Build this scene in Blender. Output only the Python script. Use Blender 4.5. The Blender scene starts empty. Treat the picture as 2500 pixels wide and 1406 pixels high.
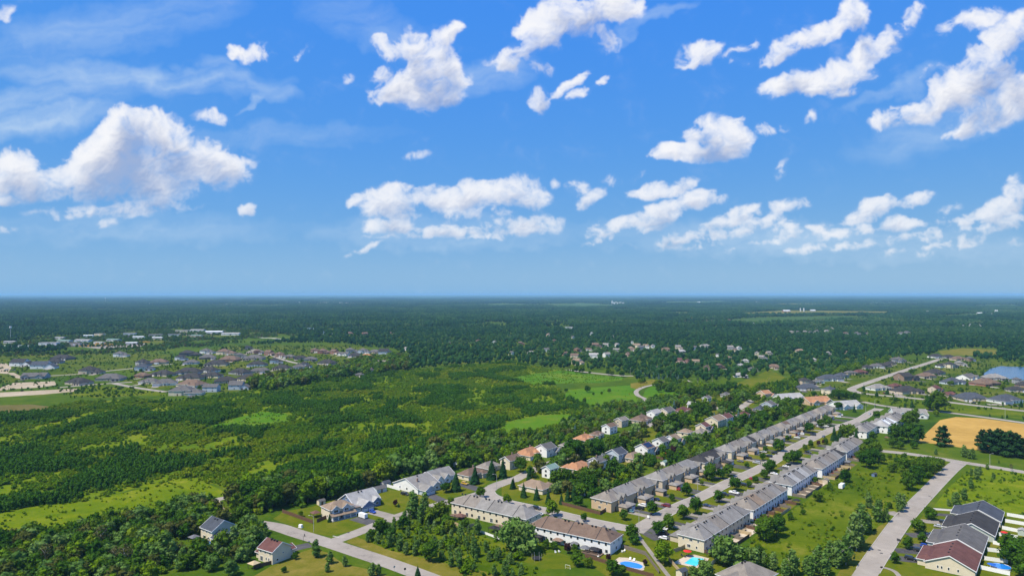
import bpy, math, random
import numpy as np
from mathutils import Vector, Matrix

random.seed(7)
S = bpy.context.scene
COL = S.collection
rad = math.radians

# ------------------------------------------------------------------ camera
F, HOR, H = 1690.0, 717.0, 115.0          # focal length in px of a 2500 px wide frame, horizon row, flying height in m
PITCH = math.atan((703 - HOR) / -F)
cam = bpy.data.cameras.new('camera')
cam.sensor_width = 36.0
cam.lens = 36.0 * F / 2500.0
cam.clip_start, cam.clip_end = 1.0, 200000.0
co = bpy.data.objects.new('camera', cam)
COL.objects.link(co)
co.location = (0, 0, H)
co.rotation_euler = (rad(90) + PITCH, 0, 0)
S.camera = co

# ------------------------------------------------------------------ light and colour
SUN_AZ, SUN_EL = (-0.86, -0.51), 59.0     # direction towards the sun (behind the camera on the left)
S.view_settings.view_transform = 'Standard'
S.view_settings.look = 'None'
S.view_settings.exposure = 0.40
S.view_settings.gamma = 1.0
S.view_settings.use_curve_mapping = False
sun = bpy.data.lights.new('sun', 'SUN')
sun.energy, sun.angle, sun.color = 5.0, rad(0.5), (1.0, 0.915, 0.77)
so = bpy.data.objects.new('sun', sun)
COL.objects.link(so)
_n = math.hypot(*SUN_AZ)
sdir = Vector((SUN_AZ[0] / _n * math.cos(rad(SUN_EL)), SUN_AZ[1] / _n * math.cos(rad(SUN_EL)), math.sin(rad(SUN_EL))))
so.rotation_euler = sdir.to_track_quat('Z', 'Y').to_euler()
S.render.engine = 'CYCLES'
cy = S.cycles
cy.use_denoising = True
cy.max_bounces = 6
cy.diffuse_bounces = 2
cy.glossy_bounces = 2
cy.transmission_bounces = 3
cy.volume_bounces = 0
cy.transparent_max_bounces = 8
cy.caustics_reflective = cy.caustics_refractive = False
cy.use_adaptive_sampling = True
cy.adaptive_threshold = 0.015

# ------------------------------------------------------------------ clouds: a map of the whole sky, computed here
def hash2(ix, iy, seed):
    n = (ix.astype(np.int64) * 374761393 + iy.astype(np.int64) * 668265263 + seed * 974634777) & 0x7fffffff
    n = ((n ^ (n >> 13)) * 1274126177) & 0x7fffffff
    return ((n ^ (n >> 16)) & 0xffff) / 65535.0
def vnoise(x, y, seed):
    ix, iy = np.floor(x), np.floor(y)
    fx, fy = x - ix, y - iy
    a = [[None, None], [None, None]]
    for i in (0, 1):
        for j in (0, 1):
            g = hash2(ix + i, iy + j, seed) * 2 * math.pi
            a[i][j] = np.cos(g) * (fx - i) + np.sin(g) * (fy - j)
    u, v = fx * fx * fx * (fx * (fx * 6 - 15) + 10), fy * fy * fy * (fy * (fy * 6 - 15) + 10)
    return (a[0][0] * (1 - u) + a[1][0] * u) * (1 - v) + (a[0][1] * (1 - u) + a[1][1] * u) * v
def fbm(x, y, seed, octaves=6, gain=0.5, billow=False):
    s, a, t = 0, 1.0, 0
    for o in range(octaves):
        n = vnoise(x, y, seed + o)
        s = s + a * (np.abs(n) * 2 - 0.45 if billow else n)
        t += a
        a *= gain
        x, y = x * 2.03 + 7.1, y * 2.03 + 3.7
    return s / t
# the heaps of cloud: centre, radii, tilt, strength (degrees of azimuth and elevation are derived from a 2500 px gnomonic plane facing north)
HEAPS = [(345,300,95,42,0,1),(300,330,62,60,0,1),(395,345,95,60,-20,1),(235,385,105,48,28,1),(370,405,215,75,0,1),(510,395,110,48,-15,1),
 (180,440,120,42,8,.9),(310,460,210,36,0,.75),(565,405,55,28,-20,.8),(40,410,62,38,0,.95),(90,450,110,40,0,.8),(25,445,85,36,0,.9),(8,490,40,13,0,.8),
 (270,513,190,20,3,.6),(385,495,60,15,8,.7),(240,552,60,13,10,.45),(8,560,30,12,0,.5),
 (602,511,24,18,30,.85),(565,125,30,22,0,.8),(632,132,50,22,10,.55),(730,135,36,13,25,.45),(510,285,40,18,0,.55),(500,130,20,10,0,.3),
 (945,122,50,30,-10,.9),(1000,112,42,38,0,.95),(1080,100,52,26,38,.95),(1112,82,34,20,20,.9),(1040,140,85,40,0,.95),(1045,182,95,52,0,1),(1010,225,105,42,5,.85),
 (950,230,45,38,0,.8),(925,175,28,24,0,.8),(1085,232,45,26,10,.7),(978,150,16,10,20,-.9),(1130,190,30,20,0,.5),
 (1310,70,55,50,0,1),(1405,38,120,44,10,1.05),(1505,20,75,40,5,.9),(1295,122,78,34,22,1),(1248,150,50,28,10,.95),(1460,88,60,24,-15,.5),(1330,172,30,18,0,.7),(1455,105,25,26,0,.4),
 (1318,240,34,27,20,.95),(1400,200,56,15,42,.65),(1415,230,36,14,10,.6),(1467,198,34,10,45,.65),(1365,225,30,10,20,.5),
 (1712,132,50,36,5,.95),(1815,115,56,13,32,.45),(1820,147,30,13,0,.55),(1690,150,25,15,0,.6),
 (1925,122,70,26,20,.95),(1995,85,88,30,25,1),(2085,38,40,42,50,.95),(1895,142,40,16,20,.7),
 (1950,203,85,30,10,1),(2045,190,88,40,15,1),(2112,140,34,52,-20,.9),(2185,90,66,28,40,.9),(2235,38,46,20,45,.75),(1990,226,56,20,5,.8),(2075,228,44,16,15,.8),(1900,228,36,12,20,.6),
 (2465,95,66,56,45,1),(2400,170,100,60,42,1),(2330,222,100,46,20,1),(2255,265,88,30,20,1),(2185,288,58,20,20,.9),(2425,275,95,42,18,1),(2365,312,44,20,22,.9),(2485,220,44,52,0,1),(2370,45,70,30,22,.7),(2270,185,40,14,30,.4),(2330,330,30,14,10,.5),
 (1730,330,56,40,5,1),(1785,328,44,36,0,.95),(1640,374,52,20,8,.95),(1725,372,80,22,0,.95),(1775,358,44,30,10,.9),(1866,315,30,16,8,.7),(1920,306,18,12,0,.45),(1978,290,22,12,20,.55),(1912,415,18,26,-35,.5),(2027,355,14,8,20,.3),(1805,300,20,12,0,.6),
 (955,488,75,42,8,1),(1060,482,64,30,5,.9),(1140,478,66,34,22,.95),(1232,468,74,36,15,1),(1295,482,50,28,0,.8),(868,490,20,18,0,.75),(955,552,66,20,3,.85),(1085,562,95,18,0,.8),(1275,552,95,26,3,.75),(1100,520,190,20,0,.5),(888,610,44,9,22,.5),(915,515,40,16,20,.7),
 (1412,458,28,24,20,.7),(1437,486,44,17,28,.75),(1357,445,15,13,0,.4),(1500,438,36,14,0,.4),(1555,432,30,9,15,.3),
 (1600,464,58,20,5,.85),(1662,455,40,20,30,.85),(1605,524,78,28,18,.95),(1700,486,46,26,22,1),(1470,572,34,26,25,.85),(1522,545,56,17,20,.85),(1455,600,30,10,10,.4),(1740,490,40,12,10,.5),
 (1652,582,54,19,14,.75),(1800,530,64,24,20,.85),(1742,552,44,13,8,.7),(1925,560,38,28,20,.75),(1920,506,52,17,10,.7),(1985,562,50,15,15,.5),(1820,520,22,20,0,.6),(1810,568,50,10,5,.5),(1690,600,80,12,5,.35),(1530,606,30,8,0,.3),(1880,590,70,10,8,.4),(1780,610,40,9,20,.3),
 (2130,508,66,26,12,.9),(2232,490,58,16,12,.75),(2205,546,60,18,0,.8),(2275,572,46,16,8,.65),(2100,535,50,14,8,.6),(2310,520,40,20,30,.4),
 (2482,468,30,42,0,.9),(2435,515,76,30,25,.95),(2365,538,56,18,10,.8),(2355,590,56,15,12,.5),(2190,580,70,13,4,.4),(2180,612,50,10,5,.3),(2490,590,30,14,0,.4),(2250,620,40,8,0,.25),(2060,600,110,12,3,.42),(1960,612,90,9,3,.38),(2400,560,80,16,6,.55),(2300,598,90,10,3,.42),(1730,575,90,12,6,.5),(1600,555,50,14,10,.5),(2040,570,50,16,12,.55),(2120,560,40,14,8,.6),(2460,545,50,22,15,.7),(1860,545,50,18,14,.6),(1000,575,120,9,2,.45),(1200,575,120,10,2,.45),
 (1100,180,60,30,0,.3),(1490,60,110,20,18,.3),(1015,383,36,9,8,.35),(850,190,20,9,40,.3),(10,40,26,24,0,.45)]
VEILS = [(330,190,330,36,-2,.34),(90,270,240,60,14,.40),(600,190,140,20,-20,.28),(250,70,330,60,10,.2),(620,235,60,14,35,.3),(700,330,240,26,2,.14),(900,60,160,60,-25,.15),(1190,190,120,36,12,.2),(1580,60,120,20,25,.22),(1990,590,520,46,-2,.25),(1080,570,300,40,0,.22),(330,560,330,40,0,.16),(2330,300,220,60,18,.2),(2200,220,120,20,30,.2)]
def lobe(U, V, e):
    cx, cy_, rx, ry, rot, st = e
    c, s = math.cos(rad(-rot)), math.sin(rad(-rot))
    dx, dy = U - cx, V - cy_
    return st * np.maximum(0, 1 - (((dx * c + dy * s) / rx) ** 2 + ((-dx * s + dy * c) / ry) ** 2) * .62)
def cloud_plane():
    st = 1.9
    u = np.arange(-60, 2560, st)
    v = np.arange(-60, 712, st)
    U, V = np.meshgrid(u, v)
    e = np.clip((717 - V) / 717.0, 0, 1.1)
    k = .36 + .74 * e
    far = np.clip(1.15 - e * 2.3, 0, 1)                 # towards the horizon the clouds are farther off and finer
    def two(fn):
        return fn(U / 118.0, V / 104.0) * (1 - far) + fn(U / 58.0 + 40, V / 44.0 + 20) * far
    wx, wy = two(lambda x, y: fbm(x, y, 11, 5)), two(lambda x, y: fbm(x, y, 31, 5))
    U2, V2 = U + wx * 70 * k, V + wy * 56 * k
    m = np.zeros_like(U)
    neg = np.zeros_like(U)
    for h in HEAPS:
        if h[5] > 0:
            m = np.maximum(m, lobe(U2, V2, h)) * .82 + .18 * np.minimum(1.15, m + lobe(U2, V2, h) * .8)
        else:
            neg += lobe(U2, V2, h)
    m = np.maximum(0, m + neg)
    n1 = two(lambda x, y: fbm(x * 1.2 + wx * .8, y * 1.2 + wy * .8, 51, 7, .62))
    n2 = two(lambda x, y: fbm(x * 2.1 + wx, y * 2.1 + wy, 71, 6, .55, True))
    d = m * 1.08 + n1 * 2.5 - n2 * .75 - .28
    d = np.where(m > 0.001, d, 0) * np.clip(m * 2.6, 0, 1)
    d = np.clip(d, 0, 1.5)
    n3 = two(lambda x, y: fbm(x * 1.1 + wx * .6, y * 1.1 + wy * .6, 51, 4, .5))
    soft = np.clip(m * 1.35 + n3 * 1.1 - .34, 0, 1.5)
    wisp = np.clip(m * 1.5 + n1 * 1.5 + .02, 0, 1) ** 2 * np.clip(.55 + 1.3 * n1, 0, 1)      # torn, half transparent fringe
    veil = np.zeros_like(U)
    nv = fbm((U * .96 - V * .3) / 260.0 + wx, (V * .96 + U * .12) / 48.0 + wy, 91, 6, .6)
    for h in VEILS:
        veil = np.maximum(veil, lobe(U + wx * 160, V + wy * 60, h))
    veil = np.clip(veil * (1.15 + 2.6 * nv), 0, .6)
    alpha = np.clip(1 - np.exp(-1.75 * d ** 1.1), 0, .96)
    alpha = 1 - (1 - alpha) * (1 - .42 * wisp)
    # how much of the cloud lies between a point and the sun: thin towards the upper left, thick towards the base
    occ = np.zeros_like(d)
    for i, wgt in ((4, .22), (12, .26), (26, .28), (46, .24)):
        occ += wgt * np.roll(np.roll(soft, int(i * .9), 0), int(i * .35), 1)
    fine = np.clip(soft - n2 * .42, 0, 1.6)
    gy, gx = np.gradient(fine * 20)
    lam = (gx * .5 + gy * .75 + .6) / np.sqrt(gx * gx + gy * gy + 1)
    light = np.clip(1.12 - .78 * np.clip(occ - .14, 0, 1.2) ** 1.2 + .15 * (lam - .5), .36, 1.05)
    top = np.clip(1 - occ / .55, 0, 1)                      # sunlit heads are crisp, undersides soft
    alpha = alpha * (1 - .5 * top) + .5 * top * np.clip(1 - np.exp(-4.5 * d ** 1.3), 0, .98)
    base = occ - soft * .55                                # little cloud left but much above: the melting underside
    alpha = alpha * (1 - .30 * np.clip((base - .20) / .45, 0, 1))
    return u, v, st, alpha, light, veil
def cloud_image():
    W, Hh = 5120, 2560
    img = np.zeros((Hh, W, 4), dtype=np.float32)
    u, v, st, alpha, light, veil = cloud_plane()
    az = (np.arange(W) + .5) / W * 2 * math.pi - math.pi          # 0 = north (+Y)
    el = (np.arange(Hh) + .5) / Hh * math.pi - math.pi / 2
    r0 = Hh // 2
    # scattered fair-weather cloud for the sky outside the frame
    A, E = np.meshgrid(az[::4], el[r0::4])
    pz = np.tan(np.maximum(E, .03)) + .12
    X, Y = np.sin(A) / pz * 1.6, np.cos(A) / pz * 1.6
    n = fbm(X, Y, 5, 5, .55)
    dd = np.clip((n - .10) * 4.5, 0, 1.2) * np.clip(E / .12, 0, 1)
    a0 = (1 - np.exp(-2.2 * dd)) * .95
    l0 = np.clip(1.0 - .25 * dd, .6, 1.05)
    a0 = np.repeat(np.repeat(a0, 4, 0), 4, 1)[:Hh - r0, :W]
    l0 = np.repeat(np.repeat(l0, 4, 0), 4, 1)[:Hh - r0, :W]
    A, E = np.meshgrid(az, el[r0:])
    ca = np.cos(A)
    ok = ca > .35
    px = np.where(ok, 1250 + F * np.tan(np.where(ok, A, 0)), -9999)
    py = np.where(ok, HOR - F * np.tan(E) / np.maximum(ca, .1), -9999)
    w = np.clip((px + 60) / 60, 0, 1) * np.clip((2560 - px) / 60, 0, 1) * np.clip((py + 60) / 60, 0, 1)
    fx, fy = np.clip((px - u[0]) / st, 0, len(u) - 1.001), np.clip((py - v[0]) / st, 0, len(v) - 1.001)
    ix, iy = fx.astype(int), fy.astype(int)
    tx, ty = fx - ix, fy - iy
    def smp(M):
        return (M[iy, ix] * (1 - tx) + M[iy, ix + 1] * tx) * (1 - ty) + (M[iy + 1, ix] * (1 - tx) + M[iy + 1, ix + 1] * tx) * ty
    al, li, ve = smp(alpha), smp(light), smp(veil)
    haze = np.clip(1 - (E / rad(9.5)), 0, 1) ** 1.3                # distant clouds sink into the pale air
    al = al * (1 - .40 * haze)
    al = al * w + a0 * (1 - w)
    li = li * w + l0 * (1 - w)
    ve = ve * w
    img[r0:, :, 0] = li
    img[r0:, :, 1] = ve
    img[r0:, :, 2] = al
    img[r0:, :, 3] = 1
    im = bpy.data.images.new('cloud_cover', W, Hh, alpha=False, float_buffer=True)
    im.colorspace_settings.name = 'Non-Color'
    im.pixels.foreach_set(img.ravel())
    im.update()
    return im

# ------------------------------------------------------------------ sky
world = bpy.data.worlds.new('World')
S.world = world
world.use_nodes = True
nt = world.node_tree
nt.nodes.clear()
def N(tree, t, **kw):
    n = tree.nodes.new(t)
    for k, v_ in kw.items():
        setattr(n, k, v_)
    return n
def lk(tree, a, b):
    tree.links.new(a, b)
sky = N(nt, 'ShaderNodeTexSky', sky_type='NISHITA', sun_disc=False)
sky.sun_elevation = rad(SUN_EL)
sky.sun_rotation = math.atan2(SUN_AZ[0], SUN_AZ[1])
sky.altitude, sky.air_density, sky.dust_density, sky.ozone_density = 100, 1.0, .45, 2.2
grade = N(nt, 'ShaderNodeCombineColor')                   # the cool, polarised colour of the picture's sky, channel by channel
gsep = N(nt, 'ShaderNodeSeparateColor')
lk(nt, sky.outputs[0], gsep.inputs[0])
for ch, (p_, k_) in enumerate(((1.0, .47), (.375, 2.53), (-.10, 8.78))):     # all three follow the sky's own brightening towards the horizon
    pw = N(nt, 'ShaderNodeMath', operation='POWER')
    pw.inputs[1].default_value = p_
    mu = N(nt, 'ShaderNodeMath', operation='MULTIPLY')
    mu.inputs[1].default_value = k_
    mx = N(nt, 'ShaderNodeMath', operation='MAXIMUM')
    mx.inputs[1].default_value = .2
    lk(nt, gsep.outputs[0], mx.inputs[0])
    lk(nt, mx.outputs[0], pw.inputs[0])
    lk(nt, pw.outputs[0], mu.inputs[0])
    lk(nt, mu.outputs[0], grade.inputs[ch])
env = N(nt, 'ShaderNodeTexEnvironment')
env.image = cloud_image()
tc = N(nt, 'ShaderNodeTexCoord')
mp = N(nt, 'ShaderNodeMapping')
mp.inputs['Rotation'].default_value = (0, 0, rad(-90))
lk(nt, tc.outputs['Generated'], mp.inputs['Vector'])
lk(nt, mp.outputs[0], env.inputs['Vector'])
sep = N(nt, 'ShaderNodeSeparateColor')
lk(nt, env.outputs['Color'], sep.inputs[0])
WHITE = 9.6
ramp = N(nt, 'ShaderNodeMix', data_type='RGBA')           # grey-blue base to sunlit white
ramp.inputs[6].default_value = (.44 * WHITE, .50 * WHITE, .68 * WHITE, 1)
ramp.inputs[7].default_value = (1.0 * WHITE, 1.0 * WHITE, 1.02 * WHITE, 1)
mr = N(nt, 'ShaderNodeMapRange')
mr.inputs[1].default_value, mr.inputs[2].default_value = .42, 1.05
lk(nt, sep.outputs[0], mr.inputs[0])
lk(nt, mr.outputs[0], ramp.inputs[0])
vm = N(nt, 'ShaderNodeMix', data_type='RGBA')             # thin veil
lk(nt, sep.outputs[1], vm.inputs[0])
lk(nt, grade.outputs[0], vm.inputs[6])
vm.inputs[7].default_value = (.62 * WHITE, .78 * WHITE, .95 * WHITE, 1)
cm = N(nt, 'ShaderNodeMix', data_type='RGBA')
lk(nt, sep.outputs[2], cm.inputs[0])
lk(nt, vm.outputs[2], cm.inputs[6])
lk(nt, ramp.outputs[2], cm.inputs[7])
bg = N(nt, 'ShaderNodeBackground')
bg.inputs['Strength'].default_value = .076
lk(nt, cm.outputs[2], bg.inputs['Color'])
wo = N(nt, 'ShaderNodeOutputWorld')
lk(nt, bg.outputs[0], wo.inputs['Surface'])

# ------------------------------------------------------------------ helpers
_cp, _sp = math.cos(PITCH), math.sin(PITCH)
def at(px, py, z=0.0):
    """The point at height z seen at (px, py) of the 2500 px wide photograph."""
    x, up = px - 1250.0, 703.0 - py
    Y, Zc = F * _cp - up * _sp, F * _sp + up * _cp
    t = (z - H) / Zc
    return Vector((x * t, Y * t, z))
ORG = {1: (0, 700), 2: (620, 700), 3: (1240, 700), 4: (1860, 700), 5: (0, 1046), 6: (620, 1046), 7: (1240, 1046), 8: (1860, 1046)}
def Z(r, x, y, z=0.0):
    """The same, from a position read in one of eight enlarged tiles of the photograph."""
    return at(ORG[r][0] + x * .256, ORG[r][1] + y * .256, z)
def poly_w(pts, r=None):
    return [(at(*p) if r is None else Z(r, *p)) for p in pts]
def px_of(x, y, z=0.0):
    dx, dy, dz = x, y, z - H
    fw, up = dy * _cp + dz * _sp, -dy * _sp + dz * _cp
    return 1250 + F * dx / fw, 703 - F * up / fw
def tag(o, label=None, cat=None, group=None, kind=None):
    if label: o['label'] = label
    if cat: o['category'] = cat
    if group: o['group'] = group
    if kind: o['kind'] = kind
    return o
def link(name, data, parent=None, loc=(0, 0, 0), rz=0.0, scale=None):
    o = bpy.data.objects.new(name, data)
    COL.objects.link(o)
    o.location = loc
    o.rotation_euler = (0, 0, rz)
    if scale is not None:
        o.scale = scale if hasattr(scale, '__len__') else (scale,) * 3
    if parent: o.parent = parent
    return o
def thing(name, label, cat, loc=(0, 0, 0), rz=0.0, group=None, scale=None):
    o = link(name, None, None, loc, rz, scale)
    o.empty_display_size = .1
    return tag(o, label, cat, group)
def copy_tree(o, parent=None):
    c = o.copy()
    COL.objects.link(c)
    if parent: c.parent = parent
    for ch in o.children:
        copy_tree(ch, c)
    return c
class MB:
    """Collects boxes, prisms and sheets and links them as one mesh object."""
    def __init__(s):
        s.v, s.f, s.m = [], [], []
    def add(s, verts, faces, m=0):
        b = len(s.v)
        s.v += [tuple(q) for q in verts]
        s.f += [tuple(b + i for i in f) for f in faces]
        s.m += [m] * len(faces)
        return s
    def box(s, x0, y0, z0, x1, y1, z1, m=0):
        return s.add([(x0, y0, z0), (x1, y0, z0), (x1, y1, z0), (x0, y1, z0), (x0, y0, z1), (x1, y0, z1), (x1, y1, z1), (x0, y1, z1)],
                     [(3, 2, 1, 0), (4, 5, 6, 7), (0, 1, 5, 4), (1, 2, 6, 5), (2, 3, 7, 6), (3, 0, 4, 7)], m)
    def poly(s, pts, m=0):
        return s.add(pts, [tuple(range(len(pts)))], m)
    def cyl(s, x, y, z0, z1, r0, r1=None, n=8, m=0, cap=True):
        r1 = r0 if r1 is None else r1
        vs = [(x + r0 * math.cos(2 * math.pi * i / n), y + r0 * math.sin(2 * math.pi * i / n), z0) for i in range(n)]
        vs += [(x + r1 * math.cos(2 * math.pi * i / n), y + r1 * math.sin(2 * math.pi * i / n), z1) for i in range(n)]
        fs = [(i, (i + 1) % n, n + (i + 1) % n, n + i) for i in range(n)]
        if cap: fs += [tuple(range(n, 2 * n)), tuple(reversed(range(n)))]
        return s.add(vs, fs, m)
    def tube(s, p, q, r, n=6, m=0, r1=None):
        p, q = Vector(p), Vector(q)
        r1 = r if r1 is None else r1
        d = (q - p).normalized()
        a = d.orthogonal().normalized()
        b = d.cross(a)
        vs = []
        for c, rr in ((p, r), (q, r1)):
            vs += [c + (a * math.cos(2 * math.pi * i / n) + b * math.sin(2 * math.pi * i / n)) * rr for i in range(n)]
        return s.add(vs, [(i, (i + 1) % n, n + (i + 1) % n, n + i) for i in range(n)] + [tuple(range(n, 2 * n)), tuple(reversed(range(n)))], m)
    def mesh(s, name, mats):
        me = bpy.data.meshes.new(name)
        me.from_pydata(s.v, [], s.f)
        for m in (mats if isinstance(mats, (list, tuple)) else [mats]):
            me.materials.append(m)
        if any(s.m):
            me.polygons.foreach_set('material_index', s.m)
        me.update()
        return me
    def build(s, name, mats, parent=None, loc=(0, 0, 0), rz=0.0):
        return link(name, s.mesh(name, mats), parent, loc, rz)
def np_mesh(name, V, Fq, mats, mi=None, smooth=False):
    """A mesh from numpy arrays; Fq is an (n, k) array of faces or a list of such arrays."""
    me = bpy.data.meshes.new(name)
    Fs = Fq if isinstance(Fq, list) else [Fq]
    tot = np.concatenate([np.full(len(f), f.shape[1]) for f in Fs])
    idx = np.concatenate([f.ravel() for f in Fs]).astype(np.int32)
    me.vertices.add(len(V))
    me.vertices.foreach_set('co', np.asarray(V, dtype=np.float32).ravel())
    me.loops.add(len(idx))
    me.loops.foreach_set('vertex_index', idx)
    me.polygons.add(len(tot))
    me.polygons.foreach_set('loop_start', np.concatenate([[0], np.cumsum(tot)[:-1]]).astype(np.int32))
    for m in mats: me.materials.append(m)
    if mi is not None: me.polygons.foreach_set('material_index', np.asarray(mi, dtype=np.int32))
    me.polygons.foreach_set('use_smooth', np.full(len(tot), smooth))
    me.update(calc_edges=True)
    return me

# ------------------------------------------------------------------ materials
def rgb(r, g, b):
    f = lambda c: (c / 255 / 12.92) if c / 255 <= .04045 else ((c / 255 + .055) / 1.055) ** 2.4
    return (f(r), f(g), f(b), 1)
def new_mat(name):
    m = bpy.data.materials.new(name)
    m.use_nodes = True
    t = m.node_tree
    return m, t, t.nodes['Principled BSDF']
def solid(name, col, rough=.7, var=.12, scale=.6, metal=0.0, spec=.25, rnd=0.0, bump=0.0):
    """A plain material with fine grain and wear of its own (object coordinates)."""
    m, t, p = new_mat(name)
    p.inputs['Roughness'].default_value = rough
    p.inputs['Metallic'].default_value = metal
    p.inputs['Specular IOR Level'].default_value = spec
    tc_ = N(t, 'ShaderNodeTexCoord')
    n1 = N(t, 'ShaderNodeTexNoise')
    n1.inputs['Scale'].default_value = scale
    n1.inputs['Detail'].default_value = 5
    lk(t, tc_.outputs['Object'], n1.inputs['Vector'])
    mr_ = N(t, 'ShaderNodeMapRange')
    mr_.inputs[1].default_value, mr_.inputs[2].default_value = .3, .7
    mr_.inputs[3].default_value, mr_.inputs[4].default_value = 1 - var, 1 + var
    lk(t, n1.outputs[0], mr_.inputs[0])
    last = mr_.outputs[0]
    if rnd:
        oi = N(t, 'ShaderNodeObjectInfo')
        m2 = N(t, 'ShaderNodeMapRange')
        m2.inputs[3].default_value, m2.inputs[4].default_value = 1 - rnd, 1 + rnd
        lk(t, oi.outputs['Random'], m2.inputs[0])
        mm = N(t, 'ShaderNodeMath', operation='MULTIPLY')
        lk(t, last, mm.inputs[0])
        lk(t, m2.outputs[0], mm.inputs[1])
        last = mm.outputs[0]
    mx = N(t, 'ShaderNodeVectorMath', operation='SCALE')
    mx.inputs[0].default_value = col[:3]
    lk(t, last, mx.inputs['Scale'])
    lk(t, mx.outputs[0], p.inputs['Base Color'])
    if bump:
        bp = N(t, 'ShaderNodeBump')
        bp.inputs['Strength'].default_value = bump
        bp.inputs['Distance'].default_value = .05
        lk(t, n1.outputs[0], bp.inputs['Height'])
        lk(t, bp.outputs[0], p.inputs['Normal'])
    return m
def shingle(name, col, var=.22):
    """Asphalt shingles: courses, tab-to-tab variation and streaks."""
    m, t, p = new_mat(name)
    p.inputs['Roughness'].default_value = .9
    p.inputs['Specular IOR Level'].default_value = .05
    tc_ = N(t, 'ShaderNodeTexCoord')
    a = N(t, 'ShaderNodeTexNoise')
    a.inputs['Scale'].default_value, a.inputs['Detail'].default_value = .35, 3
    mpg = N(t, 'ShaderNodeMapping')
    mpg.inputs['Scale'].default_value = (1, 1, 5.0)
    lk(t, tc_.outputs['Object'], mpg.inputs['Vector'])
    b = N(t, 'ShaderNodeTexNoise')
    b.inputs['Scale'].default_value, b.inputs['Detail'].default_value = 1.6, 4
    lk(t, tc_.outputs['Object'], a.inputs['Vector'])
    lk(t, mpg.outputs[0], b.inputs['Vector'])
    ad = N(t, 'ShaderNodeMath', operation='ADD')
    lk(t, a.outputs[0], ad.inputs[0])
    lk(t, b.outputs[0], ad.inputs[1])
    mr_ = N(t, 'ShaderNodeMapRange')
    mr_.inputs[1].default_value, mr_.inputs[2].default_value = .7, 1.3
    mr_.inputs[3].default_value, mr_.inputs[4].default_value = 1 - var, 1 + var
    lk(t, ad.outputs[0], mr_.inputs[0])
    mx = N(t, 'ShaderNodeVectorMath', operation='SCALE')
    mx.inputs[0].default_value = col[:3]
    lk(t, mr_.outputs[0], mx.inputs['Scale'])
    lk(t, mx.outputs[0], p.inputs['Base Color'])
    w = N(t, 'ShaderNodeTexWave', bands_direction='Z')
    w.inputs['Scale'].default_value = 2.2
    w.inputs['Distortion'].default_value = .4
    lk(t, tc_.outputs['Object'], w.inputs['Vector'])
    bp = N(t, 'ShaderNodeBump')
    bp.inputs['Strength'].default_value, bp.inputs['Distance'].default_value = .35, .03
    lk(t, w.outputs[0], bp.inputs['Height'])
    lk(t, bp.outputs[0], p.inputs['Normal'])
    return m
def siding(name, col, course=.22, var=.05):
    m, t, p = new_mat(name)
    p.inputs['Roughness'].default_value = .6
    tc_ = N(t, 'ShaderNodeTexCoord')
    w = N(t, 'ShaderNodeTexWave', bands_direction='Z', wave_profile='SAW')
    w.inputs['Scale'].default_value = .31 / course
    lk(t, tc_.outputs['Object'], w.inputs['Vector'])
    bp = N(t, 'ShaderNodeBump')
    bp.inputs['Strength'].default_value, bp.inputs['Distance'].default_value = .4, .03
    lk(t, w.outputs[0], bp.inputs['Height'])
    lk(t, bp.outputs[0], p.inputs['Normal'])
    n1 = N(t, 'ShaderNodeTexNoise')
    n1.inputs['Scale'].default_value, n1.inputs['Detail'].default_value = .5, 4
    lk(t, tc_.outputs['Object'], n1.inputs['Vector'])
    mr_ = N(t, 'ShaderNodeMapRange')
    mr_.inputs[1].default_value, mr_.inputs[2].default_value = .3, .7
    mr_.inputs[3].default_value, mr_.inputs[4].default_value = 1 - var, 1 + var
    lk(t, n1.outputs[0], mr_.inputs[0])
    mx = N(t, 'ShaderNodeVectorMath', operation='SCALE')
    mx.inputs[0].default_value = col[:3]
    lk(t, mr_.outputs[0], mx.inputs['Scale'])
    lk(t, mx.outputs[0], p.inputs['Base Color'])
    return m
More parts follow.
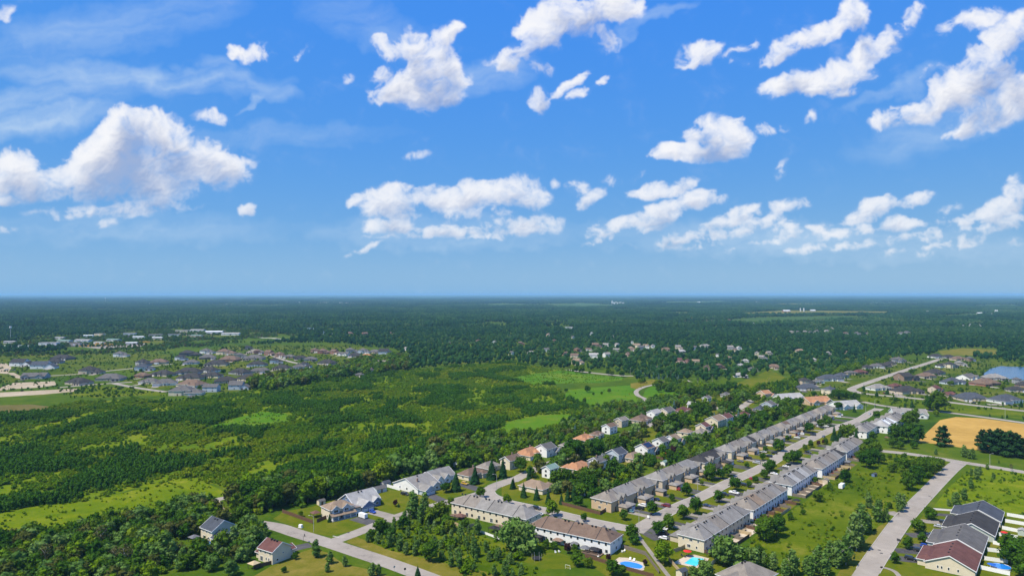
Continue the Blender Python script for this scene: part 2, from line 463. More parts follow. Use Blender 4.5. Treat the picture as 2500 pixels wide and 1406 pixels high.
def cover(name, cols, scales=(.012, .09, .6), rough=.95, bump=.0, stripe=None, mid=(.38, .62)):
    """Ground cover: broad patches, clumps and fine tufts mixed from a list of colours (world coordinates)."""
    m, t, p = new_mat(name)
    p.inputs['Roughness'].default_value = rough
    p.inputs['Specular IOR Level'].default_value = .02
    g = N(t, 'ShaderNodeNewGeometry')
    ns = []
    for i, s_ in enumerate(scales):
        n1 = N(t, 'ShaderNodeTexNoise')
        n1.inputs['Scale'].default_value, n1.inputs['Detail'].default_value = s_, 6
        n1.inputs['Roughness'].default_value = .6
        n1.inputs['Distortion'].default_value = .5
        if stripe and i == len(scales) - 1:
            mpg = N(t, 'ShaderNodeMapping')
            mpg.inputs['Rotation'].default_value = (0, 0, stripe[0])
            mpg.inputs['Scale'].default_value = (stripe[1], 1, 1)
            lk(t, g.outputs['Position'], mpg.inputs['Vector'])
            lk(t, mpg.outputs[0], n1.inputs['Vector'])
        else:
            lk(t, g.outputs['Position'], n1.inputs['Vector'])
        ns.append(n1)
    ws = (.45, .33, .22) if len(scales) == 3 else (.6, .4)
    acc = None
    for n1, w in zip(ns, ws):
        mu = N(t, 'ShaderNodeMath', operation='MULTIPLY_ADD')
        mu.inputs[1].default_value = w
        mu.inputs[2].default_value = 0
        lk(t, n1.outputs[0], mu.inputs[0])
        if acc: lk(t, acc, mu.inputs[2])
        acc = mu.outputs[0]
    cr = N(t, 'ShaderNodeValToRGB')
    e = cr.color_ramp.elements
    n = len(cols)
    for i, c in enumerate(cols):
        pos = mid[0] + (mid[1] - mid[0]) * i / (n - 1)
        if i < 2:
            el = e[i]
            el.position = pos
        else:
            el = e.new(pos)
        el.color = c
    lk(t, acc, cr.inputs[0])
    lk(t, cr.outputs[0], p.inputs['Base Color'])
    if bump:
        bp = N(t, 'ShaderNodeBump')
        bp.inputs['Strength'].default_value, bp.inputs['Distance'].default_value = .8, bump
        lk(t, ns[-1].outputs[0], bp.inputs['Height'])
        lk(t, bp.outputs[0], p.inputs['Normal'])
    return m
def leaf(name, cols, patch=.006, spread=.5, trans=.25, isl=.32):
    """Foliage: colour differs from plant to plant and from stand to stand, and leaf clump to leaf clump."""
    m = bpy.data.materials.new(name)
    m.use_nodes = True
    t = m.node_tree
    t.nodes.clear()
    oi = N(t, 'ShaderNodeObjectInfo')
    n1 = N(t, 'ShaderNodeTexNoise')
    n1.inputs['Scale'].default_value, n1.inputs['Detail'].default_value = patch, 4
    n1.inputs['Roughness'].default_value = .6
    lk(t, oi.outputs['Location'], n1.inputs['Vector'])
    st = N(t, 'ShaderNodeMapRange')
    st.inputs[1].default_value, st.inputs[2].default_value = .36, .64
    st.inputs[3].default_value, st.inputs[4].default_value = 0, 1 - spread
    lk(t, n1.outputs[0], st.inputs[0])
    ad = N(t, 'ShaderNodeMath', operation='MULTIPLY_ADD')
    ad.inputs[1].default_value = spread
    lk(t, oi.outputs['Random'], ad.inputs[0])
    lk(t, st.outputs[0], ad.inputs[2])
    cr = N(t, 'ShaderNodeValToRGB')
    e = cr.color_ramp.elements
    for i, c in enumerate(cols):
        pos = i / (len(cols) - 1)
        el = e[i] if i < 2 else e.new(pos)
        el.position = pos
        el.color = c
    lk(t, ad.outputs[0], cr.inputs[0])
    g = N(t, 'ShaderNodeNewGeometry')
    n2 = N(t, 'ShaderNodeMapRange')
    n2.inputs[3].default_value, n2.inputs[4].default_value = 1 - isl, 1 + isl
    lk(t, g.outputs['Random Per Island'], n2.inputs[0])
    mx = N(t, 'ShaderNodeVectorMath', operation='SCALE')
    lk(t, cr.outputs[0], mx.inputs[0])
    lk(t, n2.outputs[0], mx.inputs['Scale'])
    d = N(t, 'ShaderNodeBsdfDiffuse')
    tr = N(t, 'ShaderNodeBsdfTranslucent')
    ms = N(t, 'ShaderNodeMixShader')
    ms.inputs[0].default_value = trans
    o = N(t, 'ShaderNodeOutputMaterial')
    lk(t, mx.outputs[0], d.inputs[0])
    lk(t, mx.outputs[0], tr.inputs[0])
    lk(t, d.outputs[0], ms.inputs[1])
    lk(t, tr.outputs[0], ms.inputs[2])
    lk(t, ms.outputs[0], o.inputs[0])
    return m

# ------------------------------------------------------------------ the land
M = {}
M['ground'] = cover('rough_ground', [(.022, .052, .004, 1), (.040, .080, .005, 1), (.062, .100, .006, 1), (.105, .120, .018, 1)], (.006, .05, .5))
M['meadow'] = cover('meadow_grass', [(.055, .100, .002, 1), (.085, .132, .003, 1), (.12, .155, .004, 1), (.20, .20, .025, 1)], (.02, .12, .8))
M['lawn_field'] = cover('field_grass', [(.036, .108, .004, 1), (.052, .136, .005, 1), (.078, .148, .007, 1), (.13, .16, .018, 1)], (.012, .05, .4))
M['rough'] = cover('rough_grass', [(.038, .072, .002, 1), (.060, .096, .003, 1), (.088, .118, .004, 1), (.15, .15, .022, 1)], (.02, .10, .7))
M['lawn'] = cover('mown_lawn', [(.052, .086, .004, 1), (.076, .102, .005, 1), (.105, .114, .008, 1), (.15, .135, .022, 1)], (.03, .2, 1.5))
M['estate'] = cover('estate_grass', [(.030, .062, .004, 1), (.048, .080, .005, 1), (.075, .098, .008, 1), (.13, .125, .025, 1)], (.012, .06, .4))
M['dry'] = cover('dry_grass', [(.075, .095, .006, 1), (.115, .112, .012, 1), (.15, .13, .022, 1), (.20, .16, .04, 1)], (.03, .2, 1.2))
M['scrub_floor'] = cover('scrub_floor', [(.05, .10, .003, 1), (.075, .125, .004, 1), (.11, .15, .005, 1), (.155, .165, .012, 1)], (.015, .08, .5))
M['brown'] = cover('brown_field', [(.085, .075, .022, 1), (.11, .095, .03, 1), (.14, .115, .04, 1)], (.02, .1, .5))
M['wheat'] = cover('wheat_field', [(.31, .19, .046, 1), (.38, .235, .060, 1), (.45, .285, .078, 1)], (.02, .15, .22), stripe=(rad(62), .06))
M['sand'] = cover('sandy_soil', [(.25, .20, .13, 1), (.33, .27, .19, 1), (.40, .34, .25, 1)], (.03, .2, 1.0))
M['farm'] = cover('far_crop_field', [(.028, .070, .014, 1), (.042, .088, .016, 1), (.075, .105, .026, 1)], (.003, .012, .05))
M['asphalt'] = cover('road_asphalt', [(.185, .165, .142, 1), (.265, .236, .202, 1), (.285, .255, .22, 1), (.335, .30, .26, 1)], (.04, .22, 2.0), rough=.85)
M['drive'] = cover('driveway_asphalt', [(.045, .045, .05, 1), (.075, .073, .075, 1), (.10, .098, .098, 1)], (.05, .4, 4.0), rough=.8)
M['gravel'] = cover('pale_drive', [(.19, .17, .148, 1), (.24, .215, .185, 1), (.29, .26, .225, 1)], (.05, .4, 4.0))
M['concrete'] = cover('concrete', [(.34, .32, .29, 1), (.40, .38, .35, 1), (.45, .43, .40, 1)], (.1, .6, 4.0))
def sheet(name, pts, mat, z, kind='structure', label=None, cat=None):
    me = MB().poly([(p[0], p[1], z) for p in pts]).mesh(name, M[mat])
    o = link(name, me)
    if me.polygons[0].normal.z < 0:
        me.flip_normals()
    return tag(o, label, cat, kind=kind)
GX = 70000.0
g_ = MB()
g_.poly([(-GX, -2000, 0), (GX, -2000, 0), (GX, 75000, 0), (-GX, 75000, 0)])
tag(g_.build('ground', M['ground']), 'wide flat plain of rough green ground out to the horizon', 'ground', kind='structure')
def smooth(pts, n=6):
    """Catmull-Rom through the points."""
    pts = [Vector((p[0], p[1], 0)) for p in pts]
    P = [pts[0] * 2 - pts[1]] + pts + [pts[-1] * 2 - pts[-2]]
    out = []
    for i in range(1, len(P) - 2):
        a, b, c, d = P[i - 1:i + 3]
        for k in range(n):
            t = k / n
            out.append(.5 * ((2 * b) + (c - a) * t + (2 * a - 5 * b + 4 * c - d) * t * t + (3 * b - a - 3 * c + d) * t ** 3))
    out.append(pts[-1])
    return out
def offset_line(line, off):
    out = []
    for i, p in enumerate(line):
        d = (line[min(i + 1, len(line) - 1)] - line[max(i - 1, 0)]).normalized()
        out.append(p + Vector((d.y, -d.x, 0)) * off)
    return out
ROADS = []
def road(name, pts, width, mat='asphalt', z=.05, label='', cat='road', kerb=False, n=6):
    line = smooth(pts, n)
    L, R = offset_line(line, -width / 2), offset_line(line, width / 2)
    b = MB()
    vs = [(p.x, p.y, z) for p in L] + [(p.x, p.y, z) for p in R]
    k = len(line)
    b.add(vs, [(k + i, k + i + 1, i + 1, i) for i in range(k - 1)])
    tag(b.build(name, M[mat]), label, cat, kind='structure')
    ROADS.append((line, width / 2))
    return line
def kerb(line, off, label, skip=()):
    """A concrete kerb, 0.12 m high, along one side of a road, broken where side roads and driveways join."""
    c0, c1 = offset_line(line, off), offset_line(line, off + (.22 if off > 0 else -.22))
    b = MB()
    for i in range(len(line) - 1):
        if any((c0[i] - Vector((s[0], s[1], 0))).length < s[2] for s in skip):
            continue
        a, d, e, f = c0[i], c0[i + 1], c1[i + 1], c1[i]
        b.add([(a.x, a.y, 0), (d.x, d.y, 0), (e.x, e.y, 0), (f.x, f.y, 0), (a.x, a.y, .14), (d.x, d.y, .14), (e.x, e.y, .14), (f.x, f.y, .14)],
              [(4, 5, 6, 7), (0, 1, 5, 4), (2, 3, 7, 6), (7, 6, 5, 4)][:3] + [(0, 4, 7, 3), (1, 2, 6, 5)])
    if b.f:
        tag(b.build('kerb', M['concrete']), label, 'kerb', kind='structure')
MEADOWS = []
def field(name, r, pts, mat, z, label, cat='field', keep=True):
    w = poly_w(pts, r)
    if keep: MEADOWS.append([(p.x, p.y) for p in w])
    return sheet(name, w, mat, z, label=label, cat=cat)
# grassland inside and round the scrub
field('meadow', 5, [(-60, 830), (150, 770), (300, 740), (600, 720), (900, 680), (1250, 595), (1500, 540), (1640, 480), (1860, 470), (2010, 540), (2060, 560), (2160, 610), (2180, 650), (2030, 690), (1700, 690), (1560, 740), (1350, 790), (1100, 830), (900, 880), (640, 920), (400, 960), (200, 1010), (-60, 1060)], 'meadow', .02, 'long bright meadow strip between the scrub and the thicket', 'meadow')
field('meadow', 5, [(1960, 225), (2060, 190), (2200, 150), (2400, 125), (2420, 150), (2330, 190), (2200, 225), (2050, 240)], 'meadow', .02, 'small pale meadow clearing among the scrub', 'meadow')
field('meadow', None, [(505, 1042), (560, 1024), (640, 1004), (700, 1010), (705, 1030), (640, 1040), (580, 1045), (520, 1050)], 'lawn_field', .02, 'oval grass clearing in the middle of the scrub', 'meadow')
field('meadow', 2, [(1240, 1315), (1420, 1296), (1520, 1305), (1600, 1350), (1480, 1362), (1300, 1350)], 'meadow', .02, 'narrow yellow meadow clearing in the middle of the scrub', 'meadow')
field('grass_field', 3, [(20, 870), (240, 830), (480, 800), (600, 805), (700, 820), (850, 842), (1100, 860), (1100, 885), (870, 915), (640, 920), (430, 922), (230, 935), (100, 900)], 'lawn_field', .02, 'large mown grass field in front of the village trees', 'field')
field('grass_field', 3, [(560, 985), (800, 960), (1150, 940), (1330, 900), (1470, 885), (1480, 915), (1250, 960), (1190, 1000), (1240, 1070), (1200, 1140), (1030, 1190), (780, 1220), (560, 1290), (250, 1370), (-30, 1405), (-30, 1290), (300, 1220), (560, 1215), (700, 1215), (810, 1130), (650, 1080), (540, 1060)], 'lawn_field', .022, 'rough green field left of the curving asphalt path', 'field')
field('grass_field', 3, [(1310, 985), (1400, 930), (1620, 930), (1960, 950), (1990, 1000), (1680, 1060), (1500, 1110), (1260, 1140), (1340, 1075), (1290, 1040)], 'lawn_field', .024, 'green field right of the curving asphalt path', 'field')
field('dry_field', 3, [(1170, 920), (1380, 885), (1460, 890), (1400, 930), (1240, 980), (1170, 960)], 'dry', .028, 'patch of dry grass at the bend of the asphalt path', 'field')
field('meadow', None, [(940, 1095), (1100, 1075), (1180, 1055), (1240, 1038), (1290, 1040), (1190, 1062), (1100, 1092), (1010, 1105)], 'lawn_field', .02, 'bright green gap between the scrub and the tree line', 'meadow')
field('brown_field', 1, [(-60, 1130), (300, 1120), (480, 1140), (430, 1190), (200, 1215), (-60, 1235)], 'brown', .02, 'brown weedy field at the left edge', 'field')
field('dry_field', 1, [(-60, 650), (300, 640), (700, 610), (1100, 600), (1450, 640), (1640, 640), (1640, 740), (1300, 770), (950, 810), (700, 850), (400, 870), (180, 900), (-60, 930)], 'estate', .02, 'open grass lots left of the dark roofed estate', 'field')
field('dry_field', 1, [(560, 990), (900, 950), (1250, 960), (1560, 1010), (1600, 1040), (1250, 1040), (900, 1060), (700, 1040)], 'rough', .026, 'weedy strip in front of the dark roofed estate', 'field')
field('estate_lawn', None, [(400, 885), (470, 868), (560, 842), (700, 842), (850, 840), (990, 868), (980, 890), (900, 915), (760, 925), (650, 950), (540, 960), (400, 960), (300, 930)], 'estate', .018, 'lawns between the houses of the dark roofed estate', 'lawn')
field('sand_lot', 1, [(-60, 985), (130, 915), (520, 900), (540, 935), (380, 960), (120, 975), (-60, 1000)], 'sand', .03, 'bare sandy lot at the left edge', 'bare ground')
field('sand_lot', 1, [(-60, 1010), (150, 1000), (420, 985), (740, 970), (700, 1000), (420, 1025), (100, 1045), (-60, 1055)], 'sand', .03, 'long bare sandy strip at the left edge', 'bare ground')
field('sand_lot', 1, [(-60, 720), (60, 730), (110, 770), (70, 830), (-60, 820)], 'sand', .03, 'churned building site beside the white new houses', 'bare ground')
# right-hand side
field('wheat_field', 4, [(1560, 1400), (1700, 1270), (1850, 1240), (2120, 1255), (2600, 1320), (2600, 1640), (2200, 1580), (1700, 1500), (1480, 1480)], 'wheat', .02, 'golden ripe wheat field behind the pines', 'field')
field('estate_lawn', None, [(1940, 990), (1900, 945), (2030, 915), (2200, 880), (2290, 870), (2420, 880), (2560, 890), (2560, 1025), (2300, 1005), (2120, 985), (2050, 998)], 'estate', .018, 'lawns between the houses of the brick estate beside the lake', 'lawn')
field('verge', 4, [(930, 1050), (1400, 1060), (1700, 1090), (2100, 1150), (2600, 1200), (2600, 1270), (2150, 1225), (1720, 1180), (1330, 1130), (1000, 1110)], 'rough', .024, 'broad green verge along the road beside the lake estate', 'verge')
field('rough_lot', 8, [(200, 830), (420, 690), (620, 520), (920, 380), (960, 330), (1200, 230), (1700, 290), (1830, 340), (1600, 560), (1400, 800), (1280, 880), (1050, 1150), (850, 1340), (760, 1440), (-200, 1440), (-100, 1050)], 'rough', .018, 'overgrown grass lot between the townhouses and the road', 'lot')
field('rough_lot', 8, [(2010, 370), (2250, 390), (2560, 440), (2560, 860), (2330, 830), (1900, 770), (1640, 740), (1780, 560)], 'meadow', .018, 'yellow weedy lot behind the dark bungalow row', 'lot')
field('dry_verge', 8, [(1290, 880), (1180, 1010), (960, 1260), (830, 1440), (690, 1440), (800, 1260), (1000, 1050), (1110, 930), (1230, 870)], 'dry', .024, 'dry grass verge left of the straight road', 'verge')
field('dry_verge', 8, [(1770, 330), (1840, 345), (1620, 560), (1470, 720), (1390, 800), (1340, 790), (1480, 640), (1560, 520), (1680, 400)], 'dry', .024, 'dry grass verge at the far end of the straight road', 'verge')
field('lawn', 8, [(1640, 760), (1900, 790), (1860, 960), (1640, 1190), (1560, 1330), (2040, 1440), (1000, 1440), (1100, 1330), (1380, 1000), (1560, 800)], 'lawn', .024, 'front lawns of the dark bungalow row', 'lawn')
field('lawn', 8, [(2050, 1440), (2060, 1250), (2180, 1000), (2300, 820), (2560, 850), (2560, 1440)], 'lawn', .020, 'back gardens of the dark bungalow row', 'lawn')
# round the streets
field('lawn', 6, [(180, 860), (280, 790), (560, 740), (900, 640), (1220, 580), (1360, 590), (1700, 520), (2250, 400), (2500, 330), (2700, 300), (2700, 420), (2300, 470), (2120, 590), (1750, 700), (1220, 880), (1000, 960), (730, 1020), (560, 1000)], 'lawn', .018, 'front lawns along the cul-de-sac of detached houses', 'lawn')
field('lawn', 7, [(-60, 540), (200, 400), (620, 250), (1100, 50), (1500, -160), (2000, -360), (2500, -560), (2700, -460), (1900, 60), (1000, 500), (700, 640), (480, 700), (950, 820), (1180, 900), (1060, 940), (800, 860), (300, 730), (-60, 660)], 'lawn', .016, 'gardens and lawns of the detached houses behind the townhouses', 'lawn')
field('lawn', 7, [(480, 720), (960, 800), (1130, 760), (1240, 780), (1430, 840), (1250, 915), (1100, 915), (800, 850), (480, 770)], 'lawn', .024, 'corner lawn beside the brick townhouse end', 'lawn')
field('lawn', 7, [(1000, 980), (1230, 960), (1420, 1030), (1620, 1080), (1660, 1180), (1960, 1210), (2200, 1300), (2200, 1440), (1000, 1440), (700, 1250), (1000, 1180), (1110, 1100), (1130, 1040)], 'lawn', .022, 'lawns around the two swimming pools', 'lawn')
field('lawn', 7, [(1180, 780), (1450, 620), (1700, 480), (2000, 320), (2500, 80), (2600, 130), (2500, 350), (2080, 540), (1620, 760), (1420, 850)], 'lawn', .020, 'front lawns of the brick townhouse row', 'lawn')
field('lawn', 7, [(1480, 850), (1860, 690), (2150, 540), (2500, 360), (2700, 420), (2300, 700), (1560, 1050), (1500, 1000)], 'lawn', .020, 'front lawns of the grey townhouse row', 'lawn')
field('lawn', 8, [(-20, 380), (320, 200), (640, 20), (800, -60), (860, 0), (560, 190), (200, 380), (-20, 520)], 'lawn', .022, 'front lawns at the far end of the grey townhouse row', 'lawn')
field('lawn', 8, [(-60, 210), (300, 60), (500, -60), (660, -20), (300, 180), (-60, 340)], 'lawn', .022, 'front lawns at the far end of the brick townhouse row', 'lawn')
field('dry_verge', 6, [(880, 1080), (960, 1020), (1050, 1060), (1300, 1160), (1600, 1230), (1900, 1300), (2200, 1360), (2400, 1440), (1760, 1440), (1500, 1300), (1100, 1160)], 'dry', .024, 'dry verge right of the road at the lower edge', 'verge')
field('dry_lot', 6, [(180, 1300), (380, 1200), (560, 1140), (700, 1180), (860, 1290), (1100, 1340), (1300, 1410), (1300, 1460), (-100, 1460)], 'dry', .022, 'dry lawn with young poplars beside the maroon roofed house', 'lot')
field('rough_lot', 6, [(960, 1010), (1250, 880), (1600, 880), (1900, 920), (2080, 1000), (2400, 1090), (2700, 1080), (2900, 1240), (2700, 1440), (1950, 1440), (1700, 1260), (1200, 1140)], 'rough', .016, 'overgrown lot of saplings behind the white townhouses', 'lot')
field('lawn', 7, [(150, 1270), (240, 1190), (480, 1180), (700, 1250), (680, 1310), (560, 1340), (330, 1330)], 'lawn', .030, 'mown yard with the trampoline', 'lawn')
# far off
for i, pts in enumerate([[(1768, 790), (1790, 778), (1900, 774), (2040, 772), (2170, 774), (2060, 783), (1950, 789), (1850, 792)],
                         [(1330, 749), (1400, 741), (1500, 743), (1500, 750), (1420, 752)], [(1590, 738), (1780, 736), (1800, 739), (1620, 742)],
                         [(2280, 774), (2340, 768), (2420, 766), (2400, 773), (2330, 777)], [(2290, 857), (2350, 850), (2430, 853), (2440, 866), (2380, 868), (2300, 866)]]):
    w = poly_w(pts)
    MEADOWS.append([(p.x, p.y) for p in w])
    sheet('crop_field', w, 'farm' if i < 4 else 'dry', .06, label=['green crop field among the far woods on the right', 'pale green field before the silver grain bins', 'thin pale field strip near the horizon', 'farm clearing round the white barns', 'dry clearing at the wood edge above the lake'][i], cat='field')
for i, (x0, x1, y, hgt) in enumerate([(1800, 2185, 765, 7), (1180, 1330, 746, 3), (560, 700, 748, 2.5), (1860, 2010, 744, 3), (2080, 2260, 741, 2.5), (200, 330, 757, 3), (930, 1010, 753, 2.5), (1480, 1570, 757, 3), (2360, 2500, 748, 3), (1620, 1700, 766, 4), (420, 500, 741, 2), (1060, 1180, 738, 2), (760, 900, 741, 2)]):
    w = poly_w([(x0, y), (x0 + (x1 - x0) * .3, y - hgt), (x1, y - hgt * .6), (x1 - 10, y + hgt * .5), (x0 + 20, y + hgt * .7)])
    MEADOWS.append([(p.x, p.y) for p in w])
    sheet('crop_field', w, 'farm' if i % 3 else 'dry', .07, label='thin pale field strip in the far woods, %s of thirteen' % ('first second third fourth fifth sixth seventh eighth ninth tenth eleventh twelfth thirteenth'.split()[i]), cat='field')

# ------------------------------------------------------------------ streets and paths
mid_st = road('street', [Z(7, 40, 500), Z(7, 130, 452), Z(7, 300, 370), Z(7, 560, 270), Z(7, 980, 110), Z(7, 1420, -60), Z(7, 1850, -220), Z(3, 2120, 1190), Z(3, 2330, 1080), Z(4, 60, 1010)], 8.0, z=.05, label='street of detached houses behind the brick townhouses, mostly hidden by trees')
crescent = road('street', [Z(6, 2500, 478), Z(6, 2330, 535), Z(6, 2235, 590), Z(6, 2260, 640), Z(6, 2360, 680), Z(7, 0, 705), Z(7, 330, 775), Z(7, 800, 885), Z(7, 1150, 950), Z(7, 1290, 955)], 8.4, z=.054, label='street curving past the spruces to the townhouse corner')
low_st = road('street', [Z(6, 770, 1070), Z(6, 1000, 985), Z(6, 1200, 905), Z(6, 1480, 800), Z(6, 1750, 725), Z(6, 2010, 660), Z(6, 2215, 600)], 7.6, z=.058, label='side street past the porch house, half hidden by poplars')
dead_end = road('street', [Z(6, 40, 905), Z(6, 220, 935), Z(6, 420, 1000), Z(6, 700, 1085), Z(6, 960, 1170), Z(6, 1260, 1270), Z(6, 1560, 1380), Z(6, 1900, 1510)], 9.0, z=.05, label='wide worn street running from the dead end down to the lower edge')
town_st = road('street', [Z(7, 1215, 985), Z(7, 1340, 895), Z(7, 1640, 735), Z(7, 1850, 645), Z(7, 2100, 515), Z(7, 2470, 345), Z(8, 300, 182), Z(8, 500, 85), Z(8, 690, 0), Z(4, 930, 1265), Z(4, 1030, 1205), Z(4, 1120, 1160)], 8.4, z=.062, label='straight street between the brick and the grey townhouse rows')
lake_rd = road('road', [Z(4, 960, 1095), Z(4, 1120, 1128), Z(4, 1330, 1155), Z(4, 1740, 1195), Z(4, 2100, 1240), Z(4, 2560, 1305)], 8.0, z=.05, label='road along the edge of the wheat field')
lot_rd = road('road', [Z(8, 950, 1450), Z(8, 1130, 1170), Z(8, 1350, 860), Z(8, 1600, 590), Z(8, 1790, 400), Z(8, 1900, 310)], 8.6, z=.05, label='straight empty road along the dark bungalow row')
cross_rd = road('road', [Z(8, 1100, 210), Z(8, 1400, 240), Z(8, 1720, 290), Z(8, 2000, 335), Z(8, 2280, 378), Z(8, 2560, 425)], 8.0, z=.056, label='cross road at the far end of the straight road')
estate_st = road('street', [Z(4, 1700, 690), Z(4, 1560, 735), Z(4, 1400, 785), Z(4, 1200, 850), Z(4, 1000, 918), Z(4, 880, 962), Z(4, 860, 985), Z(4, 960, 1015), Z(4, 1150, 1035), Z(4, 1400, 1058), Z(4, 1700, 1090), Z(4, 2200, 1150), Z(4, 2560, 1190)], 9.5, z=.05, label='street winding up through the brick estate beside the lake')
road('street', [Z(1, 560, 960), Z(1, 850, 935), Z(1, 1100, 918), Z(1, 1260, 908)], 8.0, z=.05, label='street in front of the dark roofed bungalows')
road('street', [Z(1, 1090, 922), Z(1, 1300, 962), Z(1, 1480, 988), Z(1, 1580, 1002)], 8.0, z=.055, label='short street running to the large cream house')
road('street', [Z(1, 380, 853), Z(1, 740, 833), Z(1, 950, 810), Z(1, 1290, 775), Z(1, 1640, 735)], 8.0, z=.05, label='street between the open lots of the left estate')
road('street', [Z(1, 100, 820), Z(1, 160, 850), Z(1, 220, 870), Z(1, 420, 855)], 8.0, 'sand', z=.057, label='unpaved street end beside the building site')
road('street', [Z(2, 180, 660), Z(2, 330, 710), Z(2, 450, 735)], 8.0, z=.05, label='street past the brick houses of the left estate')
road('street', [Z(2, 1230, 660), Z(2, 1380, 655)], 7.0, z=.05, label='short street before the last house of the left estate')
road('path', [Z(3, 1475, 900), Z(3, 1400, 930), Z(3, 1290, 958), Z(3, 1225, 995), Z(3, 1240, 1035), Z(3, 1310, 1070), Z(3, 1270, 1100), Z(3, 1205, 1140)], 5.5, z=.05, label='curving grey asphalt path across the green fields', cat='path')
road('street', [Z(3, 560, 790), Z(3, 800, 820), Z(3, 1050, 845), Z(3, 1200, 850)], 9, z=.05, label='village road behind the mown field', cat='road')
road('street', [Z(3, 1690, 890), Z(3, 1760, 918), Z(3, 1900, 940), Z(3, 2300, 990), Z(3, 2420, 1010)], 8, z=.05, label='village road passing behind the round willows', cat='road')
road('path', [Z(7, 1225, 985), Z(7, 1280, 1070), Z(7, 1340, 1150), Z(7, 1440, 1285), Z(7, 1560, 1440)], 1.9, 'gravel', z=.05, label='straight footpath between the two pools', cat='path', n=3)
road('path', [Z(8, 1130, 1318), Z(8, 1210, 1335), Z(8, 1280, 1370), Z(8, 1330, 1440)], 2.0, 'gravel', z=.05, label='curved footpath at the foot of the straight road', cat='path')
road('path', [Z(5, 2040, 690), Z(5, 2100, 668), Z(5, 2180, 655)], 6.0, z=.05, label='short end of asphalt at the thicket', cat='path')
road('path', [Z(5, 2050, 690), Z(5, 2070, 740), Z(5, 2130, 800), Z(5, 2190, 830)], 5.0, 'sand', z=.055, label='sandy track leaving the end of asphalt', cat='path')
road('path', [Z(8, 1210, 790), Z(8, 1290, 820), Z(8, 1390, 825)], 6.5, 'gravel', z=.055, label='gravel stub joining the straight road', cat='path')
road('path', [Z(1, 2400, 470), Z(2, 60, 485), Z(2, 180, 490), Z(2, 260, 500)], 12, 'concrete', z=.05, label='pale stretch of highway beyond the estate', cat='road')
kerb(crescent, 4.25, 'low concrete kerb on the near side of the curving street', skip=[(*Z(7, 1290, 955).xy, 14), (*Z(6, 2235, 600).xy, 13)])
kerb(crescent, -4.25, 'low concrete kerb on the lawn side of the curving street', skip=[(*Z(7, 1290, 955).xy, 14), (*Z(6, 2235, 600).xy, 13)])
def near_edge(line, off, lab):
    kerb(line, off, lab, skip=[(*line[0].xy, 12), (*line[-1].xy, 9)])
near_edge(lot_rd, 4.35, 'low concrete kerb on the bungalow side of the straight road')
near_edge(lot_rd, -4.35, 'low concrete kerb on the meadow side of the straight road')
# the lake
lk_pts = poly_w([(2110, 830), (2180, 780), (2280, 755), (2400, 762), (2620, 765), (2620, 885), (2480, 890), (2380, 880), (2250, 880), (2160, 862), (2110, 845)], 4)
m_, t_, p_ = new_mat('lake_water')
p_.inputs['Base Color'].default_value = (.02, .075, .15, 1)
p_.inputs['Roughness'].default_value = .18
p_.inputs['Specular IOR Level'].default_value = .3
nz = N(t_, 'ShaderNodeTexNoise')
nz.inputs['Scale'].default_value = .5
g_n = N(t_, 'ShaderNodeNewGeometry')
lk(t_, g_n.outputs['Position'], nz.inputs['Vector'])
bp_ = N(t_, 'ShaderNodeBump')
bp_.inputs['Strength'].default_value, bp_.inputs['Distance'].default_value = .4, .15
lk(t_, nz.outputs[0], bp_.inputs['Height'])
lk(t_, bp_.outputs[0], p_.inputs['Normal'])
M['lake'] = m_
sheet('lake', lk_pts, 'lake', .09, label='small blue lake behind the brick estate', cat='lake')
for i, pts in enumerate([[(95, 840), (200, 834), (230, 843), (130, 849)], [(190, 846), (300, 836), (362, 838), (340, 847), (240, 851)], [(230, 822), (330, 818), (340, 824), (250, 829)], [(420, 815), (560, 806), (590, 811), (470, 820)]]):
    sheet('works_yard', poly_w(pts), 'gravel' if i % 2 else 'drive', .03, label='%s paved yard between the works buildings' % ('first', 'second', 'third', 'fourth')[i], cat='yard')
sheet('works_ground', poly_w([(-80, 848), (90, 838), (200, 842), (330, 846), (420, 838), (560, 826), (650, 818), (720, 816), (560, 802), (480, 803), (300, 808), (280, 820), (90, 826), (-80, 838)]), 'estate', .02, label='grassy ground round the works buildings', cat='ground')
def gutters(line, off, label):
    """Flush pale concrete gutter along the edge of a street."""
    for sg in (-1, 1):
        L, R = offset_line(line, sg * off), offset_line(line, sg * (off + .38))
        b = MB()
        k = len(line)
        f = [(k + i, k + i + 1, i + 1, i) for i in range(k - 1)]
        b.add([(p.x, p.y, .068) for p in L] + [(p.x, p.y, .068) for p in R], f if sg > 0 else [tuple(reversed(q)) for q in f])
        tag(b.build('gutter_strip', M['concrete']), label, 'gutter', kind='structure')
gutters(town_st[8:], 4.0, 'pale gutter strip along the townhouse street')
gutters(crescent[14:], 4.0, 'pale gutter strip along the curving street')
gutters(estate_st, 4.5, 'pale gutter strip along the estate street')
gutters(cross_rd, 3.8, 'pale gutter strip along the cross road')

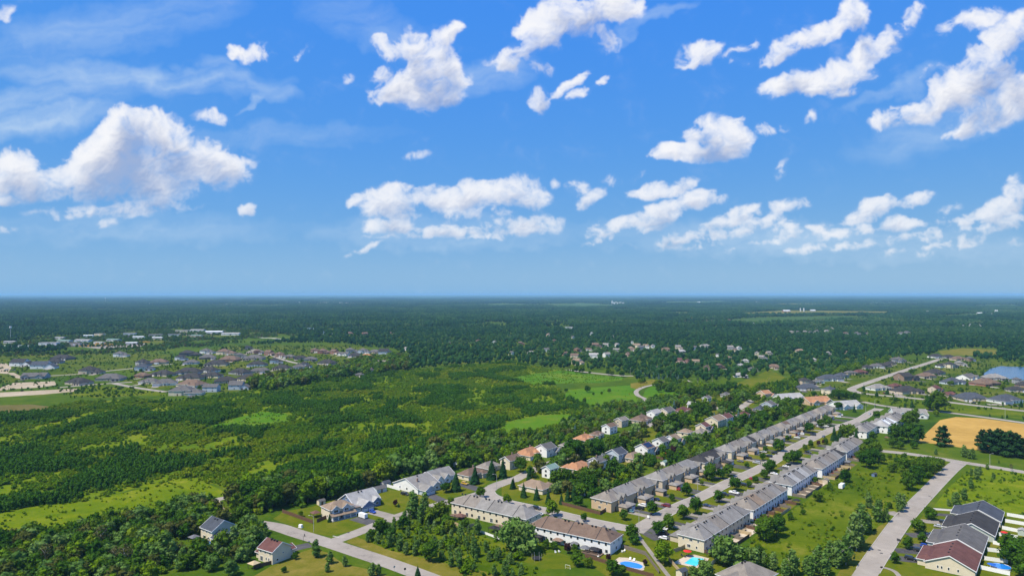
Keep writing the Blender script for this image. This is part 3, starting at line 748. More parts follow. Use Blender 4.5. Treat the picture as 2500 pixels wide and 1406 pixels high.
# ------------------------------------------------------------------ plants: shared meshes
LEAF = {
 'broad': leaf('broad_leaves', [(0.024, 0.076, 0.007, 1), (0.039, 0.100, 0.009, 1), (0.063, 0.128, 0.010, 1), (0.104, 0.156, 0.012, 1)], .02, .6),
 'scrub': leaf('scrub_leaves', [(0.053, 0.139, 0.008, 1), (0.082, 0.174, 0.008, 1), (0.115, 0.204, 0.008, 1), (0.165, 0.230, 0.009, 1), (0.224, 0.250, 0.013, 1)], .007, .35),
 'copse': leaf('copse_leaves', [(0.036, 0.110, 0.010, 1), (0.054, 0.137, 0.012, 1), (0.075, 0.159, 0.013, 1)], .01, .5),
 'spruce': leaf('spruce_needles', [(.012, .045, .014, 1), (.020, .058, .016, 1), (.028, .072, .018, 1)], .02, .7, .1),
 'blue': leaf('blue_spruce_needles', [(.06, .115, .105, 1), (.075, .135, .12, 1)], .02, .7, .1),
 'poplar': leaf('poplar_leaves', [(0.076, 0.158, 0.028, 1), (0.108, 0.193, 0.039, 1), (0.152, 0.227, 0.062, 1)], .02, .6),
 'lime': leaf('lime_leaves', [(.08, .165, .006, 1), (.11, .19, .008, 1), (.15, .205, .012, 1)], .02, .6),
 'wine': leaf('wine_leaves', [(.04, .018, .016, 1), (.055, .022, .02, 1)], .02, .6),
 'wood': leaf('far_wood_leaves', [(0.006, 0.032, 0.013, 1), (0.013, 0.050, 0.017, 1), (0.023, 0.074, 0.019, 1), (0.042, 0.100, 0.023, 1), (0.089, 0.142, 0.047, 1)], .0011, .62),
 'olive': leaf('olive_leaves', [(.055, .075, .015, 1), (.08, .095, .02, 1), (.11, .115, .03, 1)], .02, .6),
 'bare': leaf('dry_leaves', [(.09, .10, .03, 1), (.13, .12, .05, 1)], .02, .6),
}
M['bark'] = solid('bark', (.10, .078, .058), .95, .3, 3)
M['pale_bark'] = solid('pale_bark', (.42, .40, .36), .9, .3, 3)
_ico = {}
def ico(sub):
    if sub not in _ico:
        import bmesh
        bm = bmesh.new()
        bmesh.ops.create_icosphere(bm, subdivisions=sub, radius=1)
        _ico[sub] = (np.array([v.co[:] for v in bm.verts]), np.array([[v.index for v in f.verts] for f in bm.faces]))
        bm.free()
    return _ico[sub]
def rand_dirs(R, n, up=0.0):
    d = R.normal(size=(n, 3))
    d[:, 2] += up
    return d / np.linalg.norm(d, axis=1, keepdims=True)
def leaf_quads(R, P_, D_, size, jit=.7):
    """Small bent leaf sprays at points P_, facing roughly along D_."""
    n = len(P_)
    nr = D_ + R.normal(size=(n, 3)) * jit
    nr /= np.linalg.norm(nr, axis=1, keepdims=True)
    t = np.cross(nr, R.normal(size=(n, 3)))
    t /= np.linalg.norm(t, axis=1, keepdims=True) + 1e-9
    b = np.cross(nr, t)
    s = size * (0.6 + .8 * R.random((n, 1)))
    s2 = s * (.6 + .5 * R.random((n, 1)))
    V = np.stack([P_ - t * s, P_ - b * s2 + nr * s * .25, P_ + t * s, P_ + b * s2 + nr * s * .25], 1).reshape(-1, 3)
    Fq = np.arange(4 * n).reshape(n, 4)
    return V, Fq
def crown(R, lobes, nleaf, size, core=.8, sub=1, up=.35, shell=(.82, 1.12)):
    """Uneven crown: leaf sprays spread over several clumps round rough cores."""
    Vs, F4, F3, off = [], [], [], 0
    iv, ifc = ico(sub)
    for c, r in lobes:
        c, r = np.array(c), np.array(r)
        if core:
            v = c + iv * r * core * (1 + R.normal(size=(len(iv), 1)) * .10)
            Vs.append(v)
            F3.append(ifc + off)
            off += len(v)
    w = np.array([r[0] * r[2] for c, r in lobes])
    k = R.choice(len(lobes), nleaf, p=w / w.sum())
    C, Rr = np.array([l[0] for l in lobes])[k], np.array([l[1] for l in lobes])[k]
    D = rand_dirs(R, nleaf, up)
    P_ = C + D * Rr * R.uniform(shell[0], shell[1], (nleaf, 1))
    V, Q = leaf_quads(R, P_, D, size)
    Vs.append(V)
    F4 = Q + off
    return np.concatenate(Vs), F3, F4
def crown_mesh(name, mat, R, lobes, nleaf, size, **kw):
    V, F3, F4 = crown(R, lobes, nleaf, size, **kw)
    return np_mesh(name, V, ([np.concatenate(F3)] if F3 else []) + [F4], [LEAF[mat]])
def broad_lobes(R, wide=.34, n=9, z0=.3, z1=.84):
    out = [((0, 0, (z0 + z1) / 2), (wide * .72, wide * .72, (z1 - z0) * .55))]
    for i in range(n):
        t = (i + R.random()) / n
        z = z0 + (z1 - z0) * t
        a = i * 2.4 + R.random()
        w = wide * (math.sin(math.pi * (.22 + .66 * t)) ** .8)
        d = w * R.uniform(.45, .75)
        r = wide * R.uniform(.40, .60)
        out.append(((d * math.cos(a), d * math.sin(a), z), (r, r, r * R.uniform(.75, 1.0))))
    return out
def trunk_mesh(h=.5, r=.025, mat='bark', limbs=4, seed=1):
    R = np.random.default_rng(seed)
    b = MB()
    b.tube((0, 0, -.01), (0, 0, h), r, 7, r1=r * .55)
    for i in range(limbs):
        a = i * 2 * math.pi / max(limbs, 1) + R.random()
        z = h * (.55 + .4 * R.random())
        l = .16 + .08 * R.random()
        b.tube((0, 0, z), (l * math.cos(a), l * math.sin(a), z + l * 1.1), r * .5, 5, r1=r * .2)
    return b.mesh('trunk', M[mat])
RS = [np.random.default_rng(100 + i) for i in range(40)]
CROWNS = {
 'broad': [crown_mesh('crown', 'broad', RS[i], broad_lobes(RS[i], .33 + .03 * (i % 3), 9 + i % 3), 620, .042) for i in range(5)],
 'lime': [crown_mesh('crown', 'lime', RS[6 + i], broad_lobes(RS[6 + i], .34, 9, .28, .84), 620, .042) for i in range(2)],
 'wine': [crown_mesh('crown', 'wine', RS[8], broad_lobes(RS[8], .33, 8), 520, .045)],
 'poplar': [crown_mesh('crown', 'poplar', RS[10 + i], [((RS[10 + i].normal() * .03, RS[10 + i].normal() * .03, .16 + .72 * k / 7), (.17 - .10 * abs(k / 7 - .35) - .02 * k / 7,) * 2 + (.13,)) for k in range(8)], 460, .036) for i in range(3)],
 'willow': [crown_mesh('crown', 'poplar', RS[14 + i], broad_lobes(RS[14 + i], .36, 11, .16, .80), 700, .042) for i in range(2)],
 'bare': [crown_mesh('crown', 'bare', RS[16], broad_lobes(RS[16], .24, 8, .35, .9), 240, .032, core=0)],
}
def spruce_mesh(mat, seed, wide=.23):
    """Whorls of drooping needle boughs round a leader."""
    R = np.random.default_rng(seed)
    V, Fq = [], []
    L = 15
    for i in range(L):
        t = i / (L - 1)
        z = .05 + .90 * t
        w = wide * (1 - t) ** .85 + .012
        n = int(17 - 8 * t)
        for k in range(n):
            a = (k + R.random() * .7 + i * .37) * 2 * math.pi / n
            l = w * R.uniform(.78, 1.14)
            h = l * .42
            s = l * .34 + .006
            c, s_ = math.cos(a), math.sin(a)
            b0 = len(V)
            V += [(c * l * .15, s_ * l * .15, z + .045), (c * l * .65 - s_ * s, s_ * l * .65 + c * s, z - h * .35), (c * l, s_ * l, z - h), (c * l * .65 + s_ * s, s_ * l * .65 - c * s, z - h * .35)]
            Fq.append((b0, b0 + 1, b0 + 2, b0 + 3))
    b0 = len(V)
    V += [(.02, 0, .9), (-.01, .017, .9), (-.01, -.017, .9), (0, 0, 1.0)]
    iv, _ = ico(1)
    core = []
    n = 10
    for k in range(n):
        a = 2 * math.pi * k / n
        core.append((wide * .62 * math.cos(a), wide * .62 * math.sin(a), .03))
    c0 = len(V)
    V += core + [(0, 0, .93)]
    F3 = [(b0, b0 + 1, b0 + 3), (b0 + 1, b0 + 2, b0 + 3), (b0 + 2, b0, b0 + 3)] + [(c0 + k, c0 + (k + 1) % n, c0 + n) for k in range(n)]
    return np_mesh('crown', np.array(V), [np.array(F3), np.array(Fq)], [LEAF[mat]])
CROWNS['spruce'] = [spruce_mesh('spruce', 200 + i, .25 + .03 * i) for i in range(3)]
CROWNS['blue'] = [spruce_mesh('blue', 210, .26)]
def pine_lobes(R):
    out = []
    for i in range(12):
        t = i / 11
        a = i * 2.4
        d = .20 * (1 - t * .75)
        out.append(((d * math.cos(a), d * math.sin(a), .14 + .76 * t), (.17 - .10 * t, .17 - .10 * t, .075)))
    return out
CROWNS['pine'] = [crown_mesh('crown', 'spruce', RS[20 + i], pine_lobes(RS[20 + i]), 560, .04, core=.85) for i in range(2)]
TRUNKS = [trunk_mesh(.5, .022, 'bark', 4, i) for i in range(2)] + [trunk_mesh(.75, .018, 'bark', 0, 3), trunk_mesh(.6, .020, 'pale_bark', 5, 4)]
def bush_mesh(name, mat, seed, n=5, nleaf=190, size=.11, squat=.75):
    R = np.random.default_rng(seed)
    lobes = [((0, 0, .42), (.40, .40, .42))]
    for i in range(n):
        a = i * 2.4 + R.random()
        r = R.uniform(.24, .36)
        lobes.append(((.34 * math.cos(a), .34 * math.sin(a), R.uniform(.22, .55)), (r, r, r * squat * 1.15)))
    return crown_mesh(name, mat, R, lobes, nleaf, size)
BUSH = {'scrub': [bush_mesh('foliage', 'scrub', 300 + i, 4 + i % 2, 150, .12) for i in range(4)],
        'broad': [bush_mesh('foliage', 'broad', 310 + i, 5, 230, .09) for i in range(3)],
        'lime': [bush_mesh('foliage', 'lime', 320, 5, 230, .09)],
        'wine': [bush_mesh('foliage', 'wine', 330, 5, 200, .09)]}
def sapling_mesh(seed, mat='scrub'):
    R = np.random.default_rng(seed)
    lobes = [((R.normal() * .05, R.normal() * .05, .18 + .68 * k / 4), (.27 - .14 * abs(k / 4 - .3),) * 2 + (.19,)) for k in range(5)]
    return crown_mesh('foliage', mat, R, lobes, 130, .075, core=.78)
SAPL = [sapling_mesh(340 + i, 'copse') for i in range(4)]
def wood_patch(seed, size, n, h0, h1, nleaf):
    """A stand of round and pointed crowns, for the woods."""
    R = np.random.default_rng(seed)
    Vs, F3s, F4s, off = [], [], [], 0
    for i in range(n):
        g = int(math.ceil(math.sqrt(n)))
        x, y = ((i % g) + R.uniform(.05, .95)) / g - .5, ((i // g) + R.uniform(.05, .95)) / g - .5
        h = R.uniform(h0, h1)
        w = R.uniform(.26, .40) * h * .9
        lobes = [((0, 0, h * .55), (w, w, h * .46))]
        for k in range(3):
            a = k * 2.1 + R.random() * 2
            lobes.append(((w * .6 * math.cos(a), w * .6 * math.sin(a), h * R.uniform(.5, .8)), (w * .55, w * .55, w * .5)))
        V, F3, F4 = crown(R, lobes, nleaf, h * .055, core=.86)
        V = V + np.array([x * size, y * size, 0])
        Vs.append(V)
        F3s.append(np.concatenate(F3) + off)
        F4s.append(F4 + off)
        off += len(V)
    return np_mesh('wood_stand', np.concatenate(Vs), [np.concatenate(F3s), np.concatenate(F4s)], [LEAF['wood']])

# ------------------------------------------------------------------ scattering
def in_poly(poly, X, Y):
    ins = np.zeros(len(X), bool)
    n = len(poly)
    for i in range(n):
        x0, y0 = poly[i][0], poly[i][1]
        x1, y1 = poly[(i + 1) % n][0], poly[(i + 1) % n][1]
        c = ((y0 > Y) != (y1 > Y)) & (X < (x1 - x0) * (Y - y0) / (y1 - y0 + 1e-12) + x0)
        ins ^= c
    return ins
def near_roads(X, Y, extra):
    bad = np.zeros(len(X), bool)
    for line, hw in ROADS:
        for a, b in zip(line[:-1], line[1:]):
            i = np.flatnonzero((X > min(a.x, b.x) - hw - extra) & (X < max(a.x, b.x) + hw + extra) & (Y > min(a.y, b.y) - hw - extra) & (Y < max(a.y, b.y) + hw + extra))
            if not len(i): continue
            x, y = X[i], Y[i]
            dx, dy = b.x - a.x, b.y - a.y
            L2 = dx * dx + dy * dy + 1e-9
            t = np.clip(((x - a.x) * dx + (y - a.y) * dy) / L2, 0, 1)
            bad[i] |= np.hypot(x - a.x - t * dx, y - a.y - t * dy) < hw + extra
    return bad
def scatter(name, pts, scl, protos, label, cat, idx=None, zs=None):
    """One object: a cloud of points on which geometry nodes set instances of the shared plant meshes."""
    n = len(pts)
    me = bpy.data.meshes.new(name)
    me.vertices.add(n)
    P3 = np.zeros((n, 3), dtype=np.float32)
    P3[:, :2] = pts
    me.vertices.foreach_set('co', P3.ravel())
    R = np.random.default_rng(n)
    for an, ty, arr in (('size', 'FLOAT', scl), ('turn', 'FLOAT', R.uniform(0, 6.283, n)), ('kindex', 'INT', R.integers(0, len(protos), n) if idx is None else idx)):
        a = me.attributes.new(an, ty, 'POINT')
        a.data.foreach_set('value', np.asarray(arr, dtype=np.int32 if ty == 'INT' else np.float32))
    col = bpy.data.collections.new(name + '_source')
    for i, p in enumerate(protos):
        po = bpy.data.objects.new('%s_kind_%02d' % (name, i), p)
        col.objects.link(po)
    ng = bpy.data.node_groups.new(name + '_scatter', 'GeometryNodeTree')
    ng.interface.new_socket('Geometry', in_out='INPUT', socket_type='NodeSocketGeometry')
    ng.interface.new_socket('Geometry', in_out='OUTPUT', socket_type='NodeSocketGeometry')
    gi, go = N(ng, 'NodeGroupInput'), N(ng, 'NodeGroupOutput')
    ci = N(ng, 'GeometryNodeCollectionInfo')
    ci.inputs[0].default_value = col
    ci.inputs['Separate Children'].default_value = True
    ip = N(ng, 'GeometryNodeInstanceOnPoints')
    ip.inputs['Pick Instance'].default_value = True
    def attr(nm, ty):
        a = N(ng, 'GeometryNodeInputNamedAttribute', data_type=ty)
        a.inputs['Name'].default_value = nm
        return a.outputs[0]
    cx = N(ng, 'ShaderNodeCombineXYZ')
    lk(ng, attr('turn', 'FLOAT'), cx.inputs[2])
    lk(ng, gi.outputs[0], ip.inputs['Points'])
    lk(ng, ci.outputs[0], ip.inputs['Instance'])
    lk(ng, attr('kindex', 'INT'), ip.inputs['Instance Index'])
    lk(ng, cx.outputs[0], ip.inputs['Rotation'])
    lk(ng, attr('size', 'FLOAT'), ip.inputs['Scale'])
    lk(ng, ip.outputs[0], go.inputs[0])
    o = link(name, me)
    md = o.modifiers.new('scatter', 'NODES')
    md.node_group = ng
    return tag(o, label, cat, kind='stuff')
def grid_pts(poly, step, jit, R):
    xs, ys = [p[0] for p in poly], [p[1] for p in poly]
    gx, gy = np.meshgrid(np.arange(min(xs), max(xs), step), np.arange(min(ys), max(ys), step))
    X = gx.ravel() + R.uniform(-jit, jit, gx.size) * step
    Y = gy.ravel() + R.uniform(-jit, jit, gy.size) * step
    k = in_poly(poly, X, Y)
    return X[k], Y[k]
R0 = np.random.default_rng(5)
PW = lambda pts, r=None: [(p.x, p.y) for p in poly_w(pts, r)]
SCRUB = PW([(-80, 1012), (60, 1008), (170, 985), (330, 972), (420, 982), (640, 950), (780, 930), (900, 912), (1000, 905), (1240, 885), (1330, 900), (1400, 906), (1350, 930), (1370, 960), (1450, 1000), (1380, 1030), (1330, 1062), (1180, 1075), (1110, 1085), (1010, 1112), (960, 1140), (930, 1170), (850, 1195), (790, 1185), (640, 1190), (560, 1195), (520, 1180), (330, 1190), (230, 1225), (-80, 1260)])
def not_in(polys, X, Y):
    b = np.zeros(len(X), bool)
    for p in polys: b |= in_poly(p, X, Y)
    return ~b
X, Y = grid_pts(SCRUB, 2.6, .48, R0)
k = not_in(MEADOWS, X, Y) & ~near_roads(X, Y, 1.5)
X, Y = X[k], Y[k]
stand_ = fbm(X / 55.0, Y / 85.0, 3, 6, .58)             # darker copses in drifts
open_ = fbm(X / 26.0 + 9, Y / 70.0, 13, 5)          # grassy openings
copse = stand_ + R0.normal(size=len(X)) * .028 > .058
k = copse | (open_ + R0.normal(size=len(X)) * .05 < .085) | (R0.random(len(X)) < .10)
X, Y, stand_, copse = X[k], Y[k], stand_[k], copse[k]
idx = np.where(copse, R0.integers(4, 8, len(X)), R0.integers(0, 4, len(X)))
scl = np.where(copse, R0.uniform(2.4, 4.2, len(X)) + 8 * np.clip(stand_ - .055, 0, .25), R0.uniform(1.1, 2.6, len(X)) * np.where(R0.random(len(X)) < .07, 1.9, 1))
scatter('scrub', np.stack([X, Y], 1), scl, BUSH['scrub'] + SAPL, 'dense green scrub of saplings and bushes filling the wide field', 'scrub', idx)
sheet('scrub_floor', SCRUB, 'scrub_floor', .008, label='grassy ground under the scrub', cat='ground')
# low growth in the meadows and rough lots
tuft = [bush_mesh('tuft', 'scrub', 360 + i, 3, 60, .16) for i in range(2)] + [bush_mesh('tuft', 'lime', 364, 3, 60, .16)]
TX, TY, TS = [], [], []
for mp_, step, dens in [(m, 2.6, .55) for m in MEADOWS[:5]] + [(m, 5.0, .10) for m in MEADOWS[5:9]]:
    x, y = grid_pts(mp_, step, .5, R0)
    q = (fbm(x / 12.0, y / 12.0, 23, 3) > .02) & (R0.random(len(x)) < dens)
    TX.append(x[q]); TY.append(y[q]); TS.append(R0.uniform(.5, 1.5, q.sum()))
scatter('weeds', np.stack([np.concatenate(TX), np.concatenate(TY)], 1), np.concatenate(TS), tuft, 'low weeds and young bushes dotted over the meadows', 'weeds')

# ------------------------------------------------------------------ houses
ROOF = {'charcoal': (.046, .045, .046), 'slate': (.108, .104, .102), 'grey': (.21, .20, .187), 'pale grey': (.30, .295, .285), 'taupe': (.198, .176, .152),
        'tan': (.22, .165, .12), 'brown': (.145, .102, .078), 'maroon': (.12, .058, .052), 'orange': (.34, .175, .095), 'blue grey': (.062, .070, .086), 'green': (.16, .24, .21), 'white': (.62, .64, .66), 'weathered': (.175, .167, .158)}
for k_, c_ in ROOF.items(): M['roof ' + k_] = shingle('shingles_' + k_.replace(' ', '_'), c_)
WALL = {'white': (.74, .74, .73), 'cream': (.64, .56, .42), 'beige': (.52, .44, .34), 'grey': (.36, .36, .37), 'pale blue': (.44, .50, .56), 'blue': (.13, .19, .33), 'tan brick': (.52, .38, .24),
        'red brick': (.27, .13, .095), 'brown brick': (.24, .165, .125), 'pink': (.52, .36, .30), 'dark': (.10, .10, .105), 'green': (.24, .33, .29), 'stone': (.42, .38, .33), 'pale green': (.42, .47, .42)}
for k_, c_ in WALL.items(): M['wall ' + k_] = siding('wall_' + k_.replace(' ', '_'), c_)
M['trim'] = solid('white_trim', (.78, .78, .77), .5, .05)
M['dark_trim'] = solid('dark_trim', (.05, .05, .055), .5, .1)
M['vent'] = solid('black_vent', (.025, .025, .028), .6, .1)
M['door_white'] = solid('white_garage_door', (.70, .70, .69), .5, .06, 1.5)
M['door_dark'] = solid('dark_garage_door', (.07, .065, .065), .5, .1, 1.5)
M['door_brown'] = solid('brown_door', (.12, .07, .045), .5, .15, 2)
m_, t_, p_ = new_mat('window_glass')
p_.inputs['Base Color'].default_value = (.02, .028, .036, 1)
p_.inputs['Roughness'].default_value = .08
p_.inputs['Specular IOR Level'].default_value = .6
M['glass'] = m_
ORDN = 'first second third fourth fifth sixth seventh eighth ninth tenth eleventh twelfth thirteenth fourteenth fifteenth sixteenth seventeenth eighteenth nineteenth'.split()
def ordinal(i):
    if i < 19: return ORDN[i]
    t, u = divmod(i + 1, 10)
    tens = {2: ('twentieth', 'twenty'), 3: ('thirtieth', 'thirty'), 4: ('fortieth', 'forty'), 5: ('fiftieth', 'fifty'), 6: ('sixtieth', 'sixty'), 7: ('seventieth', 'seventy'), 8: ('eightieth', 'eighty'), 9: ('ninetieth', 'ninety')}[t]
    return tens[0] if u == 0 else tens[1] + '-' + ORDN[u - 1]
_cache = {}
def shared(key, fn):
    if key not in _cache: _cache[key] = fn()
    return _cache[key]
SIDE = {'f': 0.0, 'r': rad(90), 'b': rad(180), 'l': rad(-90)}
def side_pt(blk, side, u, z):
    x0, x1, y0, y1 = blk[:4]
    return {'f': (x0 + u, y0, z), 'b': (x1 - u, y1, z), 'l': (x0, y1 - u, z), 'r': (x1, y0 + u, z)}[side]
def frame_mesh(w, h, fm='trim', bars=True):
    def fn():
        b = MB()
        t, d = .11, .07
        b.box(-w / 2, -d, -h / 2, -w / 2 + t, .02, h / 2).box(w / 2 - t, -d, -h / 2, w / 2, .02, h / 2)
        b.box(-w / 2 + t, -d, -h / 2, w / 2 - t, .02, -h / 2 + t).box(-w / 2 + t, -d, h / 2 - t, w / 2 - t, .02, h / 2)
        if bars and w > 1.5: b.box(-.04, -d + .01, -h / 2 + t, .04, .02, h / 2 - t)
        return b.mesh('window', M[fm])
    return shared(('frame', w, h, fm, bars), fn)
def pane_mesh(w, h):
    return shared(('pane', w, h), lambda: MB().box(-w / 2 + .1, -.035, -h / 2 + .1, w / 2 - .1, .02, h / 2 - .1).mesh('pane', M['glass']))
def plain_window(w, h, fm='trim'):
    """Frame and glass in one mesh, for buildings too far off to show the two apart."""
    def fn():
        b = MB()
        b.box(-w / 2, -.05, -h / 2, w / 2, .02, h / 2, 0).box(-w / 2 + .12, -.09, -h / 2 + .12, w / 2 - .12, .01, h / 2 - .12, 1)
        return b.mesh('window', [M[fm], M['glass']])
    return shared(('plain', w, h, fm), fn)
def add_window(root, blk, side, u, z, w, h, near=True, fm='trim'):
    p = side_pt(blk, side, u, z)
    if near:
        o = link('window', frame_mesh(w, h, fm), root, p, SIDE[side])
        link('pane', pane_mesh(w, h), o)
    else:
        o = link('window', plain_window(w, h, fm), root, p, SIDE[side])
    return o
def garage_mesh(w, h, mt):
    def fn():
        b = MB()
        n = 4
        for i in range(n):
            b.box(-w / 2, -.06, i * h / n + .02, w / 2, .02, (i + 1) * h / n - .02)
        b.box(-w / 2, -.025, 0, w / 2, .015, h)
        return b.mesh('garage_door', M[mt])
    return shared(('garage', w, h, mt), fn)
def add_garage(root, blk, side, u, w=2.6, h=2.3, mt='door_white', glass=False):
    p = side_pt(blk, side, u, 0.02)
    o = link('garage_door', garage_mesh(w, h, mt), root, p, SIDE[side])
    if glass:
        link('garage_window', shared(('gw', w, h), lambda: (lambda b: [b.box(-w / 2 + .15 + i * (w - .3) / 4 + .05, -.075, h * .77, -w / 2 + .15 + (i + 1) * (w - .3) / 4 - .05, -.05, h * .93) for i in range(4)] and b.mesh('garage_window', M['glass']))(MB())), o)
    return o
def add_door(root, blk, side, u, w=1.0, h=2.1, mt='door_brown'):
    return link('door', shared(('door', w, h, mt), lambda: MB().box(-w / 2, -.05, 0, w / 2, .02, h).box(-w / 2 - .1, -.03, 0, -w / 2, .02, h + .1).box(w / 2, -.03, 0, w / 2 + .1, .02, h + .1).box(-w / 2, -.03, h, w / 2, .02, h + .1).mesh('door', M[mt])), root, side_pt(blk, side, u, .05), SIDE[side])
def patio_door(root, blk, side, u, w=1.7, h=2.1):
    o = link('patio_door', frame_mesh(w, h), root, side_pt(blk, side, u, h / 2 + .25), SIDE[side])
    link('pane', pane_mesh(w, h), o)
    return o
def roof_geo(b, blk, ov=.45, th=.2, ov_g=None):
    """Adds the roof of one block to MB b. blk = (x0, x1, y0, y1, eave, kind, pitch)."""
    x0, x1, y0, y1, ze, kind, pitch = blk[:7]
    og = ov if ov_g is None else ov_g
    if kind == 'hip':
        X0, X1, Y0, Y1 = x0 - ov, x1 + ov, y0 - ov, y1 + ov
        z0 = ze - ov * pitch + .12
        w, d = X1 - X0, Y1 - Y0
        r = min(w, d) / 2
        zr = z0 + r * pitch
        if w >= d:
            R1, R2 = (X0 + r, (Y0 + Y1) / 2, zr), (X1 - r, (Y0 + Y1) / 2, zr)
            top = [(4, 5, 9, 8), (5, 6, 9), (6, 7, 8, 9), (7, 4, 8)]
        else:
            R1, R2 = ((X0 + X1) / 2, Y0 + r, zr), ((X0 + X1) / 2, Y1 - r, zr)
            top = [(4, 5, 8), (5, 6, 9, 8), (6, 7, 9), (7, 4, 8, 9)]
        v = [(X0, Y0, z0 - th), (X1, Y0, z0 - th), (X1, Y1, z0 - th), (X0, Y1, z0 - th), (X0, Y0, z0), (X1, Y0, z0), (X1, Y1, z0), (X0, Y1, z0), R1, R2]
        b.add(v, top + [(0, 1, 5, 4), (1, 2, 6, 5), (2, 3, 7, 6), (3, 0, 4, 7), (3, 2, 1, 0)])
        return zr
    if kind == 'flat':
        b.box(x0 - .15, y0 - .15, ze, x1 + .15, y1 + .15, ze + .45)
        return ze + .45
    ax = kind == 'gx'
    a0, a1, c0, c1 = (y0, y1, x0, x1) if ax else (x0, x1, y0, y1)
    am = (a0 + a1) / 2
    zr, za = ze + (a1 - a0) / 2 * pitch + .12, ze - ov * pitch + .12
    prof = [(a0 - ov, za), (am, zr), (a1 + ov, za), (a1 + ov, za - th), (am, zr - th), (a0 - ov, za - th)]
    vs = []
    for c in (c0 - og, c1 + og):
        for a, z in prof: vs.append((c, a, z) if ax else (a, c, z))
    fs = [(0, 1, 7, 6), (1, 2, 8, 7), (2, 3, 9, 8), (3, 4, 10, 9), (4, 5, 11, 10), (5, 0, 6, 11), (0, 5, 4, 1), (1, 4, 3, 2), (6, 7, 10, 11), (7, 8, 9, 10)]
    if not ax: fs = [tuple(reversed(f)) for f in fs]
    b.add(vs, fs)
    return zr
def rake_geo(b, blk, ov=.45, og=.45, w=.07, up=.05, dn=.32, ends=(0, 1)):
    """White boards along the sloping edges of a gable roof."""
    x0, x1, y0, y1, ze, kind, pitch = blk[:7]
    ax = kind == 'gx'
    a0, a1, c0, c1 = (y0, y1, x0, x1) if ax else (x0, x1, y0, y1)
    am = (a0 + a1) / 2
    zr, za = ze + (a1 - a0) / 2 * pitch + .12, ze - ov * pitch + .12
    for e in ends:
        c = (c0 - og - w, c0 - og + .03) if e == 0 else (c1 + og - .03, c1 + og + w)
        for s0, s1 in (((a0 - ov, za), (am, zr)), ((am, zr), (a1 + ov, za))):
            pr = [(s0[0], s0[1] + up), (s1[0], s1[1] + up), (s1[0], s1[1] - dn), (s0[0], s0[1] - dn)]
            vs = [((cc, a, z) if ax else (a, cc, z)) for cc in c for a, z in pr]
            b.add(vs, [(0, 1, 5, 4), (1, 2, 6, 5), (2, 3, 7, 6), (3, 0, 4, 7), (0, 3, 2, 1), (4, 5, 6, 7)])
def eave_geo(b, blk, ov=.45, th=.2):
    """A white gutter board round a hip roof or along the eaves of a gable roof."""
    x0, x1, y0, y1, ze, kind, pitch = blk[:7]
    X0, X1, Y0, Y1 = x0 - ov, x1 + ov, y0 - ov, y1 + ov
    z1 = ze - ov * pitch + .12 - .03
    z0 = z1 - th - .02
    t = .1
    if kind in ('hip', 'gx'): b.box(X0, Y0 - t, z0, X1, Y0 + .01, z1).box(X0, Y1 - .01, z0, X1, Y1 + t, z1)
    if kind in ('hip', 'gy'): b.box(X0 - t, Y0 - t, z0, X0 + .01, Y1 + t, z1).box(X1 - .01, Y0 - t, z0, X1 + t, Y1 + t, z1)
def wall_geo(b, blk, k=0):
    x0, x1, y0, y1, ze, kind, pitch = blk[:7]
    e = .003 * k
    x0, x1, y0, y1 = x0 + e, x1 - e, y0 + e, y1 - e
    zt = ze + .02
    b.add([(x0, y0, -.3), (x1, y0, -.3), (x1, y1, -.3), (x0, y1, -.3), (x0, y0, zt), (x1, y0, zt), (x1, y1, zt), (x0, y1, zt)],
          [(0, 1, 5, 4), (1, 2, 6, 5), (2, 3, 7, 6), (3, 0, 4, 7), (4, 5, 6, 7)])
    if kind == 'gx':
        ym, zr = (y0 + y1) / 2, ze + (y1 - y0) / 2 * pitch
        for x, s in ((x0, 1), (x1, 0)):
            f = [(x, y0, zt - .03), (x, ym, zr), (x, y1, zt - .03)]
            b.add(f, [(0, 1, 2) if s else (2, 1, 0)])
    elif kind == 'gy':
        xm, zr = (x0 + x1) / 2, ze + (x1 - x0) / 2 * pitch
        for y, s in ((y0, 1), (y1, 0)):
            f = [(x0, y, zt - .03), (xm, y, zr), (x1, y, zt - .03)]
            b.add(f, [(2, 1, 0) if s else (0, 1, 2)])
FOOT = []          # footprints: centre and radius, kept clear of trees
def house(name, label, cat, group, loc, yaw, blocks, wall, roof, trim=True, ov=.45, walls=None):
    """blocks: main mass first. Returns the root; the caller hangs windows and doors on it."""
    root = thing(name, label, cat, (loc[0], loc[1], 0), yaw, group)
    wb, rb, tb = {}, MB(), MB()
    for k, blk in enumerate(blocks):
        wn = (walls or {}).get(k, wall)
        wall_geo(wb.setdefault(wn, MB()), blk, k)
        roof_geo(rb, blk, ov)
        if trim:
            if blk[5] in ('gx', 'gy'): rake_geo(tb, blk, ov, ov)
            if blk[5] != 'flat': eave_geo(tb, blk, ov)
    for wn, b in wb.items(): b.build('wall', M['wall ' + wn], root)
    root['roof_part'] = rb.build('roof', M['roof ' + roof], root).name
    if trim and tb.f: tb.build('fascia', M['trim'], root)
    xs = [b[0] for b in blocks] + [b[1] for b in blocks]
    ys = [b[2] for b in blocks] + [b[3] for b in blocks]
    cx, cy_ = (min(xs) + max(xs)) / 2, (min(ys) + max(ys)) / 2
    c, s = math.cos(yaw), math.sin(yaw)
    FOOT.append((loc[0] + cx * c - cy_ * s, loc[1] + cx * s + cy_ * c, max(max(xs) - min(xs), max(ys) - min(ys)) * .62))
    return root
def roof_of(root): return bpy.data.objects[root['roof_part']]
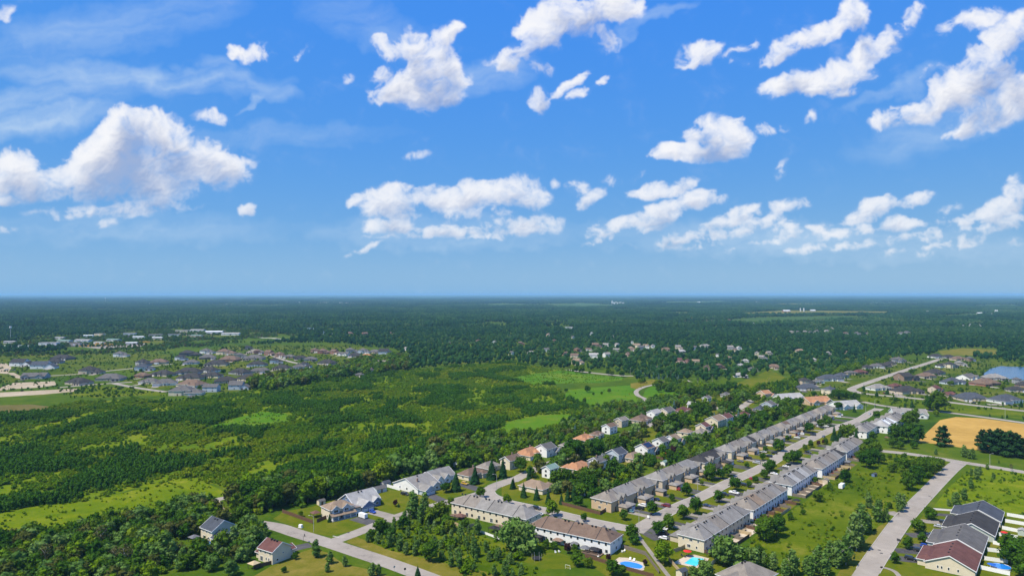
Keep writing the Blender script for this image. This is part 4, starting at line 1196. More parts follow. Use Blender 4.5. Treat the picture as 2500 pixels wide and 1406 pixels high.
def vents(roof, pts, z_of=None):
    """Square black roof vents."""
    me = shared('vent', lambda: MB().box(-.28, -.28, -.3, .28, .28, .32).box(-.36, -.36, .32, .36, .36, .42).mesh('roof_vent', M['vent']))
    for p in pts: link('roof_vent', me, roof, p)

# ---- detached houses set out from a table: tile, x, y of the foot, width in the tile, kind, roof, wall
def plan(kind, w, d, R):
    """Masses, and where the openings go, of one kind of house."""
    hb, hs = 3.1, 5.9
    if kind == 'bungalow':
        g = w * .34
        x = R.choice([0, 1])
        gx = (0, g) if x == 0 else (w - g, w)
        e = (w * .45, w * .62)
        return [(0, w, 0, d, hb, 'hip', .58), (gx[0], gx[1], -d * .24, d * .3, hb, 'hip', .62), (e[0], e[1], -d * .09, d * .3, hb + .7, 'hip', .75)], x
    if kind == 'gables':
        return [(0, w, 0, d, hb, 'gx', .5), (w * .08, w * .36, -d * .16, d * .4, hb, 'gy', .62), (w * .64, w * .94, -d * .16, d * .4, hb, 'gy', .62)], 0
    if kind == 'two':
        return [(0, w * .66, 0, d, hs, 'hip', .5), (w * .5, w, -d * .1, d * .7, hb, 'hip', .5), (w * .16, w * .4, -d * .08, d * .3, hs, 'hip', .6)], 1
    if kind == 'twogable':
        return [(0, w * .66, 0, d, hs, 'gx', .55), (w * .55, w, -d * .12, d * .62, hb, 'gy', .6)], 1
    if kind == 'gable':
        return [(0, w, 0, d, hs, 'gx', .55)], 0
    if kind == 'gableend':
        return [(0, w, 0, d, hs * .85, 'gy', .6)], 0
    if kind == 'flat':
        return [(0, w, 0, d, 5.5, 'flat', 0)], 0
    if kind == 'shed':
        return [(0, w, 0, d, 4.6, 'gx', .22)], 0
    if kind == 'barn':
        return [(0, w, 0, d, 6.5, 'gx', .5)], 0
PHRASE = {'bungalow': 'hip bungalow', 'gables': 'gabled bungalow', 'two': 'two-storey house', 'twogable': 'gabled two-storey house', 'gable': 'gabled house',
          'gableend': 'gable-end house', 'flat': 'flat block', 'shed': 'long shed', 'barn': 'barn'}
def zone(rows, where, group, yaws, name='house', cat='house', hscale=1.0, near=False):
    """Builds every row and writes labels that count look-alikes from the left."""
    R = random.Random(len(rows) * 7 + len(where))
    rows = [tuple(r) for r in rows]
    cls = {}
    for r in sorted(rows, key=lambda r: ORG[r[0]][0] + r[1] * .256):
        cls.setdefault((r[4], r[5], r[6]), []).append(r)
    made = []
    for r in rows:
        t, x, y, wz, kind, roof, wall = r[:7]
        yaw = rad(r[7] if len(r) > 7 else R.choice(yaws) + R.uniform(-7, 7))
        p = Z(t, x, y)
        W = wz * .256 * p.y / F * hscale
        ca, sa = abs(math.cos(yaw)), abs(math.sin(yaw))
        ratio = {'bungalow': .62, 'gables': .6, 'two': .62, 'twogable': .62, 'gable': .7, 'gableend': 1.1, 'flat': .5, 'shed': .4, 'barn': .5}[kind]
        w = W / (ca + ratio * sa) * (.94 if kind != 'flat' else 1)
        d = w * ratio
        if kind in ('bungalow', 'two', 'twogable', 'gables'): d = min(d, 19); w = min(w, 36)
        blocks, gs = plan(kind, w, d, R)
        ext = (w * sa + d * ca) / 2
        c, s = math.cos(yaw), math.sin(yaw)
        cx, cy_ = p.x, p.y + ext
        lx, ly = cx - (w / 2 * c - d / 2 * s), cy_ - (w / 2 * s + d / 2 * c)
        same = cls[(kind, roof, wall)]
        lab = '%s walled %s with %s roof' % (wall, PHRASE[kind], roof)
        lab = '%s %s from the left, %s' % (ordinal(same.index(r)), lab, where) if len(same) > 1 else lab + ', ' + where
        root = house(name, lab, cat, group, (lx, ly), yaw, blocks, wall, roof, trim=near or wall in ('white', 'cream') and p.y < 900)
        fm = 'dark_trim' if wall in ('white', 'cream') and R.random() < .5 else 'trim'
        root['w'], root['d'] = w, d
        # openings
        m0 = blocks[0]
        two = m0[4] > 5
        vis = [sd for sd in 'flrb' if {'f': (s, -c), 'b': (-s, c), 'l': (-c, -s), 'r': (c, s)}[sd][0] * -p.x / p.y + {'f': (s, -c), 'b': (-s, c), 'l': (-c, -s), 'r': (c, s)}[sd][1] * -1 > .15]
        if kind in ('flat', 'shed', 'barn'):
            for i in range(2 if W < 40 else 4):
                add_window(root, m0, 'f', w * (.2 + .6 * i / (3 if W >= 40 else 1)), 3.2, 2.4, 1.2, False)
            add_garage(root, m0, 'f', w * .52, 3.6, 3.4, 'door_white' if wall != 'white' else 'door_dark')
            made.append(root); continue
        for sd in vis:
            ln = w if sd in 'fb' else d
            n = 2 if sd in 'fb' else 1
            for i in range(n):
                u = ln * ((i + .7) / (n + .4))
                blk = m0
                if sd == 'f' and len(blocks) > 2: blk = m0
                add_window(root, blk, sd, min(u, m0[1] - m0[0] - 1 if sd in 'fb' else u), 1.6, 1.6, 1.5, near, fm)
                if two: add_window(root, m0, sd, (m0[1] - m0[0] if sd in 'fb' else d) * ((i + .6) / (n + .2)), 4.3, 1.4, 1.3, near, fm)
        if kind in ('bungalow', 'two', 'twogable', 'gables') and 'f' in vis:
            gb = blocks[1]
            gw = gb[1] - gb[0]
            dm = 'door_white' if R.random() < .5 else 'door_dark'
            if gw > 6.2:
                add_garage(root, gb, 'f', gw * .27, min(2.7, gw * .4), 2.3, dm)
                add_garage(root, gb, 'f', gw * .73, min(2.7, gw * .4), 2.3, dm)
            else:
                add_garage(root, gb, 'f', gw * .5, min(4.2, gw * .7), 2.3, dm)
            if p.y < 1500 and not near:
                gx_ = (gb[0] + gb[1]) / 2
                hw_ = min(gw * .45, 4)
                q4 = [(gx_ - hw_, gb[2] + .1), (gx_ + hw_, gb[2] + .1), (gx_ + hw_ * .9, gb[2] - 13), (gx_ - hw_ * .9, gb[2] - 13)]
                sheet('driveway', [(lx + a_ * c - b_ * s, ly + a_ * s + b_ * c) for a_, b_ in q4], R.choice(['gravel', 'drive', 'asphalt']), .045, label='driveway of an estate house', cat='driveway')
            if len(blocks) > 2 and kind != 'gables': add_door(root, blocks[2], 'f', (blocks[2][1] - blocks[2][0]) / 2, 1.1, 2.2)
            elif kind == 'gables': add_window(root, blocks[2], 'f', (blocks[2][1] - blocks[2][0]) / 2, 1.6, 2.0, 1.5, near, fm)
        if W > 7 and R.random() < .35 and kind not in ('flat', 'shed'):
            ch = MB().box(-.45, -.35, -1.2, .45, .35, 1.2)
            zr = m0[4] + min(m0[1] - m0[0], m0[3] - m0[2]) / 2 * m0[6]
            ch.build('chimney', M['wall brown brick'], roof_of(root), ((m0[0] + m0[1]) / 2 + 2, (m0[2] + m0[3]) / 2 + .6, zr))
        made.append(root)
    return made
B, G2, T, TG, GA, GE, FL, SH = 'bungalow', 'gables', 'two', 'twogable', 'gable', 'gableend', 'flat', 'shed'
LEFT = [(1,1140,668,130,T,'slate','white'),(1,560,698,185,B,'charcoal','dark'),(1,185,758,190,TG,'charcoal','white'),(1,385,784,225,TG,'blue grey','white'),(1,490,733,140,B,'charcoal','grey'),
 (1,283,880,215,G2,'slate','grey'),(1,842,833,205,T,'charcoal','beige'),(1,698,938,228,B,'charcoal','beige'),(1,1010,898,235,B,'slate','stone'),(1,1345,803,180,T,'blue grey','white'),
 (1,1345,752,150,T,'charcoal','grey'),(1,1485,738,160,B,'brown','beige'),(1,1522,858,208,B,'charcoal','stone'),(1,1405,928,160,B,'slate','cream'),(1,1535,946,212,B,'slate','white'),(1,1332,868,140,B,'brown','red brick'),
 (1,1745,1040,340,T,'slate','cream',8),(1,1785,962,270,B,'brown','cream'),(1,1995,1004,130,GA,'slate','pale blue'),(1,2262,984,190,TG,'slate','pale blue'),(1,2112,925,218,B,'charcoal','stone'),
 (1,2340,904,235,B,'charcoal','cream'),(1,1800,890,220,B,'charcoal','beige'),(1,2000,870,170,B,'charcoal','cream'),(1,1772,834,210,B,'charcoal','grey'),(1,1970,819,180,B,'charcoal','white'),(1,2262,838,196,B,'charcoal','grey'),
 (1,2435,824,140,B,'slate','cream'),(1,2045,755,190,B,'charcoal','cream'),(1,2425,760,155,B,'charcoal','white'),(1,1803,740,130,B,'slate','pale blue'),(1,1715,700,110,T,'charcoal','white'),(1,1790,662,210,T,'charcoal','dark'),
 (1,1968,638,122,T,'slate','white'),(1,1950,694,160,B,'slate','brown brick'),(1,2148,648,185,T,'brown','cream'),(1,2172,710,170,B,'brown','red brick'),(1,2282,678,112,T,'slate','beige'),(1,2422,638,132,B,'taupe','cream'),(1,2358,598,84,T,'charcoal','stone'),(1,2410,698,165,B,'slate','stone'),
 (2,30,640,84,T,'brown','red brick'),(2,140,655,110,TG,'brown','red brick'),(2,242,672,112,T,'brown','brown brick'),(2,330,682,100,B,'slate','brown brick'),(2,432,694,112,B,'charcoal','stone'),(2,526,708,122,B,'slate','grey'),
 (2,196,734,130,T,'charcoal','white'),(2,45,757,124,B,'charcoal','stone'),(2,256,794,150,B,'charcoal','cream'),(2,682,746,170,B,'charcoal','stone'),(2,482,772,116,T,'charcoal','white'),(2,416,784,124,B,'slate','white'),(2,566,838,190,B,'charcoal','stone'),
 (2,395,850,160,B,'charcoal','brown brick'),(2,155,889,170,B,'charcoal','beige'),(2,60,816,130,B,'slate','stone'),(2,330,900,136,B,'charcoal','grey'),(2,580,630,92,T,'brown','brown brick'),(2,664,638,112,T,'brown','red brick'),
 (2,768,644,96,TG,'brown','red brick'),(2,926,630,126,T,'slate','grey'),(2,848,658,110,G2,'slate','white'),(2,958,670,112,B,'charcoal','grey'),(2,1050,635,115,T,'slate','pale blue'),(2,1146,635,110,B,'slate','beige'),(2,1254,645,136,TG,'charcoal','pale blue'),
 (2,1064,686,140,B,'orange','red brick'),(2,1170,704,136,B,'slate','pale blue'),(2,1216,755,84,GA,'taupe','tan brick'),(2,1426,674,104,B,'blue grey','white'),(2,934,796,115,T,'slate','grey'),(2,1100,828,62,GE,'slate','white'),(2,1000,860,80,B,'slate','grey'),(2,120,925,110,B,'slate','grey')]
zone(LEFT, 'estate beyond scrub', 'houses of the dark roofed estate', [-12, 0, 10, 15, -20], hscale=1.14)
VILL = [(3,130,556,62,T,'brown','red brick'),(3,668,622,76,T,'brown','red brick'),(3,782,612,78,G2,'brown','white'),(3,852,578,90,TG,'brown','brown brick'),(3,942,578,74,GA,'grey','white'),(3,1046,572,52,GE,'grey','white'),(3,1182,546,40,GE,'pale grey','white'),
 (3,1238,582,76,GA,'tan','cream'),(3,1335,590,82,TG,'tan','white'),(3,1392,586,42,GE,'grey','white'),(3,1192,612,84,T,'tan','pink'),(3,1275,602,66,GA,'slate','grey'),(3,1155,662,64,T,'brown','pink'),(3,642,684,84,GA,'brown','beige'),(3,682,744,130,TG,'tan','cream'),
 (3,824,682,92,GA,'pale grey','white'),(3,962,674,100,TG,'grey','white'),(3,1040,628,66,GA,'grey','grey'),(3,1642,598,78,TG,'grey','cream'),(3,1780,606,72,GA,'slate','white'),(3,1888,580,108,G2,'grey','white'),(3,1655,730,92,TG,'maroon','pink'),(3,1716,730,50,GE,'maroon','red brick'),
 (3,1660,632,104,B,'pale grey','grey'),(3,2036,668,84,G2,'slate','white'),(3,2142,602,80,TG,'grey','grey'),(3,2212,604,40,GE,'pale grey','white'),(3,2180,628,58,T,'brown','cream'),(3,2390,658,50,GE,'grey','cream'),(3,2276,722,72,B,'pale grey','white'),(3,2222,768,84,G2,'pale grey','grey'),
 (3,2032,782,86,T,'brown','brown brick'),(3,1802,742,76,GA,'tan','cream'),(3,2226,864,110,B,'pale grey','white'),(3,2450,702,84,TG,'grey','grey'),(3,370,622,52,GA,'slate','pale blue'),(3,222,640,74,B,'grey','grey'),(3,35,654,50,GE,'grey','cream'),(3,440,524,50,B,'brown','red brick'),(3,392,478,56,GE,'tan','cream'),
 (3,1002,490,34,GE,'pale grey','white'),(3,800,460,36,GE,'pale grey','white'),(3,1130,440,36,GE,'grey','cream'),(3,620,495,36,GE,'slate','white'),(3,1515,610,90,B,'brown','beige'),(3,1905,800,60,GE,'brown','brown brick'),(3,1420,790,60,B,'grey','grey'),(3,2110,690,60,B,'tan','cream'),(3,550,660,50,GA,'brown','pink'),(3,2340,800,70,B,'slate','grey'),
 (2,1450,610,50,GE,'grey','white'),(2,2460,655,60,GE,'slate','white'),(2,2140,525,50,B,'brown','pink'),(2,900,455,80,B,'brown','red brick'),(2,1050,465,60,GA,'brown','red brick'),(2,655,450,40,GE,'slate','white'),(2,530,408,60,FL,'slate','white'),(2,740,465,30,GE,'slate','white'),(2,1860,560,50,GE,'slate','cream'),(2,1300,450,50,B,'brown','pink'),(2,2290,545,40,GE,'grey','white'),
 (4,140,784,134,B,'brown','beige'),(4,376,624,84,B,'tan','cream'),(4,822,642,72,B,'tan','cream'),(4,502,710,64,B,'pale grey','grey'),(4,652,655,56,T,'grey','grey'),(4,80,655,60,TG,'grey','cream'),(4,30,700,70,B,'slate','pale blue'),(4,620,830,50,GE,'slate','white')]
zone(VILL, 'village among trees', 'village houses among trees', [-35, 40, 20, -15, 0], hscale=1.12)
FAR = [(4,285,440,55,B,'grey','cream'),(4,345,440,60,B,'slate','grey'),(4,415,438,60,B,'grey','grey'),(4,475,442,55,B,'slate','cream'),(4,535,432,60,B,'slate','grey'),(4,625,428,50,B,'grey','white'),(4,680,410,50,T,'grey','white'),(4,805,452,55,B,'brown','grey'),(4,930,462,80,T,'slate','grey'),(4,1010,458,60,B,'slate','cream'),(4,1340,452,70,B,'slate','white'),(4,1400,447,60,T,'slate','grey')]
zone(FAR, 'far wood edge', 'far houses at the wood edge', [0, 10, -10])
RIGHT = [(4,675,902,210,B,'blue grey','white'),(4,785,872,150,B,'blue grey','grey'),(4,862,842,110,B,'slate','beige'),(4,955,836,132,B,'maroon','brown brick'),(4,1018,785,100,B,'charcoal','grey'),(4,1104,775,110,B,'slate','white'),(4,1182,768,120,G2,'charcoal','dark'),(4,1240,748,90,B,'charcoal','beige'),(4,1345,722,120,T,'slate','cream'),(4,1290,722,80,T,'slate','grey'),
 (4,450,938,150,T,'charcoal','beige'),(4,475,992,205,B,'blue grey','stone'),(4,555,920,90,B,'slate','white'),(4,702,1032,185,T,'blue grey','cream'),
 (4,1688,680,130,B,'charcoal','white'),(4,1796,682,90,B,'charcoal','grey'),(4,1905,705,140,B,'brown','beige'),(4,2010,712,80,T,'slate','brown brick'),(4,1748,772,110,B,'charcoal','white'),(4,1838,776,140,T,'charcoal','cream'),(4,1918,756,90,T,'grey','stone'),(4,1696,842,190,B,'charcoal','stone'),(4,1600,872,158,B,'brown','stone'),(4,1425,900,210,TG,'charcoal','brown brick'),
 (4,1298,972,132,B,'maroon','brown brick'),(4,1146,992,198,B,'grey','white'),(4,1430,1026,262,B,'charcoal','beige'),(4,1698,1018,145,TG,'maroon','beige'),(4,1808,1056,150,G2,'maroon','beige'),(4,1872,936,220,B,'blue grey','pale blue'),(4,2025,892,220,G2,'slate','white'),(4,2195,948,255,B,'brown','red brick'),(4,2262,893,190,B,'grey','grey'),
 (4,2042,1090,248,B,'blue grey','beige'),(4,2395,1116,280,B,'blue grey','white'),(4,2450,1005,140,B,'charcoal','stone'),(4,2470,925,90,T,'slate','grey'),(4,2540,960,150,B,'charcoal','brown brick')]
zone(RIGHT, 'estate beside lake', 'houses of the estate beside the lake', [8, 20, -5, 32], hscale=1.12)
IND = [(1,435,558,168,FL,'grey','white'),(1,595,532,150,SH,'green','pale green'),(1,770,528,176,SH,'pale grey','pale blue'),(1,930,548,112,SH,'pale grey','white'),(1,1062,522,150,SH,'green','grey'),(1,1218,462,118,FL,'grey','pale blue'),(1,1312,494,112,SH,'white','pale green'),(1,1243,553,112,SH,'white','grey'),(1,1492,502,100,SH,'white','beige'),(1,1712,434,132,FL,'grey','cream'),(1,1872,427,150,SH,'pale grey','pale blue'),
 (1,2030,444,172,SH,'white','pale blue'),(1,2190,462,180,SH,'pale grey','white'),(1,1472,474,130,SH,'slate','grey'),(1,935,468,100,FL,'taupe','beige'),(1,82,542,120,SH,'pale grey','grey'),(1,1865,480,110,SH,'green','beige'),(1,560,500,100,SH,'pale grey','grey'),(1,1640,470,110,SH,'slate','white'),(1,830,480,90,SH,'white','white'),(1,690,560,110,FL,'brown','beige')]
zone(IND, 'works yard', 'works buildings at left', [-8, 4, 10], 'works_building', 'building')
DIST = [(3,1748,306,100,SH,'orange','red brick'),(3,590,400,90,FL,'grey','white'),(3,610,352,80,SH,'white','white'),(3,895,356,80,SH,'white','cream'),(4,240,240,75,'barn','white','red brick'),(4,80,226,40,'barn','white','white'),(4,490,234,50,'barn','white','grey'),(4,1580,246,40,'barn','white','white'),(4,1660,248,60,'barn','pale grey','white'),(4,2085,262,50,'barn','white','grey'),(4,2190,265,80,SH,'white','white'),(4,1900,380,60,FL,'grey','white'),(4,2010,375,110,SH,'white','cream'),(4,2100,375,90,SH,'pale grey','white'),(4,1942,215,40,SH,'white','grey'),
 (3,1100,172,50,SH,'white','white'),(3,1210,174,36,'barn','white','white'),(3,1820,152,36,'barn','white','white'),(3,2115,155,36,'barn','white','grey'),(3,2385,152,40,'barn','white','white'),(3,450,135,26,'barn','white','white'),(2,240,152,70,FL,'grey','white'),(2,400,150,110,FL,'pale grey','white'),(2,660,152,70,FL,'grey','cream'),(2,860,154,110,FL,'slate','white'),(1,690,275,60,FL,'grey','cream'),(1,230,195,90,FL,'grey','pink'),(1,2160,172,100,FL,'pale grey','white'),(2,90,262,60,FL,'slate','white'),(2,440,258,40,'barn','pale grey','white'),(3,1545,168,30,FL,'slate','cream'),(3,2390,352,90,FL,'slate','white'),(4,2440,240,30,'barn','slate','white')]
zone(DIST, 'far plain', 'far buildings in the wooded plain', [0, 8], 'far_building', 'building')
# red-brown roofs of the far brick village
RED = [(3, 1660 + 34 * i + (i % 3) * 9, 322 + (i * 7) % 22, 40, 'bungalow', 'maroon' if i % 2 else 'brown', 'red brick') for i in range(14)]
zone(RED, 'far red village', 'far red roofed houses', [0, 20])
# ---- the detached houses behind the brick townhouse row
STRIP = [(7,205,300,265,B,'orange','cream',50),(7,390,278,235,TG,'slate','white',50),(7,572,208,152,B,'taupe','cream',50),(7,735,148,200,B,'orange','beige',50),(7,855,100,140,B,'brown','cream',50),(7,980,56,142,GA,'brown','white',50),
 (7,690,440,262,B,'orange','beige',230),(7,850,420,215,TG,'slate','white',230),(7,1035,345,240,TG,'blue grey','pale blue',230),(7,1210,330,210,B,'tan','beige',230),(7,1350,272,225,TG,'brown','white',50),(7,1495,205,190,TG,'slate','white',50),(7,1608,180,195,TG,'tan','white',50),(7,1732,112,182,T,'tan','cream',50),(7,1858,78,150,B,'taupe','beige',50),
 (7,270,632,300,B,'tan','cream',143),(7,408,478,150,GA,'green','white',50),
 (3,1092,1342,132,GA,'taupe','beige',50),(3,1290,1312,215,B,'brown','beige',50),(3,1410,1268,140,GA,'pale grey','white',50),(3,1530,1252,160,GA,'slate','cream',50),(3,1688,1222,175,B,'maroon','beige',50),(3,1775,1172,95,GE,'pale grey','white',50),(3,1910,1116,90,GA,'slate','white',50),(3,2095,1056,105,B,'slate','grey',50),
 (3,1900,1404,170,TG,'maroon','cream',50),(3,2012,1344,200,GA,'tan','cream',50),(3,2098,1318,160,GA,'maroon','white',50),(3,2268,1262,152,B,'maroon','white',50),(3,2316,1212,115,B,'brown','cream',50),(3,2430,1202,145,B,'blue grey','grey',50),(3,2475,1148,84,B,'maroon','beige',50),
 (4,70,1072,165,TG,'orange','tan brick',30),(4,110,1185,175,TG,'slate','pale blue',50),(4,300,1098,275,G2,'pale grey','white',20),(4,560,1132,285,G2,'orange','tan brick',20),(4,848,1174,290,G2,'pale grey','white',20),(4,1462,1256,300,G2,'grey','white',-12),
 (6,2068,500,250,B,'brown','cream',50),(6,2232,425,215,B,'taupe','beige',50),(6,2450,395,190,GA,'brown','cream',50)]
strip_houses = zone(STRIP, 'behind brick townhouses', 'detached houses behind the brick townhouses', [50], near=True, hscale=1.16)

sol = strip_houses[10]
M['solar'] = solid('solar_glass', (.012, .018, .05), .15, .1, 1, spec=.6)
w_, d_ = sol['w'] * .66, sol['d']
for r_ in range(2):
    for c_ in range(4):
        xa, ya = w_ * .12 + c_ * w_ * .19, d_ * (.06 + .20 * r_)
        xb, yb = xa + w_ * .17, ya + d_ * .18
        zf = lambda y: 5.9 + .12 + y * .55
        v = [(x, y, zf(y) + dz) for dz in (.05, .13) for x, y in ((xa, ya), (xb, ya), (xb, yb), (xa, yb))]
        MB().add(v, [(3, 2, 1, 0), (4, 5, 6, 7), (0, 1, 5, 4), (1, 2, 6, 5), (2, 3, 7, 6), (3, 0, 4, 7)]).build('solar_panel', M['solar'], bpy.data.objects[sol['roof_part']])

# ------------------------------------------------------------------ townhouse rows
def hip_end(b, X0, X1, Y0, Y1, z0, zr, r, left, th=.2):
    """Hipped end segment of a row roof; left: the hip is at X0."""
    ym = (Y0 + Y1) / 2
    if left: R1, R2 = (X0 + r, ym, zr), (X1, ym, zr)
    else: R1, R2 = (X0, ym, zr), (X1 - r, ym, zr)
    v = [(X0, Y0, z0 - th), (X1, Y0, z0 - th), (X1, Y1, z0 - th), (X0, Y1, z0 - th), (X0, Y0, z0), (X1, Y0, z0), (X1, Y1, z0), (X0, Y1, z0), R1, R2]
    f = [(4, 5, 9, 8), (6, 7, 8, 9), (0, 1, 5, 4), (2, 3, 7, 6), (3, 2, 1, 0)]
    f += [(7, 4, 8), (3, 0, 4, 7), (1, 2, 6, 9, 5)] if left else [(5, 6, 9), (1, 2, 6, 5), (3, 0, 4, 8, 7)]
    b.add(v, f)
DARKS = {'party': solid('party_strip', (.035, .036, .04), .8, .1)}
def row_block(label, loc, yaw, L, D, n, roofs, wall, front0, group, near=True, brick='tan brick', vents_at=(), end_win=True, pitch=.55):
    """n terraced houses under one long roof. Local x runs along the row; side 0 (local -y) is the front if front0, else the garden side."""
    root = thing('townhouse_row', label, 'townhouses', (loc[0], loc[1], 0), yaw, group)
    u, he, ov = L / n, 5.95, .45
    Y0, Y1 = -ov, D + ov
    z0 = he - ov * pitch + .12
    r = (D / 2 + ov) * .95
    zr = z0 + (D / 2 + ov) * pitch
    main = (0, L, 0, D, he, 'none', 0)
    wb = MB()
    wall_geo(wb, main)
    wb.build('wall', M['wall ' + wall], root)
    segs = []
    for i in range(n):
        b = MB()
        a, c = i * u, (i + 1) * u
        if i == 0: hip_end(b, -ov, c, Y0, Y1, z0, zr, r, True)
        elif i == n - 1: hip_end(b, a, L + ov, Y0, Y1, z0, zr, r, False)
        else: roof_geo(b, (a, c, 0, D, he, 'gx', pitch), ov, ov_g=0)
        segs.append(b.build('roof', M['roof ' + roofs[i % len(roofs)]], root))
    strip = None
    for i in range(1, n):
        if n > 4 and i % 2 == 0: continue
        if strip is None:
            b = MB()
            za, zb = z0 + .02, zr + .16
            for (ya, z_a), (yb, z_b) in (((Y0, za + .14), (D / 2, zb)), ((D / 2, zb), (Y1, za + .14))):
                vs = [(x, y, z) for x in (-.11, .11) for y, z in ((ya, z_a), (yb, z_b), (yb, z_b - .3), (ya, z_a - .3))]
                b.add(vs, [(0, 1, 5, 4), (1, 2, 6, 5), (2, 3, 7, 6), (3, 0, 4, 7), (0, 3, 2, 1), (4, 5, 6, 7)])
            strip = b.mesh('party_strip', DARKS['party'])
        link('party_strip', strip, root, (i * u, 0, 0))
    tb = MB()
    eave_geo(tb, (0, L, 0, D, he, 'hip', pitch), ov)
    tb.build('gutter', M['trim'], root)
    FS, RSd = ('f', 'b') if front0 else ('b', 'f')
    # garden side
    for i in range(n):
        base = i * u if RSd == 'f' else L - (i + 1) * u
        if RSd == 'f' or not near:
            if RSd != 'f': break
            add_window(root, main, RSd, base + u * .22, 4.6, .9, 1.3, near, 'dark_trim')
            add_window(root, main, RSd, base + u * .70, 4.6, .9, 1.3, near, 'dark_trim')
            patio_door(root, main, RSd, base + u * .32)
            add_window(root, main, RSd, base + u * .74, 1.55, 1.2, 1.3, near, 'dark_trim')
    # street side
    def put(blk):     # blocks are written for side f; mirror for side b
        x0, x1, y0, y1, h, k, p = blk
        return blk if front0 else (L - x1, L - x0, D - y1, D - y0, h, k, p)
    doors = []
    for i in range(n):
        x = i * u
        flip = i % 2 == 1
        bay = (x + .5, x + 3.9, -1.1, 3.0, he + .1, 'gy', 1.05) if flip else (x + u - 3.9, x + u - .5, -1.1, 3.0, he + .1, 'gy', 1.05)
        gar = (x + u - 4.6, x + u - .12, -6.2, .4, 2.75, 'hip', .42) if not flip else (x + .12, x + 4.6, -6.2, .4, 2.75, 'hip', .42)
        bay, gar = put(bay), put(gar)
        def piece(fn, blk, nm, mat, *a):
            b = MB()
            fn(b, blk, *a)
            b.build(nm, M[mat], root)
        piece(wall_geo, bay, 'bay_wall', 'wall ' + brick)
        piece(roof_geo, bay, 'bay_roof', 'roof weathered', .3)
        piece(wall_geo, gar, 'garage_wall', 'wall ' + brick)
        piece(roof_geo, gar, 'garage_roof', 'roof ' + roofs[i % len(roofs)], .35)
        doors.append((bay, gar, flip))
    if front0:
        for bay, gar, flip in doors:
            add_window(root, bay, FS, 1.7, 4.3, 1.7, 1.4, near)
            add_garage(root, gar, FS, 2.24, 3.0, 2.25, 'door_white' if flip else 'door_dark', near)
            dx = (bay[0] + bay[1]) / 2
            add_window(root, bay, FS, 1.2, 1.6, 1.2, 1.3, near)
            add_door(root, main, FS, (gar[0] - 1.0) if not flip else (gar[1] + 1.0))
    # near end wall
    if end_win:
        for u_, z_, w_, h_ in ((D * .2, 4.4, .9, 1.2), (D * .5, 4.4, 1.6, 1.2), (D * .78, 4.4, .9, 1.2), (D * .42, 1.6, 1.7, 1.5), (D * .72, 1.6, .9, 1.3)):
            add_window(root, main, 'l', u_, z_, w_, h_, near, 'dark_trim' if wall == 'white' else 'trim')
        if yaw < 0:
            for u_, z_, w_, h_ in ((D * .3, 4.4, 1.0, 1.2), (D * .72, 4.4, 1.0, 1.2), (D * .5, 1.6, 1.4, 1.4)):
                add_window(root, main, 'r', u_, z_, w_, h_, near)
    for i in vents_at:
        i = int(i)
        for dx in (.36, .62):
            vents(segs[i % n], [(u * (i + dx), D / 2 - .75, zr - .15)])
    c, s = math.cos(yaw), math.sin(yaw)
    for t in np.arange(0, L + 1, 6.0):
        FOOT.append((loc[0] + t * c - D / 2 * s, loc[1] + t * s + D / 2 * c, D * .75))
    return root
YL, YR = rad(49.2), rad(49.6)
TOWN = []
def on_axis(o, yaw, x, y=0):
    return (o[0] + x * math.cos(yaw) - y * math.sin(yaw), o[1] + x * math.sin(yaw) + y * math.cos(yaw))
oL = Z(7, 985, 803)
GL, GR = 'brick townhouse row left of the street', 'grey townhouse row right of the street'
for i, (x, L, n, rf, wl, lab) in enumerate([
    (0, 49, 5, ['taupe', 'grey', 'grey', 'taupe', 'weathered'], 'tan brick', 'nearest brick townhouse block, its tan brick end wall facing the corner lawn'),
    (55, 50, 5, ['grey', 'taupe', 'taupe', 'grey', 'grey'], 'beige', 'second brick townhouse block up the street with plain grey taupe roof'),
    (111, 36, 4, ['charcoal', 'charcoal', 'charcoal', 'weathered'], 'cream', 'brick townhouse block with the dark charcoal roof'),
    (153, 49, 5, ['grey', 'taupe', 'taupe', 'grey', 'charcoal'], 'cream', 'brick townhouse block just beyond the charcoal roofed one'),
    (208, 46, 5, ['weathered', 'grey', 'grey', 'taupe', 'grey'], 'cream', 'fifth brick townhouse block counted up from the corner lawn'),
    (259, 44, 5, ['taupe', 'brown', 'grey', 'grey', 'taupe'], 'beige', 'brick townhouse block with one brown roof among the grey ones'),
    (308, 40, 4, ['grey', 'taupe', 'grey', 'taupe'], 'beige', 'last but one brick townhouse block at the far end'),
    (352, 42, 4, ['taupe', 'grey', 'taupe', 'grey'], 'beige', 'last brick townhouse block below the orange roof')]):
    TOWN.append(row_block(lab, on_axis(oL, YL, x), YL, L, 12.5, n, rf, wl, True, GL, near=i < 3, vents_at=(0, 2) if i < 5 else ()))
RB = [(Z(7, 1870, 1185), 53, 6, ['grey', 'grey', 'taupe', 'grey', 'grey', 'weathered'], 'cream', 'nearest grey roofed townhouse block, its cream end wall above the turquoise pool'),
      (Z(7, 2340, 885), 50, 6, ['taupe', 'tan', 'taupe', 'taupe', 'grey', 'taupe'], 'white', 'second grey townhouse block with warm taupe roof'),
      (Z(8, 285, 640), 47, 6, ['weathered', 'pale grey', 'weathered', 'pale grey', 'grey', 'taupe'], 'white', 'third townhouse block with alternating slate and pale roofs'),
      (Z(8, 575, 470), 53, 6, ['taupe', 'grey', 'taupe', 'taupe', 'grey', 'charcoal'], 'white', 'townhouse block with red deck, its last roof charcoal'),
      (Z(8, 810, 300), 45, 5, ['grey', 'weathered', 'grey', 'taupe', 'taupe'], 'white', 'last grey townhouse block beside the bushy lot')]
